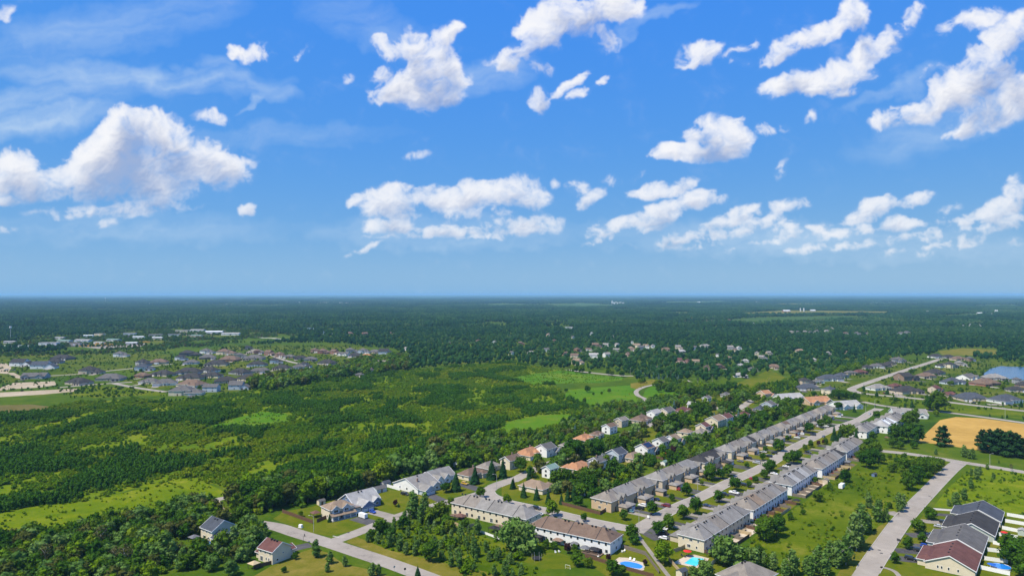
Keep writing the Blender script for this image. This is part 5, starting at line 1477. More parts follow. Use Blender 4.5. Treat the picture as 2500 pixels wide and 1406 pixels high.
for i, (o, L, n, rf, wl, lab) in enumerate(RB):
    TOWN.append(row_block(lab, (o.x, o.y), YR, L, 12.5, n, rf, wl, False, GR, near=i < 3, brick='beige', vents_at=range(0, n)))
# two or three more blocks farther up the same side
for i, (t, x, y, L, n, rf, lab) in enumerate([(8, 1000, 100, 34, 4, ['grey', 'weathered'], 'grey roofed townhouse block behind the tall trees at the bend'), (4, 1200, 1400, 30, 4, ['pale grey', 'white', 'pale grey', 'white'], 'townhouse block with the palest roof beside the bend'),
                                              (4, 1290, 1345, 34, 4, ['grey', 'grey', 'weathered', 'grey'], 'large grey roofed block beyond the palest roof')]):
    o = Z(t, x, y)
    TOWN.append(row_block(lab, (o.x, o.y), YR, L, 13, n, rf, 'white', False, 'last townhouses at the bend', near=False, brick='white', vents_at=(1, 2)))
oW1, oW2 = Z(6, 1885, 808), Z(7, 200, 1035)
TOWN.append(row_block('cream townhouse block with mixed brown and grey roofs behind the saplings', (oW1.x, oW1.y), rad(-35), 47, 12.5, 6, ['taupe', 'taupe', 'grey', 'weathered', 'grey', 'grey'], 'cream', False, 'white townhouse blocks facing the lot', vents_at=(0, 1, 2, 3), brick='cream'))
TOWN.append(row_block('white townhouse block with brown roof above the trampoline yard', (oW2.x, oW2.y), rad(-33), 42, 12.5, 6, ['brown', 'brown', 'brown', 'brown', 'brown', 'brown'], 'white', False, 'white townhouse blocks facing the lot', vents_at=(2, 3, 4, 5), brick='white'))
# ------------------------------------------------------------------ bungalow row at the lower right
yB = rad(51)
yv = Vector((-math.sin(yB), math.cos(yB), 0))
xv = Vector((math.cos(yB), math.sin(yB), 0))
pk = [Z(8, 1790, 1205, 7.4), Z(8, 1868, 1045, 7.4), Z(8, 2000, 895, 7.4), Z(8, 2070, 768, 7.4)]
for i, (rf, wl, lab) in enumerate([('maroon', 'cream', 'nearest bungalow of the row with maroon roof and cream gable end'), ('slate', 'pale green', 'slate roofed bungalow behind the maroon one'),
                                   ('charcoal', 'pale green', 'bungalow with the blackest roof in the row of four'), ('blue grey', 'cream', 'farthest bungalow of the row, blue grey roof against the weedy lot')]):
    Dp = 17.5
    o = pk[i] - yv * (Dp / 2)
    L = (pk[i + 1] - pk[i]).dot(xv) - 2.2 if i < 3 else 20
    L = max(16, min(26, L))
    blk = [(0, L, 0, Dp, 3.1, 'gx', .46), (L * .1, L * .9, Dp - 3, Dp + 3.2, 2.9, 'hip', .46)]
    root = house('bungalow', lab, 'bungalow', 'bungalows along the straight road', (o.x, o.y), yB, blk, wl, rf)
    m0 = blk[0]
    for u_, z_ in ((Dp * .33, 1.7), (Dp * .52, 1.7), (Dp * .66, 1.7), (Dp * .74, 1.7)):
        add_window(root, m0, 'l', Dp - u_, z_, .8, 1.3, True, 'trim')
    for u_ in (.15, .4, .65, .88):
        add_window(root, m0, 'f', L * u_, 1.6, 1.4, 1.3)
    patio_door(root, m0, 'f', L * .27); patio_door(root, m0, 'f', L * .76)
    for u_ in (.28, .72):
        add_garage(root, blk[1], 'b', (blk[1][1] - blk[1][0]) * u_, 2.8, 2.3, 'door_white', True)
    add_door(root, blk[1], 'b', (blk[1][1] - blk[1][0]) * .5)
    vents(roof_of(root), [(L * t, Dp / 2 + .9, 6.75) for t in (.22, .40, .58, .78)])

# ------------------------------------------------------------------ houses of the lower left
def special(name, lab, loc, yaw, blocks, wall, roof, wins, garages=(), doors=(), patios=(), walls=None, vent=(), chimney=None, grp=None):
    r = house(name, lab, 'house', grp, loc, yaw, blocks, wall, roof, walls=walls)
    for k, sd, u_, z_, w_, h_ in wins: add_window(r, blocks[k], sd, u_, z_, w_, h_, True, 'trim')
    for k, sd, u_, w_, mt in garages: add_garage(r, blocks[k], sd, u_, w_, 2.3, mt, True)
    for k, sd, u_ in doors: add_door(r, blocks[k], sd, u_)
    for k, sd, u_ in patios: patio_door(r, blocks[k], sd, u_)
    vents(roof_of(r), vent)
    if chimney: MB().box(-.4, -.4, -1.5, .4, .4, 1.3).build('chimney', M['wall brown brick'], roof_of(r), chimney)
    return r
p = Z(5, 1915, 1048)
special('house', 'cream two-storey house with dark slate roof among the thicket trees', (p.x, p.y), rad(-37), [(0, 10, 0, 11.5, 5.6, 'gx', .62), (10, 16, -.5, 7.5, 2.9, 'gx', .6)], 'cream', 'blue grey',
        [(0, 'f', 2, 4.4, 1.0, 1.2), (0, 'f', 5, 4.4, 1.0, 1.2), (0, 'f', 8, 4.4, 1.0, 1.2), (0, 'f', 7.2, 1.7, 1.0, 1.4), (0, 'r', 3, 4.4, 1.1, 1.3), (1, 'f', 3, 1.6, 1.6, 1.2), (0, 'l', 5, 4.3, 1.2, 1.2)],
        patios=[(0, 'f', 3)], vent=[(4, 4.8, 8.7), (6, 4.8, 8.7)])
p = Z(6, 42, 1252)
special('house', 'cream two-storey house with plain maroon roof at the lower edge', (p.x, p.y), rad(-33), [(0, 9.4, 0, 9.6, 5.5, 'gx', .58), (-3.4, 0, 1.5, 7, 2.7, 'gx', .5), (2, 7.5, 9.6, 13.5, 2.8, 'gy', .5)], 'cream', 'maroon',
        [(0, 'f', 1.6, 4.3, 1.0, 1.2), (0, 'f', 4.6, 4.3, 1.0, 1.2), (0, 'f', 7.8, 4.3, 1.0, 1.2), (0, 'f', 5.3, 1.7, .8, 1.4), (0, 'f', 7, 1.7, .8, 1.4), (0, 'r', 5.5, 3.5, .7, .7), (1, 'f', 1.7, 1.6, 1.0, 1.1), (0, 'r', 2.5, 1.4, 1.2, 1.0)],
        patios=[(0, 'f', 2.2)], vent=[(3.4, 4.2, 8.35), (5.2, 4.2, 8.35), (7, 4.2, 8.35)])
p = Z(6, 1100, 1384, 7.6)
special('house', 'house with dark slate roof just peeping over the lower edge', (p.x - 4, p.y - 11), rad(-35), [(0, 12, 0, 11, 4.4, 'hip', .55)], 'cream', 'blue grey', [(0, 'f', 3, 2, 1.4, 1.3), (0, 'f', 9, 2, 1.4, 1.3)], vent=[(5, 4.8, 7.4)])
p = Z(7, 2300, 1243, 7.8)
special('house', 'tan roofed bungalow cut by the lower edge below the bushy lot', (p.x - 4.5, p.y - 15), rad(40), [(0, 19, 0, 15, 3.4, 'hip', .55), (-5, 5, 3, 13, 3.0, 'gx', .5)], 'cream', 'taupe', [(0, 'f', 3, 1.7, 1.4, 1.3), (0, 'f', 9, 1.7, 1.4, 1.3)], vent=[(8, 8.6, 7.6), (10, 8.6, 7.6)])
# beige house with the long porch
p = Z(6, 742, 886)
r = special('house', 'beige house with a columned porch at the street corner', (p.x, p.y), rad(42), [(0, 13.6, 2.0, 11.5, 5.5, 'hip', .5), (1.0, 5.0, 1.2, 6, 5.6, 'gy', .75), (7.0, 11.0, 1.2, 6, 5.6, 'gy', .75), (13.6, 18.5, 3, 9, 2.8, 'flat', 0)], 'cream', 'tan',
        [(1, 'f', 2, 4.3, 2.4, 1.5), (2, 'f', 2, 4.3, 2.4, 1.5), (0, 'l', 5, 4.4, .9, 1.0), (0, 'l', 7, 1.8, .9, 1.3), (0, 'f', 3, 1.6, 1.8, 1.4), (0, 'f', 10.5, 1.6, 1.8, 1.4)], doors=[(0, 'f', 6.6)], garages=[(3, 'f', 2.4, 3.4, 'door_white')],
        walls={1: 'pale blue', 2: 'pale blue'}, vent=[(6, 7, 8.2)])
b = MB()
b.add([(-.3, -1.2, 2.55), (13.8, -1.2, 2.55), (13.8, 2.0, 3.55), (-.3, 2.0, 3.55), (-.3, -1.2, 2.4), (13.8, -1.2, 2.4), (13.8, 2.0, 3.4), (-.3, 2.0, 3.4)], [(0, 1, 2, 3), (7, 6, 5, 4), (0, 4, 5, 1), (1, 5, 6, 2), (0, 3, 7, 4)])
b.build('porch_roof', M['roof tan'], r)
MB().box(-.2, -1.1, -.2, 13.7, 1.99, .28).build('porch_floor', M['concrete'], r)
for x in (.2, 3.4, 6.8, 10.2, 13.4): MB().box(x - .16, -1.0, .28, x + .16, -.68, 2.5).build('porch_column', M['trim'], r)
for i in range(5): MB().box(13.8 + i * 1.15 - .05, 3.05, 3.25, 13.8 + i * 1.15 + .05, 3.15, 4.3).build('balcony_post', M['trim'], r)
MB().box(13.7, 3.03, 4.22, 18.5, 3.17, 4.36).box(13.7, 3.03, 3.7, 18.5, 3.17, 3.78).build('balcony_rail', M['trim'], r)
# blue house
p = Z(6, 985, 798)
special('house', 'blue gabled house with white trimmed gables and double garage', (p.x, p.y), rad(48), [(0, 17, 3, 17, 3.4, 'gx', .62), (1.5, 9, -2.6, 9, 3.3, 'gy', .6), (11.5, 16.2, 1.2, 9, 3.3, 'gy', .7)], 'blue', 'pale grey',
        [(0, 'l', 7, 5.5, 1.4, 1.4), (0, 'l', 11, 1.6, 1.0, 1.3), (0, 'l', 3, 1.6, 1.0, 1.3), (2, 'f', 2.3, 1.7, 1.8, 1.4)], garages=[(1, 'f', 2.0, 3.0, 'door_white'), (1, 'f', 5.5, 3.0, 'door_white')], doors=[(0, 'f', 10)], vent=[(7, 9, 7.5), (9, 9, 7.5)])
p = Z(6, 1592, 636)
special('house', 'long white bungalow with a blue gabled garage and grey roof', (p.x, p.y), rad(50), [(0, 17, 2.5, 24, 3.3, 'gx', .40), (.6, 8.2, -3.2, 9, 3.1, 'gy', .55), (10, 16, 0.5, 9, 3.2, 'gy', .6)], 'white', 'grey',
        [(0, 'l', 6, 1.7, 1.0, 1.3), (0, 'l', 12, 1.7, 1.4, 1.3), (0, 'l', 18, 1.7, 1.0, 1.3), (2, 'f', 3, 1.6, 1.8, 1.4)], garages=[(1, 'f', 2.1, 3.0, 'door_white'), (1, 'f', 5.5, 3.0, 'door_white')], walls={1: 'pale blue'}, doors=[(0, 'f', 9)], vent=[(8, 12, 7.4)], chimney=(4.5, 8, 6.2))
p = Z(6, 1722, 546)
special('house', 'white cottage with two steep front gables and grey roof', (p.x, p.y), rad(50), [(0, 19, 1.5, 14, 3.2, 'gx', .62), (.3, 6, -1.8, 6, 3.2, 'gy', .85), (7, 12.5, -1.2, 6, 3.2, 'gy', .85)], 'white', 'grey',
        [(1, 'f', 2.8, 1.7, 2.0, 1.5), (2, 'f', 2.7, 1.7, 2.0, 1.5), (0, 'l', 5, 1.7, 1.2, 1.3), (0, 'l', 9, 1.7, 1.2, 1.3)], garages=[(0, 'f', 15.5, 3.2, 'door_white')], doors=[(0, 'f', 6.5)])

# ------------------------------------------------------------------ the woods
def keep_clear(X, Y, extra=0.0, front=26.0, far=30000.0):
    """True where no building stands or is hidden from the camera side."""
    ok = np.ones(len(X), bool)
    for fx, fy, fr in FOOT:
        if fy > far: continue
        L = math.hypot(fx, fy)
        fr_ = front * L if front < 1 else front
        near = np.flatnonzero(ok & (np.abs(Y - fy) < fr + fr_ + 5) & (np.abs(X - fx) < fr + fr_ + 5))
        if not len(near): continue
        xs, ys = X[near], Y[near]
        d = np.hypot(xs - fx, ys - fy)
        ux, uy = -fx / L, -fy / L
        a = (xs - fx) * ux + (ys - fy) * uy
        c = np.abs(-(xs - fx) * uy + (ys - fy) * ux)
        ok[near] &= ~((d < fr + extra) | ((a > 0) & (a < fr + fr_) & (c < fr * .8)))
    return ok
NOWOOD = [PW([(-200, 872), (60, 864), (170, 862), (330, 856), (420, 846), (520, 842), (600, 846), (700, 838), (800, 838), (860, 846), (960, 852), (1000, 875), (1000, 905), (900, 915), (780, 935), (640, 960), (400, 985), (-200, 1030)]),
          PW([(-200, 836), (60, 836), (90, 822), (280, 818), (300, 806), (480, 803), (560, 800), (640, 812), (760, 822), (640, 840), (520, 846), (420, 850), (330, 862), (170, 866), (160, 852), (120, 852), (-200, 846)]),
          PW([(1330, 750), (1400, 740), (1500, 742), (1500, 750), (1420, 752)]), PW([(1590, 738), (1780, 735), (1800, 739), (1620, 742)]),
          PW([(2280, 775), (2340, 767), (2420, 766), (2400, 774)]), PW([(2285, 858), (2350, 849), (2430, 852), (2440, 868), (2290, 868)]),
          PW([(1950, 945), (1990, 925), (2080, 900), (2200, 872), (2300, 866), (2380, 870), (2400, 890), (2700, 892), (2700, 1120), (2040, 1010), (1940, 985)]),
          [(p.x, p.y) for p in lk_pts]]
WOOD = PW([(-900, 716.9 + 14), (3400, 716.9 + 14), (3400, 900), (2450, 895), (2280, 868), (2200, 872), (2080, 900), (1990, 925), (1880, 952), (1760, 962), (1640, 936), (1570, 930), (1540, 925), (1500, 905), (1400, 905), (1330, 898), (1240, 884), (1000, 904), (930, 914), (900, 905), (-900, 905)])
def wood_layer(name, y0, y1, step, patches, smin, smax, label, front, jit=.3, use_clear=True, extra=0.0, cut=.30):
    X, Y = grid_pts(WOOD, step, jit, R0)
    k = (Y > y0) & (Y <= y1) & (np.abs(X) < Y * .82 + 60) & not_in(NOWOOD + MEADOWS, X, Y) & ~near_roads(X, Y, 7 if y0 < 3000 else 0)
    X, Y = X[k], Y[k]
    if use_clear:
        k = keep_clear(X, Y, extra, front)
        X, Y = X[k], Y[k]
    k = fbm(X / (y0 * .10), Y / (y0 * .42), 41, 4) < cut
    X, Y = X[k], Y[k]
    return scatter(name, np.stack([X, Y], 1), R0.uniform(smin, smax, len(X)), patches, label, 'wood')
near_stand = [wood_patch(400 + i, 1.0, 1, .8, 1.0, 46) for i in range(6)]
for me in near_stand:      # single crowns, scaled to metres
    pass
wood_layer('wood', 900, 2300, 11.5, near_stand, 6, 14, 'broad belt of mixed woodland with village trees behind the scrub', .045, .48)
mid_stand = [wood_patch(420 + i, 60, 16, 9, 17, 12) for i in range(4)]
wood_layer('far_wood', 2300, 6500, 56, mid_stand, .95, 1.2, 'unbroken forest in the middle distance', .055, .3, extra=10, cut=.24)
far_stand = [wood_patch(430 + i, 240, 40, 12, 24, 4) for i in range(3)]
wood_layer('distant_wood', 6500, 17000, 225, far_stand, .95, 1.15, 'blue distant forest towards the horizon', .06, .3, extra=40, cut=.20)
# beyond that the canopy is one rough sheet
b = MB()
nx_, ny_ = 90, 46
ys_ = [16500 * (70000 / 16500) ** (j / (ny_ - 1)) for j in range(ny_)]
rr = random.Random(3)
vv = []
for j, y in enumerate(ys_):
    for i in range(nx_):
        vv.append(((i / (nx_ - 1) * 2 - 1) * y * .9 + rr.uniform(-50, 50), y + rr.uniform(-80, 80), rr.uniform(8, 26)))
b.add(vv, [(j * nx_ + i, j * nx_ + i + 1, (j + 1) * nx_ + i + 1, (j + 1) * nx_ + i) for j in range(ny_ - 1) for i in range(nx_ - 1)])
M['canopy'] = cover('far_canopy', [(.010, .040, .018, 1), (.018, .056, .02, 1), (.035, .080, .03, 1), (.09, .13, .06, 1)], (.0004, .0015, .006))
tag(b.build('horizon_wood', M['canopy']), 'last blue line of forest along the horizon', 'wood', kind='stuff')

# ------------------------------------------------------------------ single trees and shrubs
RT = random.Random(21)
KIND = {'broad': ('deciduous_tree', 'tree'), 'lime': ('deciduous_tree', 'tree'), 'wine': ('deciduous_tree', 'tree'), 'poplar': ('poplar_tree', 'tree'), 'willow': ('willow_tree', 'tree'),
        'bare': ('thin_tree', 'tree'), 'spruce': ('spruce_tree', 'conifer'), 'blue': ('spruce_tree', 'conifer'), 'pine': ('pine_tree', 'conifer')}
WIDE = {'broad': 1.15, 'lime': 1.2, 'wine': 1.0, 'poplar': 1.0, 'willow': 1.1, 'bare': 1.0, 'spruce': 1.0, 'blue': 1.05, 'pine': 1.25}
TREES = []
def tree(kind, x, y, h, label, group=None, wide=1.0):
    nm, cat = KIND[kind]
    o = thing(nm, label, cat, (x, y, 0), RT.uniform(0, 6.28), group)
    w = WIDE[kind] * wide * RT.uniform(.92, 1.1)
    me = RT.choice(CROWNS[kind])
    c = link('crown', me, o, (0, 0, 0), 0, (h * w, h * w, h))
    t = TRUNKS[2] if kind in ('spruce', 'blue', 'pine') else TRUNKS[3] if kind in ('poplar', 'bare') else TRUNKS[RT.randint(0, 1)]
    link('trunk', t, o, (0, 0, 0), 0, (h, h, h))
    TREES.append((x, y, h))
    return o
def zh(p, hz): return hz * .256 * p.y / F
SHAPE = {'broad': 'round leafy tree', 'lime': 'bright yellow-green round tree', 'wine': 'dark wine-red tree', 'poplar': 'slender pale poplar', 'willow': 'wide grey-green willow', 'bare': 'thin half-bare tree',
         'spruce': 'pointed dark spruce', 'blue': 'blue-grey spruce', 'pine': 'layered dark pine'}
def stand(kind, t, pts, where, group=None, size=None, wide=1.0):
    """Trees given by foot and height in a tile, labelled from left to right."""
    pts = sorted(pts, key=lambda q: q[0])
    for i, q in enumerate(pts):
        p = Z(t, q[0], q[1])
        lab = '%s %s' % (SHAPE[kind], where) if len(pts) == 1 else '%s %s from the left %s' % (ordinal(i), SHAPE[kind], where)
        tree(kind, p.x, p.y, zh(p, q[2]) * 1.03, lab, group or ('%ss %s' % (SHAPE[kind], where) if len(pts) > 1 else None), wide)
stand('spruce', 6, [(1925, 595, 195), (2108, 528, 185), (2268, 482, 205), (2375, 470, 200), (2475, 572, 110)], 'along the cul-de-sac lawns')
stand('broad', 6, [(2160, 655, 110), (2415, 720, 100), (1830, 610, 100)], 'beside the curving street')
stand('poplar', 6, [(1515, 850, 250), (1625, 830, 215), (1590, 900, 180), (1440, 900, 120)], 'in the clump before the blue house drive', wide=1.25)
stand('broad', 6, [(1690, 910, 170), (1780, 890, 200), (1880, 740, 90), (1840, 960, 150)], 'in the clump left of the cream townhouses')
stand('wine', 6, [(1348, 740, 66)], 'on the blue house lawn')
stand('wine', 6, [(1835, 598, 95)], 'beside the white cottage')
stand('spruce', 6, [(1380, 748, 46), (720, 890, 80)], 'in the front gardens of the corner houses')
stand('poplar', 6, [(1080, 1085, 95), (1180, 1095, 110), (1290, 1130, 140), (1390, 1160, 160), (1450, 1200, 120), (1545, 1190, 130), (1640, 1230, 130), (1800, 1255, 90), (1880, 1315, 140), (1960, 1330, 150), (2100, 1225, 165), (2050, 1005, 80), (1965, 1045, 140), (2130, 1010, 150), (2290, 1400, 110), (2400, 1400, 150), (1240, 960, 90), (1330, 1010, 120), (1470, 1040, 110), (2210, 1180, 110), (2340, 1230, 100), (2020, 1110, 90), (2450, 1290, 110), (1720, 1110, 90), (1590, 1060, 100)], 'in the sapling lot', wide=1.3)
stand('broad', 6, [(1690, 1265, 200), (1870, 985, 120), (2010, 960, 100), (1200, 1000, 150), (1120, 1060, 110), (1300, 1060, 120), (1420, 960, 130)], 'in the sapling lot')
stand('poplar', 6, [(585, 1225, 160), (725, 1285, 120), (700, 1365, 90), (862, 1315, 105), (1130, 1410, 130), (1190, 1400, 110)], 'on the dry lawn', wide=1.5)
stand('broad', 6, [(285, 1370, 55), (390, 1245, 70)], 'by the maroon roofed house')
stand('spruce', 6, [(1562, 1420, 120)], 'at the lower edge by the road')
stand('poplar', 6, [(110, 1055, 110), (30, 1100, 120)], 'left of the dead end', wide=1.3)
stand('lime', 6, [(445, 838, 60)], 'behind the brown fence')
stand('willow', 7, [(60, 1150, 320), (150, 1180, 300)], 'at the left end of the white townhouse block')
stand('spruce', 7, [(42, 575, 105), (202, 492, 125), (150, 655, 145), (275, 680, 135), (385, 712, 135), (510, 720, 110), (570, 690, 120), (630, 680, 150)], 'around the brown roofed bungalow')
stand('broad', 7, [(672, 752, 120)], 'inside the corner fence')
stand('lime', 7, [(422, 835, 160), (-8, 720, 100)], 'beside the curving street')
stand('broad', 7, [(725, 885, 78), (1105, 870, 110), (1372, 822, 135), (1565, 690, 75), (1705, 645, 135), (1850, 540, 50), (1925, 490, 145), (2030, 475, 95), (2105, 455, 125), (2280, 375, 60), (2430, 300, 70)], 'along the brick townhouse lawns', 'street trees')
stand('broad', 7, [(1672, 865, 145), (1790, 815, 160), (1432, 1015, 140), (1532, 955, 130), (2165, 590, 135), (2010, 705, 125), (2300, 560, 65), (2445, 480, 95), (2362, 520, 70), (2490, 420, 110)], 'along the grey townhouse lawns', 'street trees')
stand('broad', 7, [(1178, 1055, 145), (1200, 1105, 100)], 'beside the footpath')
stand('lime', 7, [(1482, 1285, 215)], 'between the footpath and the turquoise pool', wide=1.1)
stand('broad', 7, [(660, 1310, 145), (770, 1325, 95), (1000, 1395, 150), (1080, 1400, 110), (365, 1145, 90), (440, 1150, 80), (640, 1180, 80)], 'behind the white townhouse gardens')
stand('wine', 7, [(570, 1190, 110), (960, 1265, 80), (1308, 1305, 66)], 'in the gardens below the white townhouses')
stand('willow', 7, [(2060, 1300, 300), (2170, 1310, 240), (2330, 1310, 190), (1880, 1420, 175), (1770, 1410, 110)], 'around the end of the nearest grey block')
stand('broad', 7, [(2440, 1065, 215), (2560, 1030, 190), (2250, 1310, 150), (2400, 1230, 120), (2500, 1330, 140)], 'right of the grey townhouse gardens')
stand('broad', 7, [(120, 415, 150), (285, 372, 140), (470, 560, 170), (555, 545, 160), (640, 300, 210), (560, 320, 150), (845, 290, 210), (770, 250, 150), (1050, 245, 180), (1120, 225, 160), (1000, 465, 180), (1085, 480, 140), (725, 585, 150), (800, 600, 160), (860, 500, 120), (400, 395, 80), (335, 420, 90), (620, 590, 120), (700, 640, 130), (980, 200, 130), (1560, 290, 80), (1740, 215, 95), (1790, 205, 80), (1640, 300, 120), (1330, 300, 70), (920, 220, 120), (500, 340, 100), (430, 330, 70)], 'behind the first brick townhouses')
stand('bare', 7, [(905, 530, 60), (870, 540, 60)], 'behind the first brick townhouses')
stand('lime', 7, [(970, 550, 50), (1200, 390, 30)], 'in the yard behind the first brick townhouses')
stand('wine', 7, [(1580, 250, 90)], 'beside the solar roofed house')
stand('broad', 8, [(90, 405, 115), (300, 335, 130), (250, 345, 110), (350, 300, 100), (412, 212, 62), (465, 178, 66), (610, 150, 60), (30, 460, 70), (160, 215, 110), (245, 120, 60), (30, 225, 60)], 'far up the townhouse street', 'street trees')
stand('wine', 8, [(540, 165, 56), (590, 150, 50)], 'on the far part of the townhouse street')
stand('broad', 8, [(40, 1065, 190), (170, 965, 150), (530, 695, 110), (800, 512, 120), (510, 520, 60), (650, 590, 60), (395, 820, 55), (270, 870, 70)], 'beside the grey townhouse decks')
stand('spruce', 8, [(690, 115, 150), (750, 100, 140), (900, 130, 130), (960, 90, 90)], 'at the bend beyond the last grey block')
stand('broad', 8, [(820, 110, 160), (1060, 112, 90), (1030, 215, 130), (1090, 265, 140), (1000, 375, 170), (1060, 330, 150), (1140, 335, 100), (980, 260, 120), (930, 300, 90)], 'at the end of the last grey block')
stand('broad', 8, [(1300, 135, 170), (1400, 125, 190), (1475, 135, 150), (1250, 185, 100), (1320, 195, 80), (1450, 190, 70)], 'between the last gardens and the wheat')
stand('pine', 8, [(1725, 165, 195)], 'standing alone before the wheat')
stand('pine', 8, [(2100, 205, 195), (2180, 235, 225), (2270, 245, 240), (2360, 265, 245), (2450, 275, 220), (2230, 215, 200), (2420, 245, 200), (2530, 270, 200), (2320, 240, 190)], 'in the grove before the wheat')
stand('poplar', 8, [(1930, 270, 110), (2010, 290, 100), (1975, 285, 80), (1660, 250, 60)], 'on the verge below the wheat', wide=1.4)
stand('poplar', 8, [(1110, 885, 210), (1190, 890, 140), (1310, 795, 180), (1350, 760, 130), (1020, 755, 150), (960, 1010, 280), (1010, 990, 190), (900, 1165, 340), (860, 1120, 240), (940, 1120, 210), (800, 1295, 270), (720, 1330, 260), (650, 1305, 230), (540, 1375, 260), (600, 1400, 220), (420, 1400, 170), (300, 1405, 240), (220, 1420, 180), (110, 1350, 170), (20, 1320, 150), (470, 1420, 200), (700, 1270, 170)], 'left of the straight road', wide=1.2)
stand('broad', 8, [(1400, 585, 180), (1480, 525, 180), (1560, 470, 170), (1650, 440, 150), (1430, 405, 120), (1360, 415, 140), (1245, 415, 90), (1290, 335, 66), (1360, 300, 70), (1540, 400, 140), (1620, 400, 140), (1700, 390, 110), (1480, 430, 130), (1390, 500, 110), (1220, 760, 60), (1220, 290, 50)], 'in the bushy lot')
stand('broad', 8, [(1605, 868, 112), (1490, 995, 140), (1535, 1095, 110), (1388, 1145, 112), (1272, 1285, 112)], 'on the lawns of the bungalow row')
stand('poplar', 8, [(1990, 575, 95), (2045, 485, 110), (2000, 450, 70), (2150, 390, 60), (1860, 740, 130), (1930, 680, 110), (1780, 740, 70), (1830, 690, 80), (2080, 440, 80), (2260, 330, 30), (2210, 480, 60)], 'in the weedy lot', wide=1.5)
stand('bare', 8, [(2378, 405, 70)], 'beside the cross road')
stand('broad', 8, [(2440, 1340, 330), (2370, 1290, 200), (2500, 1420, 220), (2420, 1200, 130)], 'at the right edge beside the white fences')
stand('spruce', 8, [(2285, 1265, 95)], 'in the bungalow back gardens')
stand('broad', 4, [(1690, 1195, 200), (1600, 1175, 130), (1640, 1185, 160)], 'at the end of the grey gabled bungalow')
stand('spruce', 4, [(1432, 1152, 80), (1365, 1150, 50), (882, 1196, 80)], 'by the road bend')
stand('broad', 4, [(1095, 1252, 75), (732, 1172, 80), (560, 1345, 90), (620, 1330, 100), (450, 1390, 100), (1440, 1330, 160), (1380, 1340, 140), (1480, 1240, 80)], 'around the last townhouses')
stand('spruce', 4, [(150, 1025, 105), (200, 1030, 115), (245, 1020, 110), (290, 1025, 85), (120, 1000, 80)], 'right of the orange two-storey house')
stand('broad', 4, [(700, 1065, 90), (745, 1075, 95), (800, 1085, 100), (860, 1095, 90), (905, 1095, 85), (500, 1055, 60)], 'in the clump above the white gabled bungalows')
stand('broad', 4, [(210, 1200, 110), (330, 1180, 110), (360, 1140, 90), (60, 1270, 130), (140, 1260, 120), (10, 1310, 120), (260, 1240, 100)], 'below the orange two-storey house')
stand('lime', 4, [(1660, 1235, 62)], 'by the road at the wheat corner')
stand('blue', 3, [(1585, 1165, 90), (2200, 1280, 110), (1970, 1290, 100), (2090, 1395, 120), (640, 1390, 80)], 'among the far detached houses')
stand('blue', 3, [(1238, 845, 60), (1268, 848, 66), (1308, 855, 62), (1350, 868, 60), (1390, 872, 60), (1438, 880, 60), (1478, 880, 55), (1522, 885, 50), (1570, 888, 60), (1600, 890, 60), (1625, 885, 55)], 'in the row along the village road')
stand('broad', 3, [(960, 845, 66), (990, 850, 56), (1085, 862, 70), (780, 830, 34), (700, 825, 80), (1200, 850, 40), (650, 815, 60)], 'at the top of the mown field')
stand('broad', 3, [(1440, 1005, 66), (1500, 998, 90), (1560, 995, 84), (1585, 980, 70), (1770, 985, 60), (1640, 925, 50), (1520, 910, 44)], 'on the field right of the curving path')
stand('broad', 3, [(760, 1005, 60), (966, 1012, 46), (730, 1112, 54), (604, 1085, 36), (895, 1030, 34), (815, 1035, 30), (645, 1020, 16), (1100, 1150, 56), (1020, 1090, 16), (555, 1005, 40)], 'on the field left of the curving path')
stand('broad', 3, [(1720, 1060, 110), (1790, 1060, 110), (1870, 1090, 90), (2000, 1030, 110), (2060, 1020, 100), (2150, 1010, 110), (2220, 1000, 80), (2100, 960, 60), (1920, 970, 50)], 'in the field-edge belt')
stand('broad', 3, [(1840, 1270, 170), (1790, 1220, 120), (1900, 1220, 110), (2160, 1190, 110), (2290, 1100, 90), (2350, 1110, 80), (2440, 1290, 110), (2360, 1350, 130), (1560, 1370, 170), (1430, 1360, 140), (1470, 1300, 100), (1650, 1330, 110), (1700, 1290, 90), (2040, 1180, 100), (2240, 1330, 120), (2480, 1240, 90)], 'among the far detached houses')
stand('spruce', 3, [(1440, 1370, 150), (2020, 1400, 80), (85, 1090, 60)], 'standing tall among the far detached houses')
stand('poplar', 5, [(1570, 1270, 280), (1640, 1280, 210), (1740, 1290, 160), (1830, 1280, 130), (2230, 1150, 220), (2340, 1180, 130)], 'round the slate roofed house', wide=1.6)
stand('willow', 5, [(1900, 800, 190), (1760, 830, 220), (1640, 880, 200), (2010, 830, 130)], 'behind the slate roofed house')
stand('bare', 5, [(960, 1150, 230), (430, 1290, 190), (570, 1160, 120), (1100, 1290, 170), (1190, 1340, 240), (1260, 1330, 180), (1230, 1180, 150)], 'in the thicket at the lower left', wide=1.2)
stand('willow', 5, [(60, 1240, 120), (650, 1180, 200), (1380, 1180, 250), (1450, 1120, 200), (2020, 1350, 150), (2200, 1400, 160)], 'in the thicket at the lower left')
stand('lime', 5, [(700, 1380, 150), (840, 1340, 130), (380, 1390, 120)], 'in the thicket at the lower left', wide=1.3)
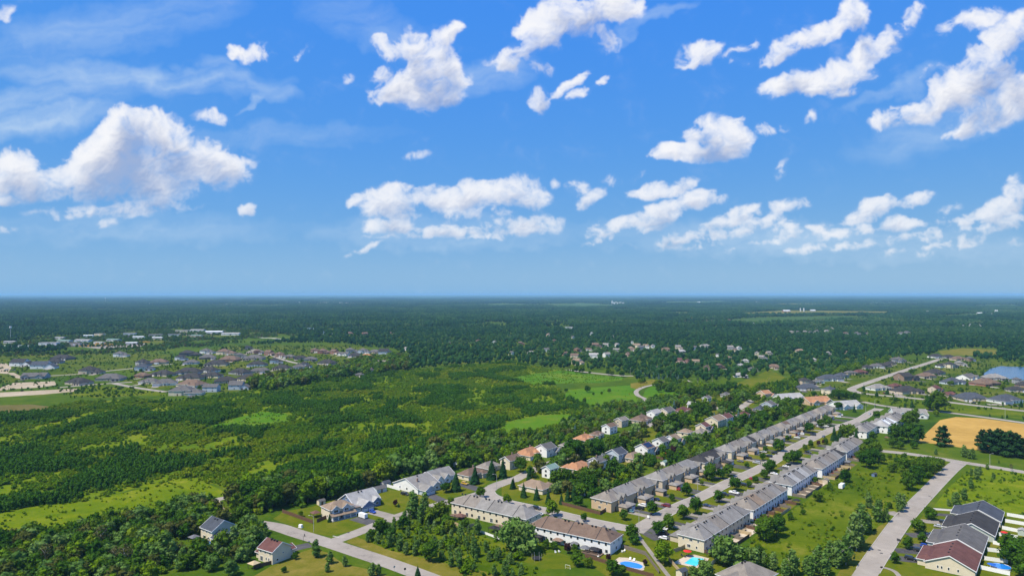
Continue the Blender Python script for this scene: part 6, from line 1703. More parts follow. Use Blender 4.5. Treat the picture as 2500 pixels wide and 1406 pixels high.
# young trees dotted over the estates
def dotted(kind, n, poly, h0, h1, where, group, seed):
    R = np.random.default_rng(seed)
    xs, ys = [q[0] for q in poly], [q[1] for q in poly]
    X, Y = R.uniform(min(xs), max(xs), n * 12), R.uniform(min(ys), max(ys), n * 12)
    k = in_poly(poly, X, Y) & ~near_roads(X, Y, 2) & keep_clear(X, Y, -3, 4) & not_in([[(q.x, q.y) for q in lk_pts]], X, Y)
    pts = sorted(list(zip(X[k], Y[k]))[:n], key=lambda q: px_of(q[0], q[1])[0])
    for i, (x, y) in enumerate(pts):
        tree(kind, x, y, R.uniform(h0, h1), '%s young %s from the left %s' % (ordinal(i), {'broad': 'round tree', 'spruce': 'small spruce', 'lime': 'bright green tree'}[kind], where), group)
E_L = PW([(300, 930), (420, 868), (560, 845), (850, 842), (980, 870), (900, 912), (760, 925), (640, 948), (520, 955), (400, 962)])
E_R = PW([(1960, 985), (1930, 940), (2030, 915), (2200, 880), (2290, 870), (2420, 880), (2560, 890), (2560, 1000), (2300, 1005), (2120, 985)])
dotted('spruce', 44, E_L, 4, 8, 'between the dark roofed houses', 'young spruces of the dark roofed estate', 1)
dotted('broad', 34, E_L, 4, 8, 'between the dark roofed houses', 'young trees of the dark roofed estate', 2)
dotted('spruce', 36, E_R, 4, 9, 'in the gardens beside the lake', 'young spruces of the lake estate', 3)
dotted('broad', 26, E_R, 4, 8, 'in the gardens beside the lake', 'young trees of the lake estate', 4)
dotted('spruce', 14, PW([(2060, 1000), (2120, 985), (2300, 1005), (2500, 1020), (2500, 1030), (2270, 1005)]), 2.5, 4, 'on the verge above the wheat', 'young spruces on the verge', 5)
yd = Z(5, 1850, 1110)
FOOT.append((yd.x, yd.y, 11))
# the big belts: the trees that show largest one by one, the rest as one mass
BELT = [(PW([(560, 1215), (650, 1195), (790, 1190), (860, 1200), (930, 1172), (965, 1142), (1010, 1114), (1100, 1090), (1200, 1075), (1290, 1062), (1330, 1064), (1380, 1032), (1440, 1002), (1500, 985), (1560, 985), (1600, 975), (1660, 968), (1700, 960), (1690, 985), (1640, 1000), (1570, 1025), (1480, 1050), (1400, 1080), (1320, 1095), (1250, 1125), (1160, 1140), (1060, 1150), (990, 1165), (910, 1192), (830, 1215), (770, 1222), (740, 1240), (690, 1235), (650, 1255), (600, 1260), (560, 1245)]), 6.2, 8.5, 14.5, 'leafy tree in the belt between the scrub and the detached houses', 'tree belt behind the detached houses'),
        (PW([(-80, 1330), (60, 1318), (140, 1312), (250, 1284), (400, 1258), (500, 1232), (555, 1235), (600, 1262), (640, 1290), (630, 1330), (600, 1370), (520, 1385), (400, 1400), (340, 1450), (-80, 1450)]), 4.8, 4.5, 10.0, 'leafy tree in the dense thicket at the lower left', 'thicket trees at the lower left'),
        (PW([(1290, 1165), (1330, 1120), (1480, 1070), (1640, 1010), (1800, 965), (1850, 985), (1800, 1010), (1680, 1060), (1560, 1110), (1450, 1170), (1400, 1200), (1330, 1210)]), 12.5, 6, 11, 'garden tree between the detached houses behind the brick row', 'garden trees behind the brick row'),
        (PW([(1330, 1165), (1440, 1195), (1560, 1147), (1700, 1088), (1850, 1030), (1985, 985), (1900, 982), (1800, 1008), (1680, 1058), (1560, 1108), (1450, 1150)]), 9.5, 5, 9.5, 'garden tree between the gardens and the back of the brick row', 'garden trees behind the brick row'),
        (PW([(600, 945), (640, 925), (700, 920), (760, 915), (840, 905), (870, 885), (990, 870), (1000, 905), (900, 915), (780, 932), (650, 958)]), 7.5, 8, 14, 'dark tree along the front edge of the dark roofed estate', 'trees along the dark roofed estate')]
cand = []
for poly, step, h0, h1, lab, grp in BELT:
    x, y = grid_pts(poly, step, .46, R0)
    k = ~near_roads(x, y, 2.5) & keep_clear(x, y, 1.0 if h0 > 6.5 else 0, 5)
    for a, c in zip(x[k], y[k]):
        if all((a - q[0]) ** 2 + (c - q[1]) ** 2 > 9 for q in TREES[-400:]) :
            sx_ = px_of(a, c)[0]
            hh = R0.uniform(h0, h1) * (1 if grp != 'tree belt behind the detached houses' else 1 - .5 * min(1, max(0, (sx_ - 1050) / 250)))
            cand.append((a, c, hh, lab, grp))
for xa in np.arange(14, 392, 6.2):          # gardens right behind the brick row
    for off in (19, 27, 35):
        q = on_axis(oL, YL, xa + R0.uniform(-3, 3), off + R0.uniform(-3.5, 3.5))
        if R0.random() < .72 and keep_clear(np.array([q[0]]), np.array([q[1]]), -1.5, 2)[0] and not near_roads(np.array([q[0]]), np.array([q[1]]), 2)[0] and all((q[0] - t_[0]) ** 2 + (q[1] - t_[1]) ** 2 > 12 for t_ in TREES):
            cand.append((q[0], q[1], R0.uniform(4, 8.5), 'garden tree between the gardens and the back of the brick row', 'garden trees behind the brick row'))
n_named = sum(1 for o in COL.objects if o.parent is None and o.name.startswith('deciduous_tree'))
cand.sort(key=lambda q: -q[2] / math.hypot(q[0], q[1]))
inview = [q for q in cand if -80 < px_of(q[0], q[1], q[2])[0] < 2580 and px_of(q[0], q[1], q[2])[1] < 1400]
pick = sorted(inview[:max(0, 300 - n_named)], key=lambda q: px_of(q[0], q[1])[0])
cnt = {}
for i, q in enumerate(pick):
    cnt[q[4]] = cnt.get(q[4], -1) + 1
    kd = RT.choices(['broad', 'broad', 'broad', 'lime'], k=1)[0]
    tree('willow' if (q[4].startswith('thicket') and i % 6 == 0) else kd, q[0], q[1], q[2], ordinal(cnt[q[4]]) + ' ' + q[3].replace('leafy tree', 'leafy tree from the left').replace('garden tree', 'garden tree from the left').replace('dark tree', 'dark tree from the left'), q[4])
rest = inview[max(0, 300 - n_named):]
mass = [crown_mesh('crown', ['broad', 'broad', 'broad', 'broad', 'poplar', 'olive', 'lime', 'poplar'][i], np.random.default_rng(500 + i), broad_lobes(np.random.default_rng(500 + i), .42, 8, .2, .8), 260, .055) for i in range(8)]
scatter('thicket', np.array([[q[0], q[1]] for q in rest]), np.array([q[2] for q in rest]), mass, 'remaining crowns of the tree belts and thicket', 'trees')
# undergrowth: bushes in the belts and lots
BX, BY, BS = [], [], []
for poly, step, dens, s0, s1 in [(BELT[0][0], 3.4, .8, 1.6, 4), (BELT[1][0], 2.8, .8, 1.4, 3.6), (BELT[2][0], 6, .6, 1, 2.6), (BELT[3][0], 5, .7, 1, 2.4), (BELT[4][0], 4, .8, 2, 4)]:
    x, y = grid_pts(poly, step, .48, R0)
    k = ~near_roads(x, y, 1.5) & keep_clear(x, y, -1, 2) & (R0.random(len(x)) < dens)
    BX.append(x[k]); BY.append(y[k]); BS.append(R0.uniform(s0, s1, k.sum()))
for poly in (PW([(960, 1010), (1250, 880), (1600, 880), (1900, 920), (2080, 1000), (2400, 1090), (2800, 1100), (2700, 1440), (1950, 1440), (1700, 1260), (1200, 1140)], 6), PW([(420, 690), (620, 520), (920, 380), (960, 330), (1200, 230), (1700, 290), (1800, 340), (1600, 540), (1400, 760), (1180, 900), (1000, 1060), (800, 1300), (700, 1440), (-200, 1440), (-100, 1050), (200, 830)], 8), PW([(2010, 370), (2250, 390), (2560, 440), (2560, 860), (2330, 830), (1900, 770), (1640, 740), (1780, 560)], 8)):
    x, y = grid_pts(poly, 2.2, .5, R0)
    k = ~near_roads(x, y, 2) & keep_clear(x, y, 1, 0) & (fbm(x / 14.0, y / 14.0, 61, 4) > -.04) & (R0.random(len(x)) < .42)
    BX.append(x[k]); BY.append(y[k]); BS.append(R0.uniform(.35, 1.7, k.sum()))
scatter('undergrowth', np.stack([np.concatenate(BX), np.concatenate(BY)], 1), np.concatenate(BS), BUSH['broad'] + BUSH['scrub'] + tuft, 'bushes and weeds under the tree belts and over the rough lots', 'undergrowth')
# pale saplings crowding the lot behind the white blocks
pale = [crown_mesh('foliage', 'poplar', np.random.default_rng(600 + i), [((0, 0, .2 + .65 * k / 4), (.25 - .13 * abs(k / 4 - .3),) * 2 + (.18,)) for k in range(5)], 120, .075, core=.75) for i in range(3)]
x, y = grid_pts(PW([(960, 1010), (1250, 880), (1600, 860), (1900, 920), (2080, 1000), (2400, 1090), (2600, 1100), (2600, 1440), (1950, 1440), (1700, 1260), (1200, 1140)], 6), 3.0, .5, R0)
k = ~near_roads(x, y, 3) & keep_clear(x, y, 2, 0) & (fbm(x / 16.0, y / 16.0, 63, 4) > -.06) & (R0.random(len(x)) < .55)
scatter('saplings', np.stack([x[k], y[k]], 1), R0.uniform(1.6, 4.6, k.sum()), pale + BUSH['lime'], 'pale young saplings crowding the lot behind the white townhouses', 'saplings')
# hedges
def hedge(t, a, c, h, w, label):
    p, q = Z(t, *a), Z(t, *c)
    d = (q - p)
    R = np.random.default_rng(int(p.x * 7) % 999)
    n = max(3, int(d.length / (w * .7)))
    lobes = [((d.x * i / (n - 1), d.y * i / (n - 1), h * .5), (w * .62, w * .62, h * .55)) for i in range(n)]
    me = crown_mesh('hedge', 'broad', R, lobes, n * 34, w * .14)
    o = link('hedge', me, None, (p.x, p.y, 0))
    tag(o, label, 'hedge')
hedge(7, (390, 140), (560, 90), 2.6, 2.2, 'clipped hedge behind the orange roofed house')
hedge(1, (2080, 745), (2240, 735), 2, 1.8, 'dark hedge behind a charcoal bungalow in the left estate')
hedge(2, (1270, 650), (1370, 630), 3, 2.5, 'tall dark hedge left of the last house in the left estate')
hedge(7, (1150, 420), (1320, 390), 1.6, 1.4, 'row of small cedars along the yard behind the charcoal townhouses')

# garden shrubs in the estates
x1, y1 = grid_pts(E_L, 9.0, .5, R0)
x2, y2 = grid_pts(E_R, 8.0, .5, R0)
x3, y3 = grid_pts(PW([(-60, 872), (300, 855), (430, 852), (420, 880), (330, 930), (180, 950), (-60, 960)]), 10, .5, R0)
x4, y4 = grid_pts(PW([(560, 990), (900, 950), (1250, 960), (1560, 1010), (1600, 1040), (1250, 1045), (900, 1065), (600, 1060)], 1), 5.5, .5, R0)
x, y = np.concatenate([x1, x2, x3, x4]), np.concatenate([y1, y2, y3, y4])
k = ~near_roads(x, y, 1.5) & keep_clear(x, y, -5, 0) & not_in([[(q.x, q.y) for q in lk_pts]], x, y) & (fbm(x / 25, y / 40, 77, 3) > -.05)
scatter('garden_shrubs', np.stack([x[k], y[k]], 1), R0.uniform(.8, 3.2, k.sum()), BUSH['broad'] + SAPL[:2], 'small shrubs and hedges dotted over the estate gardens', 'shrubs')
# trees round the works yard
x, y = grid_pts(PW([(-60, 862), (160, 856), (330, 850), (420, 842), (520, 836), (650, 824), (780, 818), (850, 838), (720, 816), (560, 800), (480, 801), (300, 806), (280, 818), (90, 824), (-80, 836), (-60, 845), (60, 850), (330, 846), (520, 836), (700, 836), (520, 846), (430, 852), (330, 862), (-60, 874)]), 9, .45, R0)
k = keep_clear(x, y, 0, .02) & (fbm(x / 60, y / 120, 78, 3) > -.08)
scatter('yard_trees', np.stack([x[k], y[k]], 1), R0.uniform(3, 7.5, k.sum()), mass[:6], 'low ragged trees between the estate lots and the works yard', 'trees')

x, y = grid_pts(PW([(1560, 935), (1640, 938), (1780, 956), (1890, 945), (1950, 925), (2040, 905), (2190, 872), (2200, 880), (2040, 918), (1945, 945), (1935, 968), (1860, 982), (1700, 966), (1640, 960)]), 8, .48, R0)
k = ~near_roads(x, y, 3) & keep_clear(x, y, 0, 12)
scatter('round_tree_belt', np.stack([x[k], y[k]], 1), R0.uniform(5, 10, k.sum()), [mass[0], mass[1], mass[6], CROWNS['lime'][0]], 'belt of bright round trees between the village road and the houses', 'trees')

# ------------------------------------------------------------------ cars
M['tyre'] = solid('tyre', (.02, .02, .02), .9, .1)
M['rim'] = solid('wheel_rim', (.45, .45, .46), .35, .1, metal=.7)
M['lamp_red'] = solid('tail_light', (.35, .02, .02), .3, .05)
M['lamp_white'] = solid('headlight', (.75, .75, .72), .2, .05)
CARPAINT = {'white': (.78, .78, .78), 'black': (.016, .016, .018), 'silver': (.42, .43, .44), 'grey': (.13, .135, .14), 'red': (.36, .02, .02), 'wine red': (.17, .012, .022), 'navy blue': (.018, .03, .08), 'blue': (.02, .06, .38), 'teal': (.10, .22, .26), 'yellow': (.52, .33, .03), 'school yellow': (.62, .33, .02)}
for k_, c_ in CARPAINT.items():
    m = M['car ' + k_] = solid('car_paint_' + k_.replace(' ', '_'), c_, .28, .04, 1.0, spec=.5)
    m.node_tree.nodes['Principled BSDF'].inputs['Coat Weight'].default_value = .5
# side profiles: (x, z of belt), cabin as (x, z)
CARS = {'car': dict(L=4.6, W=1.8, body=[(-2.3, .45), (-2.25, .85), (-1.4, .95), (1.2, .95), (2.2, .8), (2.3, .45)], cab=[(-1.75, .93), (-1.05, 1.42), (.35, 1.42), (1.15, .93)]),
        'hatchback': dict(L=4.2, W=1.78, body=[(-2.1, .45), (-2.1, .98), (1.0, .98), (2.0, .82), (2.1, .45)], cab=[(-2.05, .96), (-1.7, 1.5), (.3, 1.5), (1.05, .96)]),
        'suv': dict(L=4.8, W=1.92, body=[(-2.4, .5), (-2.4, 1.08), (1.2, 1.08), (2.3, .98), (2.4, .5)], cab=[(-2.35, 1.06), (-2.1, 1.72), (.45, 1.72), (1.2, 1.06)]),
        'minivan': dict(L=5.1, W=1.98, body=[(-2.55, .45), (-2.55, 1.05), (1.6, 1.05), (2.45, .9), (2.55, .45)], cab=[(-2.5, 1.03), (-2.35, 1.76), (.7, 1.76), (1.75, 1.03)]),
        'pickup': dict(L=5.7, W=2.0, body=[(-2.85, .55), (-2.85, 1.08), (1.5, 1.08), (2.75, 1.05), (2.85, .55)], cab=[(-.95, 1.06), (-.75, 1.8), (.8, 1.8), (1.5, 1.06)])}
def loft(b, prof, w0, w1, zt, m=0):
    """Extrudes a side profile across the car, drawn in towards the roof."""
    n = len(prof)
    zs = [z for _, z in prof]
    lo, hi = min(zs), max(zs)
    def ww(z): return w0 + (w1 - w0) * (z - lo) / max(hi - lo, .01)
    L_, R_ = [(x, -ww(z) / 2, z) for x, z in prof], [(x, ww(z) / 2, z) for x, z in prof]
    b.add(L_ + R_, [tuple(range(n)), tuple(reversed(range(n, 2 * n)))] + [(i, n + i, n + (i + 1) % n, (i + 1) % n) for i in range(n)], m)
def car_meshes(kind, paint):
    s = CARS[kind]
    body = MB()
    loft(body, s['body'], s['W'], s['W'] * .96, 0)
    if kind == 'pickup':
        body.box(-2.8, -.98, 1.07, -1.0, -.86, 1.22).box(-2.8, .86, 1.07, -1.0, .98, 1.22).box(-2.85, -.98, 1.07, -2.76, .98, 1.22)
    cab = MB()
    loft(cab, s['cab'], s['W'] * .92, s['W'] * .74, 0)
    c = s['cab']
    gl = MB()
    dx = .08
    def lerp(a, d, t): return (a[0] + (d[0] - a[0]) * t, a[1] + (d[1] - a[1]) * t)
    w0, w1 = s['W'] * .92, s['W'] * .74
    lo, hi = c[0][1], c[1][1]
    def ww(z): return (w0 + (w1 - w0) * (z - lo) / (hi - lo)) / 2 + .012
    for sg in (-1, 1):        # side glass
        q = [lerp(c[0], c[1], .2), lerp(c[0], c[1], .84), lerp(c[3], c[2], .84), lerp(c[3], c[2], .2)]
        q[0], q[1], q[2], q[3] = (q[0][0] + dx, q[0][1]), (q[1][0] + dx, q[1][1]), (q[2][0] - dx, q[2][1]), (q[3][0] - dx, q[3][1])
        pts = [(x, sg * ww(z), z) for x, z in q]
        gl.poly(pts if sg < 0 else list(reversed(pts)))
    for a, d, o in ((c[0], c[1], -1), (c[3], c[2], 1)):    # windscreens
        p0, p1 = lerp(a, d, .14), lerp(a, d, .9)
        nx_ = o * .02
        pts = [(p0[0] + nx_, -ww(p0[1]) + .1, p0[1] + .01), (p0[0] + nx_, ww(p0[1]) - .1, p0[1] + .01), (p1[0] + nx_, ww(p1[1]) - .1, p1[1] + .01), (p1[0] + nx_, -ww(p1[1]) + .1, p1[1] + .01)]
        gl.poly(pts if o > 0 else list(reversed(pts)))
    return body.mesh('body', M['car ' + paint]), cab.mesh('cabin', M['car ' + paint]), gl.mesh('car_window', M['glass'])
def wheel_meshes():
    t = MB()
    n = 14
    r, w = .34, .22
    vs = [(r * math.cos(2 * math.pi * i / n), y, r * math.sin(2 * math.pi * i / n)) for y in (-w / 2, w / 2) for i in range(n)]
    t.add(vs, [(i, (i + 1) % n, n + (i + 1) % n, n + i) for i in range(n)] + [tuple(reversed(range(n))), tuple(range(n, 2 * n))])
    d = MB()
    r = .2
    vs = [(r * math.cos(2 * math.pi * i / n), y, r * math.sin(2 * math.pi * i / n)) for y in (-w / 2 - .015, w / 2 + .015) for i in range(n)]
    d.add(vs, [(i, (i + 1) % n, n + (i + 1) % n, n + i) for i in range(n)] + [tuple(reversed(range(n))), tuple(range(n, 2 * n))])
    return t.mesh('wheel', M['tyre']), d.mesh('rim', M['rim'])
WHEEL, RIM = wheel_meshes()
def car(kind, paint, loc, rz, label, group='cars parked in driveways', name='parked_car'):
    s = CARS[kind]
    o = thing(name, label, {'pickup': 'pickup truck', 'suv': 'car', 'minivan': 'van'}.get(kind, 'car'), (loc[0], loc[1], .06), rz, group)
    bo, ca, gl = shared(('car', kind, paint), lambda: car_meshes(kind, paint))
    link('body', bo, o)
    link('cabin', ca, o)
    link('car_window', gl, o)
    for sx in (-1, 1):
        for sy in (-1, 1):
            w = link('wheel', WHEEL, o, (sx * s['L'] * .31, sy * (s['W'] / 2 - .1), .34))
            link('rim', RIM, w)
    hl = shared(('hl', kind), lambda: MB().box(-.03, -.22, -.07, .03, .22, .07).mesh('headlight', M['lamp_white']))
    tl = shared(('tl', kind), lambda: MB().box(-.03, -.2, -.09, .03, .2, .09).mesh('tail_light', M['lamp_red']))
    for sy in (-1, 1):
        link('headlight', hl, o, (s['L'] / 2 - .03, sy * (s['W'] / 2 - .32), .72))
        link('tail_light', tl, o, (-s['L'] / 2 + .03, sy * (s['W'] / 2 - .28), .80))
    return o
IN_, AL = 50 + 90, 50          # nose towards the brick row, or along the street
CARLIST = [(7, 275, 768, 'suv', 'black', -37, 'black off-road car on the curving street by the brown roofed block'), (7, 298, 822, 'car', 'white', 143, 'white car half hidden beside the brown roofed townhouses'),
 (7, 1165, 795, 'car', 'teal', IN_, 'teal car in the first driveway of the brick row'), (7, 1258, 768, 'suv', 'black', IN_, 'black car in the shade beside the white one at the first garages'), (7, 1282, 742, 'suv', 'white', IN_, 'white off-road car in front of the first paired garages'),
 (7, 1352, 690, 'car', 'grey', IN_, 'dark grey car at the last garage of the first brick block'), (7, 1412, 682, 'car', 'navy blue', IN_, 'navy car parked between the first two brick blocks'), (7, 1508, 742, 'minivan', 'wine red', IN_, 'wine red van alone in the middle of its long driveway'),
 (7, 1614, 585, 'hatchback', 'red', IN_, 'bright red car at the second block garages'), (7, 1795, 508, 'car', 'grey', IN_, 'grey car at the end of the second brick block'), (7, 1862, 468, 'suv', 'black', IN_, 'black car before the charcoal roofed block'), (7, 1990, 425, 'car', 'teal', IN_, 'teal car before the charcoal roofed block'),
 (7, 2158, 620, 'pickup', 'white', -40, 'white pickup truck in a driveway of the grey row'), (7, 2068, 635, 'suv', 'black', -40, 'black off-road car left of the white pickup truck'), (7, 1895, 742, 'car', 'navy blue', -40, 'dark blue car at the edge of the street by the round trees'), (7, 2335, 488, 'hatchback', 'red', -40, 'red hatchback across the street from the charcoal roofed block'),
 (7, 2255, 545, 'suv', 'black', -40, 'black off-road car behind the round street tree'), (7, 2292, 288, 'suv', 'black', IN_, 'black off-road car at the fourth brick block'), (7, 2372, 332, 'minivan', 'silver', IN_, 'silver van beside the street at the fourth brick block'), (7, 2215, 318, 'car', 'grey', IN_, 'grey car at the garage of the fourth brick block'),
 (7, 2432, 228, 'car', 'silver', IN_, 'silver car at the fifth brick block'), (7, 2482, 270, 'suv', 'black', IN_, 'black car nearest the street at the fifth brick block'), (7, 1482, 1052, 'hatchback', 'white', 143, 'white car beside the grass slope near the footpath'), (7, 1478, 1008, 'suv', 'black', 143, 'black car under the tree at the nearest grey block'), (7, 1480, 962, 'car', 'white', 143, 'white car behind the tree at the nearest grey block'),
 (8, 310, 68, 'suv', 'red', IN_, 'red car far up the brick row driveways'), (8, 336, 92, 'car', 'white', IN_, 'white car just below the red one far up the brick row'), (8, 376, 57, 'suv', 'white', IN_, 'white off-road car above the red one far up the brick row'), (8, 345, 38, 'suv', 'black', IN_, 'black car at the garages far up the brick row'), (8, 488, 66, 'suv', 'black', IN_, 'black car near the street bend far up the row'),
 (8, 588, 82, 'car', 'grey', 230, 'dark car driving down the townhouse street'), (8, 76, 168, 'car', 'white', IN_, 'white car in shade at the sixth brick block'), (8, 15, 228, 'car', 'white', IN_, 'white car at the left of the paired far driveways'), (8, 116, 240, 'suv', 'black', IN_, 'black car between street trees at the fifth brick block'), (8, 68, 270, 'suv', 'navy blue', IN_, 'navy off-road car close to the street at the fifth brick block'),
 (8, 440, 232, 'car', 'black', -40, 'black car in a grey row driveway far up the street'), (8, 232, 368, 'car', 'white', -40, 'white car beside the slate roofed block front'), (8, 118, 437, 'car', 'white', -40, 'white car half hidden by the third grey block roof'),
 (8, 1745, 905, 'suv', 'black', -40, 'black car in the farthest bungalow driveway'), (8, 1692, 942, 'car', 'silver', -40, 'silver car below the black one by the charcoal bungalow'), (8, 1622, 1022, 'car', 'navy blue', -40, 'navy car in the second bungalow driveway'), (8, 1562, 1130, 'hatchback', 'blue', -40, 'bright blue car beside the maroon bungalow driveway'), (8, 1502, 1172, 'suv', 'black', -40, 'black off-road car in the wide driveway beside the blue car'), (8, 1420, 1250, 'suv', 'black', -40, 'black off-road car nearest the lower edge on the bungalow driveways'),
 (6, 2012, 532, 'suv', 'yellow', -40, 'yellow off-road car at the white cottage'), (6, 1440, 632, 'minivan', 'black', -30, 'black van on the lawn side of the white bungalow'), (6, 1132, 802, 'hatchback', 'blue', -45, 'blue car at the blue house garage'),
 (4, 748, 1228, 'suv', 'white', IN_, 'white car below the white gabled bungalows'), (4, 728, 1245, 'minivan', 'white', IN_, 'white van in the lower spot below the white gabled bungalows'), (4, 785, 1172, 'suv', 'black', IN_, 'black car, middle of three before the white gabled bungalow'), (4, 742, 1168, 'suv', 'black', IN_, 'black car, left of three before the white gabled bungalow'), (4, 822, 1174, 'suv', 'grey', IN_, 'grey car, right of three before the white gabled bungalow'),
 (4, 612, 1335, 'car', 'white', IN_, 'white car by the street tree at the last brick block'), (4, 512, 1335, 'suv', 'white', IN_, 'white off-road car at the last brick block garages'), (4, 1026, 1218, 'car', 'silver', 230, 'silver car on the street at the bend'), (4, 1172, 1018, 'hatchback', 'wine red', 20, 'wine red car before the grey hip bungalow by the lake estate'), (4, 2018, 1112, 'suv', 'black', 100, 'black car in the driveway of a beige bungalow by the wheat'), (4, 1420, 782, 'minivan', 'white', 30, 'white van on the estate street'),
 (1, 125, 800, 'pickup', 'grey', 20, 'grey truck on the building site'), (1, 60, 795, 'pickup', 'white', 60, 'white truck on the building site'), (1, 1780, 880, 'minivan', 'white', 0, 'white van before a low charcoal bungalow')]
DRV = []
for t, x, y, kd, pt, hd, lab in CARLIST:
    p = Z(t, x, y)
    car(kd, pt, (p.x, p.y), rad(hd), lab, 'cars in the driveways and streets')
# school buses in the works yard
def bus_meshes():
    b = MB()
    b.box(-4.2, -1.2, .6, 4.2, 1.2, 3.0).box(4.2, -1.05, .6, 5.3, 1.05, 1.8)
    g = MB()
    for s in (-1, 1):
        for i in range(6): g.box(-3.9 + i * 1.3, s * 1.2 - .02, 1.9, -2.9 + i * 1.3, s * 1.2 + .02, 2.6)
    g.box(4.19, -1.0, 1.85, 4.23, 1.0, 2.7)
    return b.mesh('body', M['car school yellow']), g.mesh('bus_window', M['glass'])
BB, BG = bus_meshes()
busspots = [(1, 775 + 30 * i, 572 - (i % 2) * 8) for i in range(5)] + [(1, 880 + 26 * i, 565 - (i % 3) * 9) for i in range(8)] + [(1, 1120 + 24 * i, 540 - i * 3) for i in range(4)] + [(1, 1325 + 22 * i, 532) for i in range(5)]
for i, (t, x, y) in enumerate(sorted(busspots, key=lambda q: q[1])):
    p = Z(t, x, y)
    o = thing('school_bus', 'yellow school bus, %s from the left in the works yard' % ordinal(i), 'bus', (p.x, p.y, 0), rad(R0.uniform(-12, 12)), 'yellow buses parked in the works yard')
    link('body', BB, o)
    link('bus_window', BG, o)
    for sx in (-2.6, 3.0):
        for sy in (-1, 1): link('wheel', WHEEL, o, (sx, sy * 1.05, .45), 0, 1.35)
tr_b, tr_c = MB().box(-3, -1.15, .5, 3, 1.15, 2.9).box(-2.2, -.4, 2.9, -1.2, .4, 3.15).mesh('body', M['car white']), MB().box(3, -.08, .5, 4.2, .08, .62).mesh('drawbar', M['dark_trim'])
def trailer(t, x, y, rz, lab, scale=1.0):
    p = Z(t, x, y)
    o = thing('trailer', lab, 'trailer', (p.x, p.y, 0), rad(rz), None, scale)
    link('body', tr_b, o)
    link('drawbar', tr_c, o)
    for sy in (-1, 1): link('wheel', WHEEL, o, (-.3, sy * 1.08, .36))
    return o
trailer(6, 1040, 850, 140, 'white covered trailer in front of the porch house', .85)
trailer(8, 762, 568, 50, 'white box trailer in the meadow behind the red deck', .95)
trailer(1, 1492, 742, 10, 'white camper before the white two-storey house in the left estate')
trailer(1, 270, 712, 0, 'white trailer between the new white houses')
for i, x in enumerate((60, 110, 165, 220, 290)): trailer(1, x, 578, 4 * i, 'white trailer, %s from the left in the yard at the left edge' % ordinal(i), 1.6)
# driveways
def drive(t, a, c, w, mat='drive', lab='', z=.036):
    p, q = Z(t, *a), Z(t, *c)
    d = (q - p).normalized()
    n = Vector((-d.y, d.x, 0)) * w / 2
    sheet('driveway', [(p + n).xy[:], (p - n).xy[:], (q - n).xy[:], (q + n).xy[:]], mat, z + .002 * (len(DRV) % 7), label=lab, cat='driveway')
    DRV.append(1)
k = 0
for i in range(8):      # brick row: two garages share one paved strip
    x0, L, n = [(0, 49, 5), (55, 50, 5), (111, 36, 4), (153, 49, 5), (208, 46, 5), (259, 44, 5), (308, 40, 4), (352, 42, 4)][i]
    u = L / n
    for j in range(n):
        gx = x0 + j * u + (u - 2.36 if j % 2 == 0 else 2.36)
        p, q = on_axis(oL, YL, gx, -6.2), on_axis(oL, YL, gx, -21.5)
        n_ = Vector((math.cos(YL), math.sin(YL), 0)) * 2.0
        p, q = Vector((*p, 0)), Vector((*q, 0))
        sheet('driveway', [(p + n_).xy[:], (p - n_).xy[:], (q - n_).xy[:], (q + n_).xy[:]], 'drive' if (j + i) % 3 else 'gravel', .034 + .003 * (j % 2), label='paved driveway at the brick townhouse garages', cat='driveway')
for i, (o, L, n, rf, wl, lab) in enumerate(RB):
    u = L / n
    for j in range(n):
        gx = L - (j * u + (u - 2.36 if j % 2 == 0 else 2.36))
        p, q = Vector((*on_axis(o, YR, gx, 12.5 + 6.2), 0)), Vector((*on_axis(o, YR, gx, 12.5 + 17.5), 0))
        n_ = Vector((math.cos(YR), math.sin(YR), 0)) * 2.0
        sheet('driveway', [(p + n_).xy[:], (p - n_).xy[:], (q - n_).xy[:], (q + n_).xy[:]], 'drive' if (j + i) % 3 else 'gravel', .034 + .003 * (j % 2), label='paved driveway at the grey townhouse garages', cat='driveway')
drive(6, (960, 850), (1150, 905), 7.5, 'drive', 'dark driveway beside the porch house')
drive(6, (1120, 790), (1330, 845), 7, 'gravel', 'grey driveway of the blue house')
drive(6, (1650, 620), (1800, 690), 6.5, 'drive', 'dark driveway of the white bungalow')
drive(6, (1960, 520), (2170, 590), 7, 'drive', 'dark driveway of the white cottage')
drive(6, (345, 1150), (540, 1105), 6.5, 'drive', 'black driveway behind the maroon roofed house')
drive(8, (1650, 815), (1850, 830), 5, 'drive', 'driveway by the first lawn tree of the bungalow row')
drive(8, (1530, 880), (1800, 900), 6, 'gravel', 'pale driveway of the charcoal bungalow')
drive(8, (1390, 1015), (1700, 1010), 6.5, 'drive', 'dark driveway of the second bungalow')
drive(8, (1360, 1110), (1640, 1125), 6, 'drive', 'driveway with the bright blue car')
drive(8, (1270, 1160), (1600, 1180), 6.5, 'drive', 'wide dark driveway with the black car')
drive(8, (1205, 1225), (1560, 1265), 6.5, 'drive', 'nearest dark driveway of the bungalow row')
drive(4, (2150, 1120), (2320, 1125), 9, 'gravel', 'wide grey driveway of the white bungalow by the wheat')
drive(4, (1240, 1010), (1340, 1045), 9, 'gravel', 'driveway below the brick hip bungalow')
drive(7, (1290, 985), (1430, 1060), 4.5, 'drive', 'dark driveway beside the grass slope')
drive(7, (1340, 960), (1500, 1020), 4.5, 'drive', 'dark driveway at the nearest grey block end')
drive(8, (1640, 765), (1860, 780), 3.5, 'concrete', 'pale strip before the farthest bungalow')

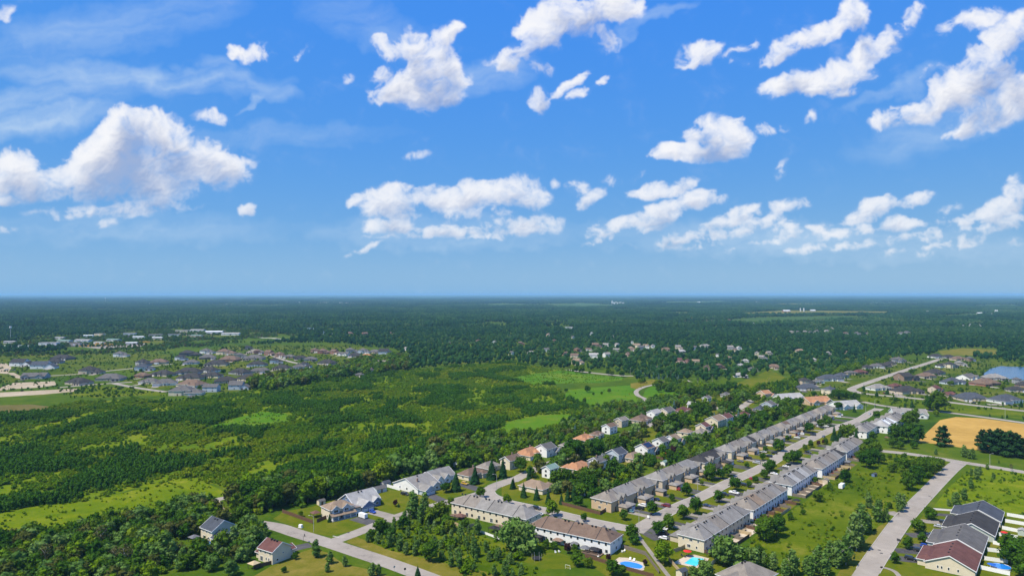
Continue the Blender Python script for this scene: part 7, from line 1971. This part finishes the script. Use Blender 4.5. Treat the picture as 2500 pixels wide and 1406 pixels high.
# ------------------------------------------------------------------ fences, pools, yards
M['fence_brown'] = solid('brown_fence_wood', (.12, .068, .042), .9, .25, 2)
M['fence_grey'] = solid('weathered_fence_wood', (.17, .145, .12), .9, .25, 2)
M['fence_white'] = solid('white_vinyl_fence', (.80, .80, .79), .5, .04)
M['fence_tan'] = solid('tan_fence_wood', (.42, .33, .20), .9, .2, 2)
M['deck'] = solid('deck_boards', (.19, .13, .095), .85, .25, 2)
M['deck_red'] = solid('red_deck_boards', (.26, .06, .035), .85, .15, 2)
M['steel'] = solid('galvanised_steel', (.45, .45, .44), .5, .1, 1, metal=.2)
M['wood_pole'] = solid('grey_pole_wood', (.25, .21, .17), .9, .2, 2)
M['black_cloth'] = solid('black_canvas', (.022, .022, .026), .8, .1)
M['grey_cloth'] = solid('grey_canvas', (.13, .135, .145), .8, .1)
M['red_cloth'] = solid('red_canvas', (.50, .025, .02), .8, .1)
M['blue_cloth'] = solid('blue_plastic', (.02, .10, .42), .5, .1)
M['brown_metal'] = solid('brown_roof_sheet', (.13, .065, .045), .6, .15)
M['white_plastic'] = solid('white_plastic', (.80, .80, .78), .5, .05)
M['patio'] = cover('patio_stone', [(.36, .30, .23, 1), (.45, .38, .29, 1), (.52, .45, .35, 1)], (.1, .8, 4.0))
M['lamp_glass'] = solid('lamp_lens', (.75, .75, .70), .3, .03)
def water(name, col):
    m, t, p_ = new_mat(name)
    p_.inputs['Base Color'].default_value = col
    p_.inputs['Roughness'].default_value = .06
    n1 = N(t, 'ShaderNodeTexNoise')
    n1.inputs['Scale'].default_value = 2.5
    g = N(t, 'ShaderNodeNewGeometry')
    lk(t, g.outputs['Position'], n1.inputs['Vector'])
    bp = N(t, 'ShaderNodeBump')
    bp.inputs['Strength'].default_value, bp.inputs['Distance'].default_value = .25, .05
    lk(t, n1.outputs[0], bp.inputs['Height'])
    lk(t, bp.outputs[0], p_.inputs['Normal'])
    return m
M['pool_blue'], M['pool_turq'] = water('pool_water_blue', (.015, .19, .62, 1)), water('pool_water_turquoise', (.04, .52, .60, 1))
def fence(pts, h, mat, label, slat=True, r=None):
    """Posts and panels; each panel is a part of its own with upright boards."""
    P3 = [Z(r, *q) if r else Vector((q[0], q[1], 0)) for q in pts]
    o = thing('fence', label, 'fence', P3[0])
    for a, c in zip(P3[:-1], P3[1:]):
        d = c - a
        n = max(1, round(d.length / 2.4))
        w = d.length / n
        yaw = math.atan2(d.y, d.x)
        key = ('fence', mat, h, round(w, 1))
        wr = round(w, 1)
        def panel():
            b = MB()
            k = 5
            for i in range(k):
                b.box(.06 + i * (wr - .12) / k, -.02 + .012 * (i % 2), .05, .06 + (i + 1) * (wr - .12) / k - .015, .02 + .012 * (i % 2), h - .05 + .03 * (i % 2))
            b.box(.05, .032, h * .2, wr - .05, .07, h * .2 + .09).box(.05, .032, h * .8, wr - .05, .07, h * .8 + .09)
            return b.mesh('panel', M[mat])
        pm = shared(key, panel)
        po = shared(('post', mat, h), lambda: MB().box(-.06, -.06, -.05, .06, .06, h + .08).mesh('post', M[mat]))
        for i in range(n):
            q = a + d * (i / n) - P3[0]
            link('panel', pm, o, q, yaw, (w / wr, 1, 1))
            link('post', po, o, q, yaw)
        link('post', po, o, c - P3[0], yaw)
    return o
fence([(270, 800), (560, 905)], 1.9, 'fence_brown', 'brown board fence along the corner lawn of the porch house', r=6)
fence([(600, 895), (705, 852)], 1.9, 'fence_brown', 'short brown board fence beside the porch house', r=6)
fence([(488, 720), (880, 822), (962, 772)], 1.9, 'fence_brown', 'brown board fence round the tan brick corner garden', r=7)
fence([(1062, 1130), (1310, 1205), (1440, 1380)], 1.8, 'fence_grey', 'weathered fence beside the footpath and kidney pool', r=7)
fence([(735, 1225), (930, 1285), (1080, 1335), (1390, 1420)], 1.7, 'fence_brown', 'dark fence in front of the kidney pool garden', r=7)
fence([(1535, 1258), (1680, 1420)], 1.8, 'fence_tan', 'tan fence left of the turquoise pool', r=7)
fence([(1930, 1312), (1998, 1258)], 1.7, 'fence_white', 'pale fence right of the turquoise pool', r=7)
fence([(1560, 1190), (1650, 1160), (1700, 1130)], 1.8, 'fence_tan', 'tan gate and fence behind the turquoise pool', r=7)
fence([(2160, 990), (2345, 1058)], 1.2, 'fence_white', 'white vinyl fence below the cream townhouses', r=6)
fence([(1905, 915), (2000, 950), (2100, 930)], 1.6, 'fence_tan', 'orange-tan fence below the brown pergola', r=6)
fence([(0, 1335), (180, 1290)], 1.7, 'fence_brown', 'dark fence at the foot of the maroon roofed house', r=6)
fence([(1230, 545), (1390, 590)], 1.8, 'fence_white', 'pale fence between the sheds and the white bungalow', r=6)
fence([(1180, 330), (1320, 260), (1480, 300)], 1.8, 'fence_brown', 'brown fence round the yard behind the brick townhouses', r=7)
for i, (a, c) in enumerate([((2338, 832), (2520, 862)), ((2322, 892), (2520, 925)), ((2292, 958), (2450, 990)), ((2262, 1022), (2440, 1052)), ((2205, 1100), (2335, 1128)), ((2150, 1168), (2372, 1196)), ((2122, 1252), (2345, 1285)), ((2082, 1338), (2365, 1400))]):
    fence([a, c], 1.8, 'fence_white', '%s white vinyl fence behind the bungalow row, counted from the far end' % ordinal(i), r=8)
# decks and yard fences behind the grey rows
seat = MB().box(-.3, -.3, .35, .3, .3, .45).box(-.3, .22, .45, .3, .3, .95).box(-.28, -.28, 0, -.2, -.2, .35).box(.2, -.28, 0, .28, -.2, .35).box(-.28, .2, 0, -.2, .28, .35).box(.2, .2, 0, .28, .28, .35)
RR = random.Random(77)
chair_me = {k: None for k in ('white_plastic', 'dark_trim', 'red_cloth')}
for k_ in chair_me: chair_me[k_] = seat.mesh('garden_chair', M[k_])
def deck(loc, yaw, w, d, mat, label, h=.5):
    o = thing('deck', label, 'deck', (loc[0], loc[1], 0), yaw)
    b = MB()
    n = 10
    for i in range(n): b.box(0, -d + i * d / n, h - .05, w, -d + (i + 1) * d / n - .03, h)
    b.build('deck_boards', M[mat], o)
    MB().box(.05, -d + .05, 0, w - .05, -.05, h - .06).build('deck_base', M['dark_trim'], o)
    for i in range(5):
        x = i * (w - .1) / 4
        MB().box(x, -d, h, x + .1, -d + .1, h + 1.0).build('railing_post', M[mat], o)
    MB().box(0, -d, h + .95, w, -d + .1, h + 1.05).box(0, -d + .02, h + .45, w, -d + .08, h + .52).build('railing', M[mat], o)
    return o
DN = ['nearest', 'second', 'third', 'fourth', 'last']
for bi, (o, L, n, rf, wl, lab) in enumerate(RB):
    u = L / n
    for j in range(n):
        x = j * u
        red = bi == 3 and j in (1, 2)
        m = 'deck_red' if red else RR.choice(['deck', 'fence_grey', 'fence_tan', 'deck'])
        p = on_axis(o, YR, x + u * .12, -.05)
        deck(p, YR, u * .6, RR.uniform(2.6, 3.6), m, '%s deck behind the %s grey block, %s from its near end' % ({'deck_red': 'red', 'deck': 'brown', 'fence_grey': 'weathered', 'fence_tan': 'pale'}[m], DN[bi], ordinal(j)))
        a, c = on_axis(o, YR, x + .02, -.3), on_axis(o, YR, x + .02, -7.5)
        fm = RR.choice(['fence_grey', 'fence_brown', 'fence_brown', 'fence_tan'])
        fence([a, c], 1.7, fm, 'yard divider fence behind the %s grey block, %s from its near end' % (DN[bi], ordinal(j)))
    fm = ['fence_brown', 'fence_tan', 'fence_grey', 'fence_brown', 'fence_grey'][bi]
    fence([on_axis(o, YR, -.1, -7.6), on_axis(o, YR, L * .62, -7.6)], 1.7, fm, 'outer yard fence along the %s grey townhouse block' % DN[bi])
    pts = [on_axis(o, YR, 0, -.2), on_axis(o, YR, L, -.2), on_axis(o, YR, L, -7.4), on_axis(o, YR, 0, -7.4)]
    sheet('yard', pts, 'dry' if bi % 2 else 'patio', .030, label='strip of small back yards behind the %s grey block' % DN[bi], cat='yard')
# gazebos, canopies, sheds
def gazebo(t, x, y, w, d, yaw, cloth, label, h=2.3, frame='dark_trim'):
    p = Z(t, x, y)
    o = thing('gazebo', label, 'gazebo', (p.x, p.y, 0), rad(yaw))
    b = MB()
    roof_geo(b, (-w / 2, w / 2, -d / 2, d / 2, h, 'hip', .5), .25, .1)
    b.build('canopy', M[cloth], o)
    for sx in (-1, 1):
        for sy in (-1, 1):
            MB().box(sx * (w / 2 - .1) - .07, sy * (d / 2 - .1) - .07, 0, sx * (w / 2 - .1) + .07, sy * (d / 2 - .1) + .07, h).build('post', M[frame], o)
    return o
gazebo(5, 1850, 1075, 3.6, 3.6, -35, 'blue_cloth' if False else 'grey_cloth', 'dark grey gazebo beside the slate roofed house in the thicket')
gazebo(6, 1970, 868, 5, 3.6, -35, 'brown_metal', 'brown roofed pergola at the left garden of the cream townhouses')
gazebo(6, 2285, 985, 3.6, 3.6, -35, 'black_cloth', 'black gazebo inside the white fence of the cream townhouses')
gazebo(6, 2350, 1000, 2.8, 2.8, -35, 'black_cloth', 'smaller black canopy right of the black gazebo')
gazebo(6, 585, 840, 3.8, 3.8, 42, 'brown_metal', 'brown garden pavilion left of the porch house')
gazebo(6, 0, 1330, 3.6, 3.4, -33, 'fence_tan', 'tan gazebo left of the maroon roofed house')
gazebo(7, 635, 1140, 3.6, 3, -33, 'grey_cloth', 'grey canopy behind the middle of the white townhouse block')
gazebo(7, 735, 1180, 3.6, 3, -33, 'grey_cloth', 'dark grey canopy left of the white block deck')
gazebo(7, 830, 1195, 4.2, 3.2, -33, 'black_cloth', 'black canopy over the deck at the white block')
gazebo(7, 290, 1070, 4, 3, -33, 'black_cloth', 'dark canopy at the left end of the white block')
gazebo(7, 480, 1105, 4.2, 3, -33, 'deck', 'slatted wooden pergola behind the white block')
gazebo(7, 892, 488, 3.4, 3.4, 50, 'fence_tan', 'tan garden pavilion behind the first brick block', 2.4, 'fence_tan')
gazebo(7, 1512, 262, 4.5, 4, 50, 'red_cloth', 'red awning beside the solar roofed house')
gazebo(7, 1945, 1215, 4.5, 3, 50, 'black_cloth', 'dark canopy at the corner of the nearest grey block')
gazebo(8, 820, 345, 4.5, 3.2, 50, 'grey_cloth', 'grey canopy behind the fourth grey block')
gazebo(8, 330, 720, 3, 3, 50, 'black_cloth', 'dark canopy between the third block yards')
gazebo(8, 1195, 110, 3.5, 3, 50, 'brown_metal', 'brown canopy in the yards at the bend')
def shed(t, x, y, w, d, yaw, wall, roof, label, h=2.2):
    p = Z(t, x, y)
    o = thing('garden_shed', label, 'shed', (p.x, p.y, 0), rad(yaw))
    blk = (-w / 2, w / 2, -d / 2, d / 2, h, 'gx', .5)
    b = MB(); wall_geo(b, blk); b.build('wall', M['wall ' + wall], o)
    b = MB(); roof_geo(b, blk, .2, .1); b.build('roof', M['roof ' + roof], o)
    add_door(o, blk, 'f', w * .5, .9, 1.8)
    return o
shed(6, 1195, 600, 7, 5, 48, 'pale blue', 'slate', 'grey-blue shed behind the blue house lawn')
shed(6, 1255, 545, 5, 4, 48, 'grey', 'blue grey', 'dark roofed shed behind the pale fence')
shed(6, 1680, 445, 4.5, 4, 50, 'pale blue', 'green', 'pale shed behind the white bungalow')
shed(6, 1755, 418, 4, 3, 50, 'beige', 'slate', 'open beige shed at the tree line')
shed(6, 1940, 360, 4.5, 3.5, 50, 'white', 'white', 'white garden tent at the tree line')
shed(6, 640, 722, 3.6, 3, 42, 'cream', 'slate', 'small cream shed behind the porch house')
shed(7, 1660, 1400, 4, 3, 40, 'cream', 'blue grey', 'small cream shed below the turquoise pool')
shed(7, 1490, 345, 4.5, 3.5, 50, 'white', 'green', 'white green-roofed shed behind the charcoal block')
shed(7, 700, 640, 4, 3, 50, 'grey', 'slate', 'grey shed behind the first brick block garden')
shed(8, 2480, 1010, 4, 3, 51, 'pale green', 'pale grey', 'pale green shed behind the bungalow fences')
shed(8, 1072, 455, 2.6, 2, 30, 'blue', 'blue grey', 'dark blue box standing in the rough lot', 1.7)
shed(8, 610, 520, 3, 3, 50, 'beige', 'taupe', 'beige shed behind the third grey block')
# pools
def pool(name, t, outline, rim, mat, label, coping='concrete', smooth_=True):
    pts = poly_w(outline, t)
    c = sum(pts, Vector()) / len(pts)
    if smooth_: pts = [Vector(q) for q in smooth(pts + [pts[0]], 5)[:-1]]
    o = thing(name, label, 'swimming pool', (c.x, c.y, 0))
    out = [(q - c) * 1.0 + (q - c).normalized() * rim for q in pts]
    ins = [q - c for q in pts]
    b = MB()
    n = len(ins)
    b.add([(q.x, q.y, .12) for q in out] + [(q.x, q.y, .12) for q in ins] + [(q.x, q.y, .0) for q in out] + [(q.x, q.y, -.05) for q in ins], [(i, (i + 1) % n, n + (i + 1) % n, n + i) for i in range(n)] + [(2 * n + i, 2 * n + (i + 1) % n, (i + 1) % n, i) for i in range(n)] + [(n + i, n + (i + 1) % n, 3 * n + (i + 1) % n, 3 * n + i) for i in range(n)])
    b.build('coping', M[coping], o)
    MB().poly([(q.x, q.y, .085) for q in ins]).build('water', M[mat], o)
    return o
pool('swimming_pool', 7, [(1065, 1278), (1120, 1266), (1190, 1274), (1250, 1290), (1285, 1312), (1262, 1334), (1210, 1330), (1150, 1318), (1085, 1302)], .9, 'pool_blue', 'kidney shaped deep blue pool in the fenced garden')
pool('swimming_pool', 7, [(1682, 1282), (1762, 1224), (1872, 1240), (1795, 1312)], .6, 'pool_turq', 'rectangular turquoise pool beside the nearest grey block', smooth_=False)
sheet('patio', poly_w([(1000, 1265), (1060, 1225), (1150, 1230), (1220, 1255), (1290, 1275), (1300, 1345), (1230, 1360), (1090, 1318)], 7), 'patio', .034, label='paved terrace round the kidney pool', cat='patio')
sheet('patio', poly_w([(1570, 1280), (1700, 1210), (1780, 1200), (1920, 1235), (1900, 1262), (1800, 1330), (1680, 1300)], 7), 'patio', .036, label='tan terrace round the turquoise pool', cat='patio')
def round_pool(t, x, y, r, label, mat='pool_blue'):
    p = Z(t, x, y)
    o = thing('round_pool', label, 'swimming pool', (p.x, p.y, 0))
    b = MB(); b.cyl(0, 0, 0, 1.15, r, r, 24, cap=False); b.build('pool_wall', M['white_plastic'], o)
    b = MB(); b.cyl(0, 0, 1.13, 1.2, r + .1, r + .1, 24, cap=False); b.build('rim', M['white_plastic'], o)
    MB().poly([(r * .99 * math.cos(i * math.pi / 12), r * .99 * math.sin(i * math.pi / 12), 1.05) for i in range(24)]).build('water', M[mat], o)
    return o
round_pool(8, 2278, 1335, 3.6, 'round blue pool behind the nearest bungalow')
round_pool(5, 1945, 1128, 2.6, 'round blue paddling pool by the slate roofed house', 'pool_turq')
round_pool(5, 1990, 1108, 1.4, 'smaller blue tub right of the paddling pool')
# umbrellas
def parasol(t, x, y, r, cloth, label, h=2.4):
    p = Z(t, x, y)
    o = thing('parasol', label, 'parasol', (p.x, p.y, 0))
    b = MB(); b.cyl(0, 0, h, h + .55, r, .05, 8, cap=False); b.build('canopy', M[cloth], o)
    b = MB(); b.cyl(0, 0, 0, h + .5, .035, .035, 6); b.build('pole', M['steel'], o)
parasol(7, 1712, 1218, 1.9, 'red_cloth', 'red parasol beside the turquoise pool')
parasol(8, 2312, 1035, 1.6, 'red_cloth', 'red parasol between the white fences')
parasol(8, 2192, 1345, 1.7, 'blue_cloth', 'blue parasol beside the round pool')
# trampoline
p = Z(7, 276, 1248)
o = thing('trampoline', 'black trampoline with net poles on the mown yard', 'trampoline', (p.x, p.y, 0))
b = MB(); b.cyl(0, 0, .78, .86, 1.9, 1.9, 20); b.build('mat', M['black_cloth'], o)
b = MB(); b.cyl(0, 0, .72, .9, 2.1, 2.1, 20, cap=False); b.build('ring', M['dark_trim'], o)
for i in range(6):
    a = i * math.pi / 3
    b = MB(); b.cyl(2.12 * math.cos(a), 2.12 * math.sin(a), 0, 2.7, .05, .05, 6); b.build('net_pole', M['steel'], o)
# goal, chairs, loungers
p = Z(7, 570, 1335)
o = thing('soccer_goal', 'small white soccer goal at the edge of the mown yard', 'goal', (p.x, p.y, 0), rad(-30))
MB().box(-1.1, -.04, 0, -1.02, .04, 1.6).box(1.02, -.04, 0, 1.1, .04, 1.6).box(-1.1, -.04, 1.56, 1.1, .04, 1.64).build('frame', M['white_plastic'], o)
MB().box(-1.06, .1, 0, -1.02, 1.0, .05).box(1.02, .1, 0, 1.06, 1.0, .05).box(-1.06, .96, 0, 1.06, 1.0, .05).build('net_base', M['white_plastic'], o)
for t, x, y, m, lab in [(7, 455, 1185, 'white_plastic', 'left white garden chair below the white block'), (7, 490, 1180, 'white_plastic', 'right white garden chair below the white block'), (7, 1090, 1180, 'white_plastic', 'white garden chair in the small yard by the weathered fence'), (7, 1110, 1172, 'white_plastic', 'second white garden chair by the weathered fence'),
                        (7, 1660, 1215, 'dark_trim', 'dark chair by the red parasol'), (7, 1690, 1225, 'dark_trim', 'second dark chair by the red parasol'), (7, 860, 1225, 'white_plastic', 'white chair on the white block deck'), (7, 2200, 985, 'white_plastic', 'white chair on the nearest grey block deck')]:
    p = Z(t, x, y)
    o = thing('garden_chair', lab, 'chair', (p.x, p.y, 0), RR.uniform(0, 6), None, 1.25)
    link('seat', chair_me[m], o)
lounge = MB().box(-.35, -.9, .28, .35, .45, .38).add([(-.35, .45, .28), (.35, .45, .28), (.35, .95, .75), (-.35, .95, .75), (-.35, .45, .38), (.35, .45, .38), (.35, .9, .82), (-.35, .9, .82)], [(3, 2, 1, 0), (4, 5, 6, 7), (0, 1, 5, 4), (1, 2, 6, 5), (2, 3, 7, 6), (3, 0, 4, 7)]).box(-.3, -.8, 0, -.22, -.72, .28).box(.22, -.8, 0, .3, -.72, .28).box(-.3, .3, 0, -.22, .38, .28).box(.22, .3, 0, .3, .38, .28).mesh('lounger_frame', M['white_plastic'])
for i, (x, y) in enumerate(((1165, 1248), (1203, 1258))):
    p = Z(7, x, y)
    o = thing('sun_lounger', '%s pale sun lounger beside the kidney pool' % ('left' if i == 0 else 'right'), 'lounger', (p.x, p.y, .04), rad(-20))
    link('lounger_frame', lounge, o)
deck((on_axis((oW2.x, oW2.y), rad(-33), 30, -.1)), rad(-33), 9, 4.5, 'deck', 'brown deck under the canopies at the right end of the white block')
deck((on_axis((oW2.x, oW2.y), rad(-33), 3, -.1)), rad(-33), 5, 3, 'deck', 'dark raised deck at the left end of the white block', 1.6)
deck((on_axis((oW1.x, oW1.y), rad(-35), 2, -.1)), rad(-35), 8, 4, 'deck', 'brown deck by the pergola of the cream townhouses')
deck((on_axis((oW1.x, oW1.y), rad(-35), 30, -.1)), rad(-35), 7, 4, 'deck', 'dark deck with the black gazebo of the cream townhouses', .3)
# ------------------------------------------------------------------ lamps, poles, signs, boxes
def street_lamp(t, x, y, hz, label, dx=-1):
    p = Z(t, x, y)
    h = min(11, max(7, zh(p, hz)))
    o = thing('street_lamp', label, 'street lamp', (p.x, p.y, 0), 0 if dx > 0 else math.pi, 'street lamps')
    b = MB(); b.tube((0, 0, 0), (0, 0, h), .13, 7, r1=.08); b.build('pole', M['steel'], o)
    b = MB(); b.tube((0, 0, h - .1), (1.0, 0, h + .35), .06, 6).tube((1.0, 0, h + .35), (1.9, 0, h + .4), .05, 6); b.build('arm', M['steel'], o)
    hd = MB().box(1.7, -.16, h + .32, 2.5, .16, h + .5).build('lamp_head', M['steel'], o)
    MB().box(1.8, -.12, h + .28, 2.4, .12, h + .318).build('lens', M['lamp_glass'], hd)
street_lamp(6, 568, 985, 150, 'street lamp on the corner lawn of the porch house')
street_lamp(6, 2315, 590, 150, 'street lamp at the curve by the twin spruces')
street_lamp(7, 1250, 978, 195, 'street lamp at the townhouse street corner')
street_lamp(8, 2175, 342, 95, 'street lamp on the verge before the pine grove', 1)
street_lamp(4, 1078, 1160, 85, 'street lamp at the bend beyond the palest roof', 1)
street_lamp(4, 990, 1205, 60, 'street lamp on the lawn below the bend', 1)
street_lamp(4, 2320, 1258, 105, 'street lamp beside the wheat field road')
street_lamp(4, 1460, 1100, 90, 'street lamp on the verge above the grey gabled bungalow')
street_lamp(4, 600, 1385, 30, 'street lamp far up the brick townhouse street', -1)
street_lamp(7, 1810, 590, 30, 'small lamp post in a brick row garden', 1)
def pole(t, x, y, hz, label):
    p = Z(t, x, y)
    h = zh(p, hz)
    o = thing('utility_pole', label, 'utility pole', (p.x, p.y, 0), rad(30), 'wooden utility poles')
    b = MB(); b.tube((0, 0, 0), (0, 0, h), .2, 7, r1=.13); b.build('pole', M['wood_pole'], o)
    MB().box(-1.2, -.08, h - 1.0, 1.2, .08, h - .8).build('crossarm', M['wood_pole'], o)
    for x_ in (-1.0, 0, 1.0):
        b = MB(); b.cyl(x_, 0, h - .8, h - .55, .07, .05, 6); b.build('insulator', M['white_plastic'], o)
for t, x, y, hz, lab in [(3, 1555, 890, 90, 'utility pole left of the village road bend'), (3, 1950, 925, 85, 'utility pole beside the willow belt'), (3, 1170, 845, 75, 'utility pole at the top of the mown field'), (3, 2488, 940, 70, 'utility pole above the orange two-storey house'), (3, 1600, 880, 50, 'short utility pole by the spruce row'), (2, 215, 485, 60, 'utility pole at the pale highway'), (2, 1005, 440, 60, 'utility pole in the wood edge, right of the red roofs'), (2, 820, 410, 55, 'utility pole above the red roofs in the wood'), (2, 1215, 410, 50, 'utility pole deep in the middle woods'), (3, 1810, 930, 60, 'utility pole behind the field on the right of the path')]:
    pole(t, x, y, hz, lab)
p = Z(6, 445, 942)
o = thing('utility_box', 'cream utility cabinet on the corner lawn', 'utility box', (p.x, p.y, 0), rad(-20))
MB().box(-.8, -.6, .15, .8, .6, 1.5).build('cabinet', M['white_plastic'], o)
MB().box(-1.1, -.9, 0, 1.1, .9, .15).build('base', M['concrete'], o)
MB().box(-.72, -.63, .25, -.03, -.58, 1.4).box(.03, -.63, .25, .72, -.58, 1.4).build('cabinet_door', M['white_plastic'], o)
p = Z(7, 1340, 858)
o = thing('mailbox', 'white community mailbox at the street corner', 'mailbox', (p.x, p.y, 0), rad(140))
MB().box(-.6, -.25, .5, .6, .25, 1.6).build('box', M['white_plastic'], o)
MB().box(-.1, -.1, 0, .1, .1, .5).build('post', M['steel'], o)
def hoop(t, x, y, label, hz=60):
    p = Z(t, x, y)
    o = thing('basketball_hoop', label, 'basketball hoop', (p.x, p.y, 0), rad(120))
    b = MB(); b.tube((0, 0, 0), (0, 0, 3.0), .08, 6).tube((0, 0, 2.9), (0, -.6, 3.3), .06, 6); b.build('pole', M['dark_trim'], o)
    MB().box(-.9, -.68, 2.9, .9, -.62, 4.0).build('backboard', M['dark_trim'], o)
    b = MB()
    for i in range(10):
        a, c = i * math.pi / 5, (i + 1) * math.pi / 5
        b.tube((.23 * math.cos(a), -.92 + .23 * math.sin(a), 3.05), (.23 * math.cos(c), -.92 + .23 * math.sin(c), 3.05), .02, 4)
    b.build('rim', M['red_cloth'], o)
hoop(6, 470, 1088, 'black basketball hoop beside the wide worn street')
hoop(8, 1298, 1135, 'basketball hoop at the edge of the straight road')
def sign(t, x, y, label, diamond=True, h=2.2):
    p = Z(t, x, y)
    o = thing('road_sign', label, 'road sign', (p.x, p.y, 0), rad(30))
    b = MB(); b.tube((0, 0, 0), (0, 0, h + .5), .05, 6); b.build('post', M['steel'], o)
    s = .55
    pts = [(0, -s), (s, 0), (0, s), (-s, 0)] if diamond else [(-s * .8, -s * .8), (s * .8, -s * .8), (s * .8, s * .8), (-s * .8, s * .8)]
    b = MB()
    b.add([(q[0], -.09, h + q[1]) for q in pts] + [(q[0], -.05, h + q[1]) for q in pts], [(0, 1, 2, 3), (7, 6, 5, 4), (0, 4, 5, 1), (1, 5, 6, 2), (2, 6, 7, 3), (3, 7, 4, 0)])
    b.build('plate', M['steel'] if diamond else M['dark_trim'], o)
sign(6, 1338, 1365, 'grey diamond road sign at the lower edge beside the road')
sign(6, 1440, 1395, 'dark square sign on a post right of the diamond sign', False, 2.6)
# manholes
mh = MB(); mh.cyl(0, 0, 0, .012, .45, .45, 14)
mh_me = mh.mesh('manhole_cover', M['drive'])
for t, x, y, lab in [(8, 1120, 1157, 'left manhole cover near the lower end of the straight road'), (8, 1140, 1187, 'right manhole cover near the lower end of the straight road'), (8, 1598, 643, 'left manhole cover far up the straight road'), (8, 1622, 660, 'right manhole cover far up the straight road'), (6, 900, 990, 'manhole cover on the side street by the porch house')]:
    p = Z(t, x, y)
    o = link('manhole_cover', mh_me, None, (p.x, p.y, .066), 0, 1.5)
    tag(o, lab, 'manhole cover', 'manhole covers')
# the white stop bar at the corner
p, q = Z(6, 752, 1022), Z(6, 812, 1036)
d = (q - p).normalized(); n = Vector((-d.y, d.x, 0)) * .35
sheet('road_marking', [(p + n).xy[:], (p - n).xy[:], (q - n).xy[:], (q + n).xy[:]], 'concrete', .07, label='white stop bar across the side street', cat='road marking')
# solar panels on the roof behind the brick row
# rocks and flower beds
M['rock'] = solid('garden_rock', (.42, .38, .33), .9, .2, 3)
# ------------------------------------------------------------------ far landmarks
M['bin'] = solid('silver_bin_steel', (.62, .64, .66), .4, .1, .1)
def silo(t, x, y, w, h, label, grp, twin=False):
    p = Z(t, x, y)
    s = p.y / F * .256
    o = thing('grain_bin', label, 'grain bin', (p.x, p.y, 0), 0, grp)
    b = MB(); b.cyl(0, 0, 0, h * s, w * s / 2, w * s / 2, 14, cap=False); b.build('bin_wall', M['bin'], o)
    b = MB(); b.cyl(0, 0, h * s - .02, h * s * 1.18, w * s / 2 * 1.03, .3, 14); b.build('bin_roof', M['bin'], o)
for i, (x, h) in enumerate(((994, 34), (1006, 22), (1018, 20), (1032, 26), (1046, 20), (1062, 22), (1076, 24), (1092, 18), (1106, 20))):
    silo(3, x, 172, 11, h, '%s silver grain bin from the left before the far pale field' % ordinal(i), 'silver grain bins')
for i, x in enumerate((2228, 2244)): silo(4, x, 262, 13, 36, '%s white silo by the far barns on the right' % ('left' if i == 0 else 'right'), 'white twin silos')
for i, x in enumerate((368, 400)): silo(4, x, 236, 11, 28, '%s silo by the barns at the crop field' % ('left' if i == 0 else 'right'), 'farm silos')
def mast(t, x, y, hz, label, cap=False):
    p = Z(t, x, y)
    h = zh(p, hz)
    o = thing('mast', label, 'mast', (p.x, p.y, 0))
    r = max(.5, h * .02)
    b = MB(); b.tube((0, 0, 0), (0, 0, h), r, 6, r1=r * .6); b.build('pole', M['steel'], o)
    b = MB(); b.cyl(0, 0, h * .86, h * .98, r * 4, r * 4, 8); b.build('antenna', M['white_plastic'], o)
mast(1, 100, 500, 125, 'tall phone mast in the woods at the left edge')
mast(1, 1005, 160, 55, 'lone mast before the horizon on the left')
mast(1, 1427, 182, 26, 'short white mast among the far woods on the left')

# ------------------------------------------------------------------ the air
hz = MB().box(-72000, -1500, -1.5, 72000, 76000, H + 6)
hm = bpy.data.materials.new('haze_air')
hm.use_nodes = True
ht = hm.node_tree
ht.nodes.clear()
pv = N(ht, 'ShaderNodeVolumePrincipled')
pv.inputs['Color'].default_value = (.36, .70, .99, 1)
pv.inputs['Density'].default_value = 5.0e-5
pv.inputs['Anisotropy'].default_value = 0
ho = N(ht, 'ShaderNodeOutputMaterial')
lk(ht, pv.outputs[0], ho.inputs['Volume'])
hm.cycles.homogeneous_volume = True
tag(hz.build('haze', hm), 'thin blue summer haze over the plain', 'haze', kind='stuff')
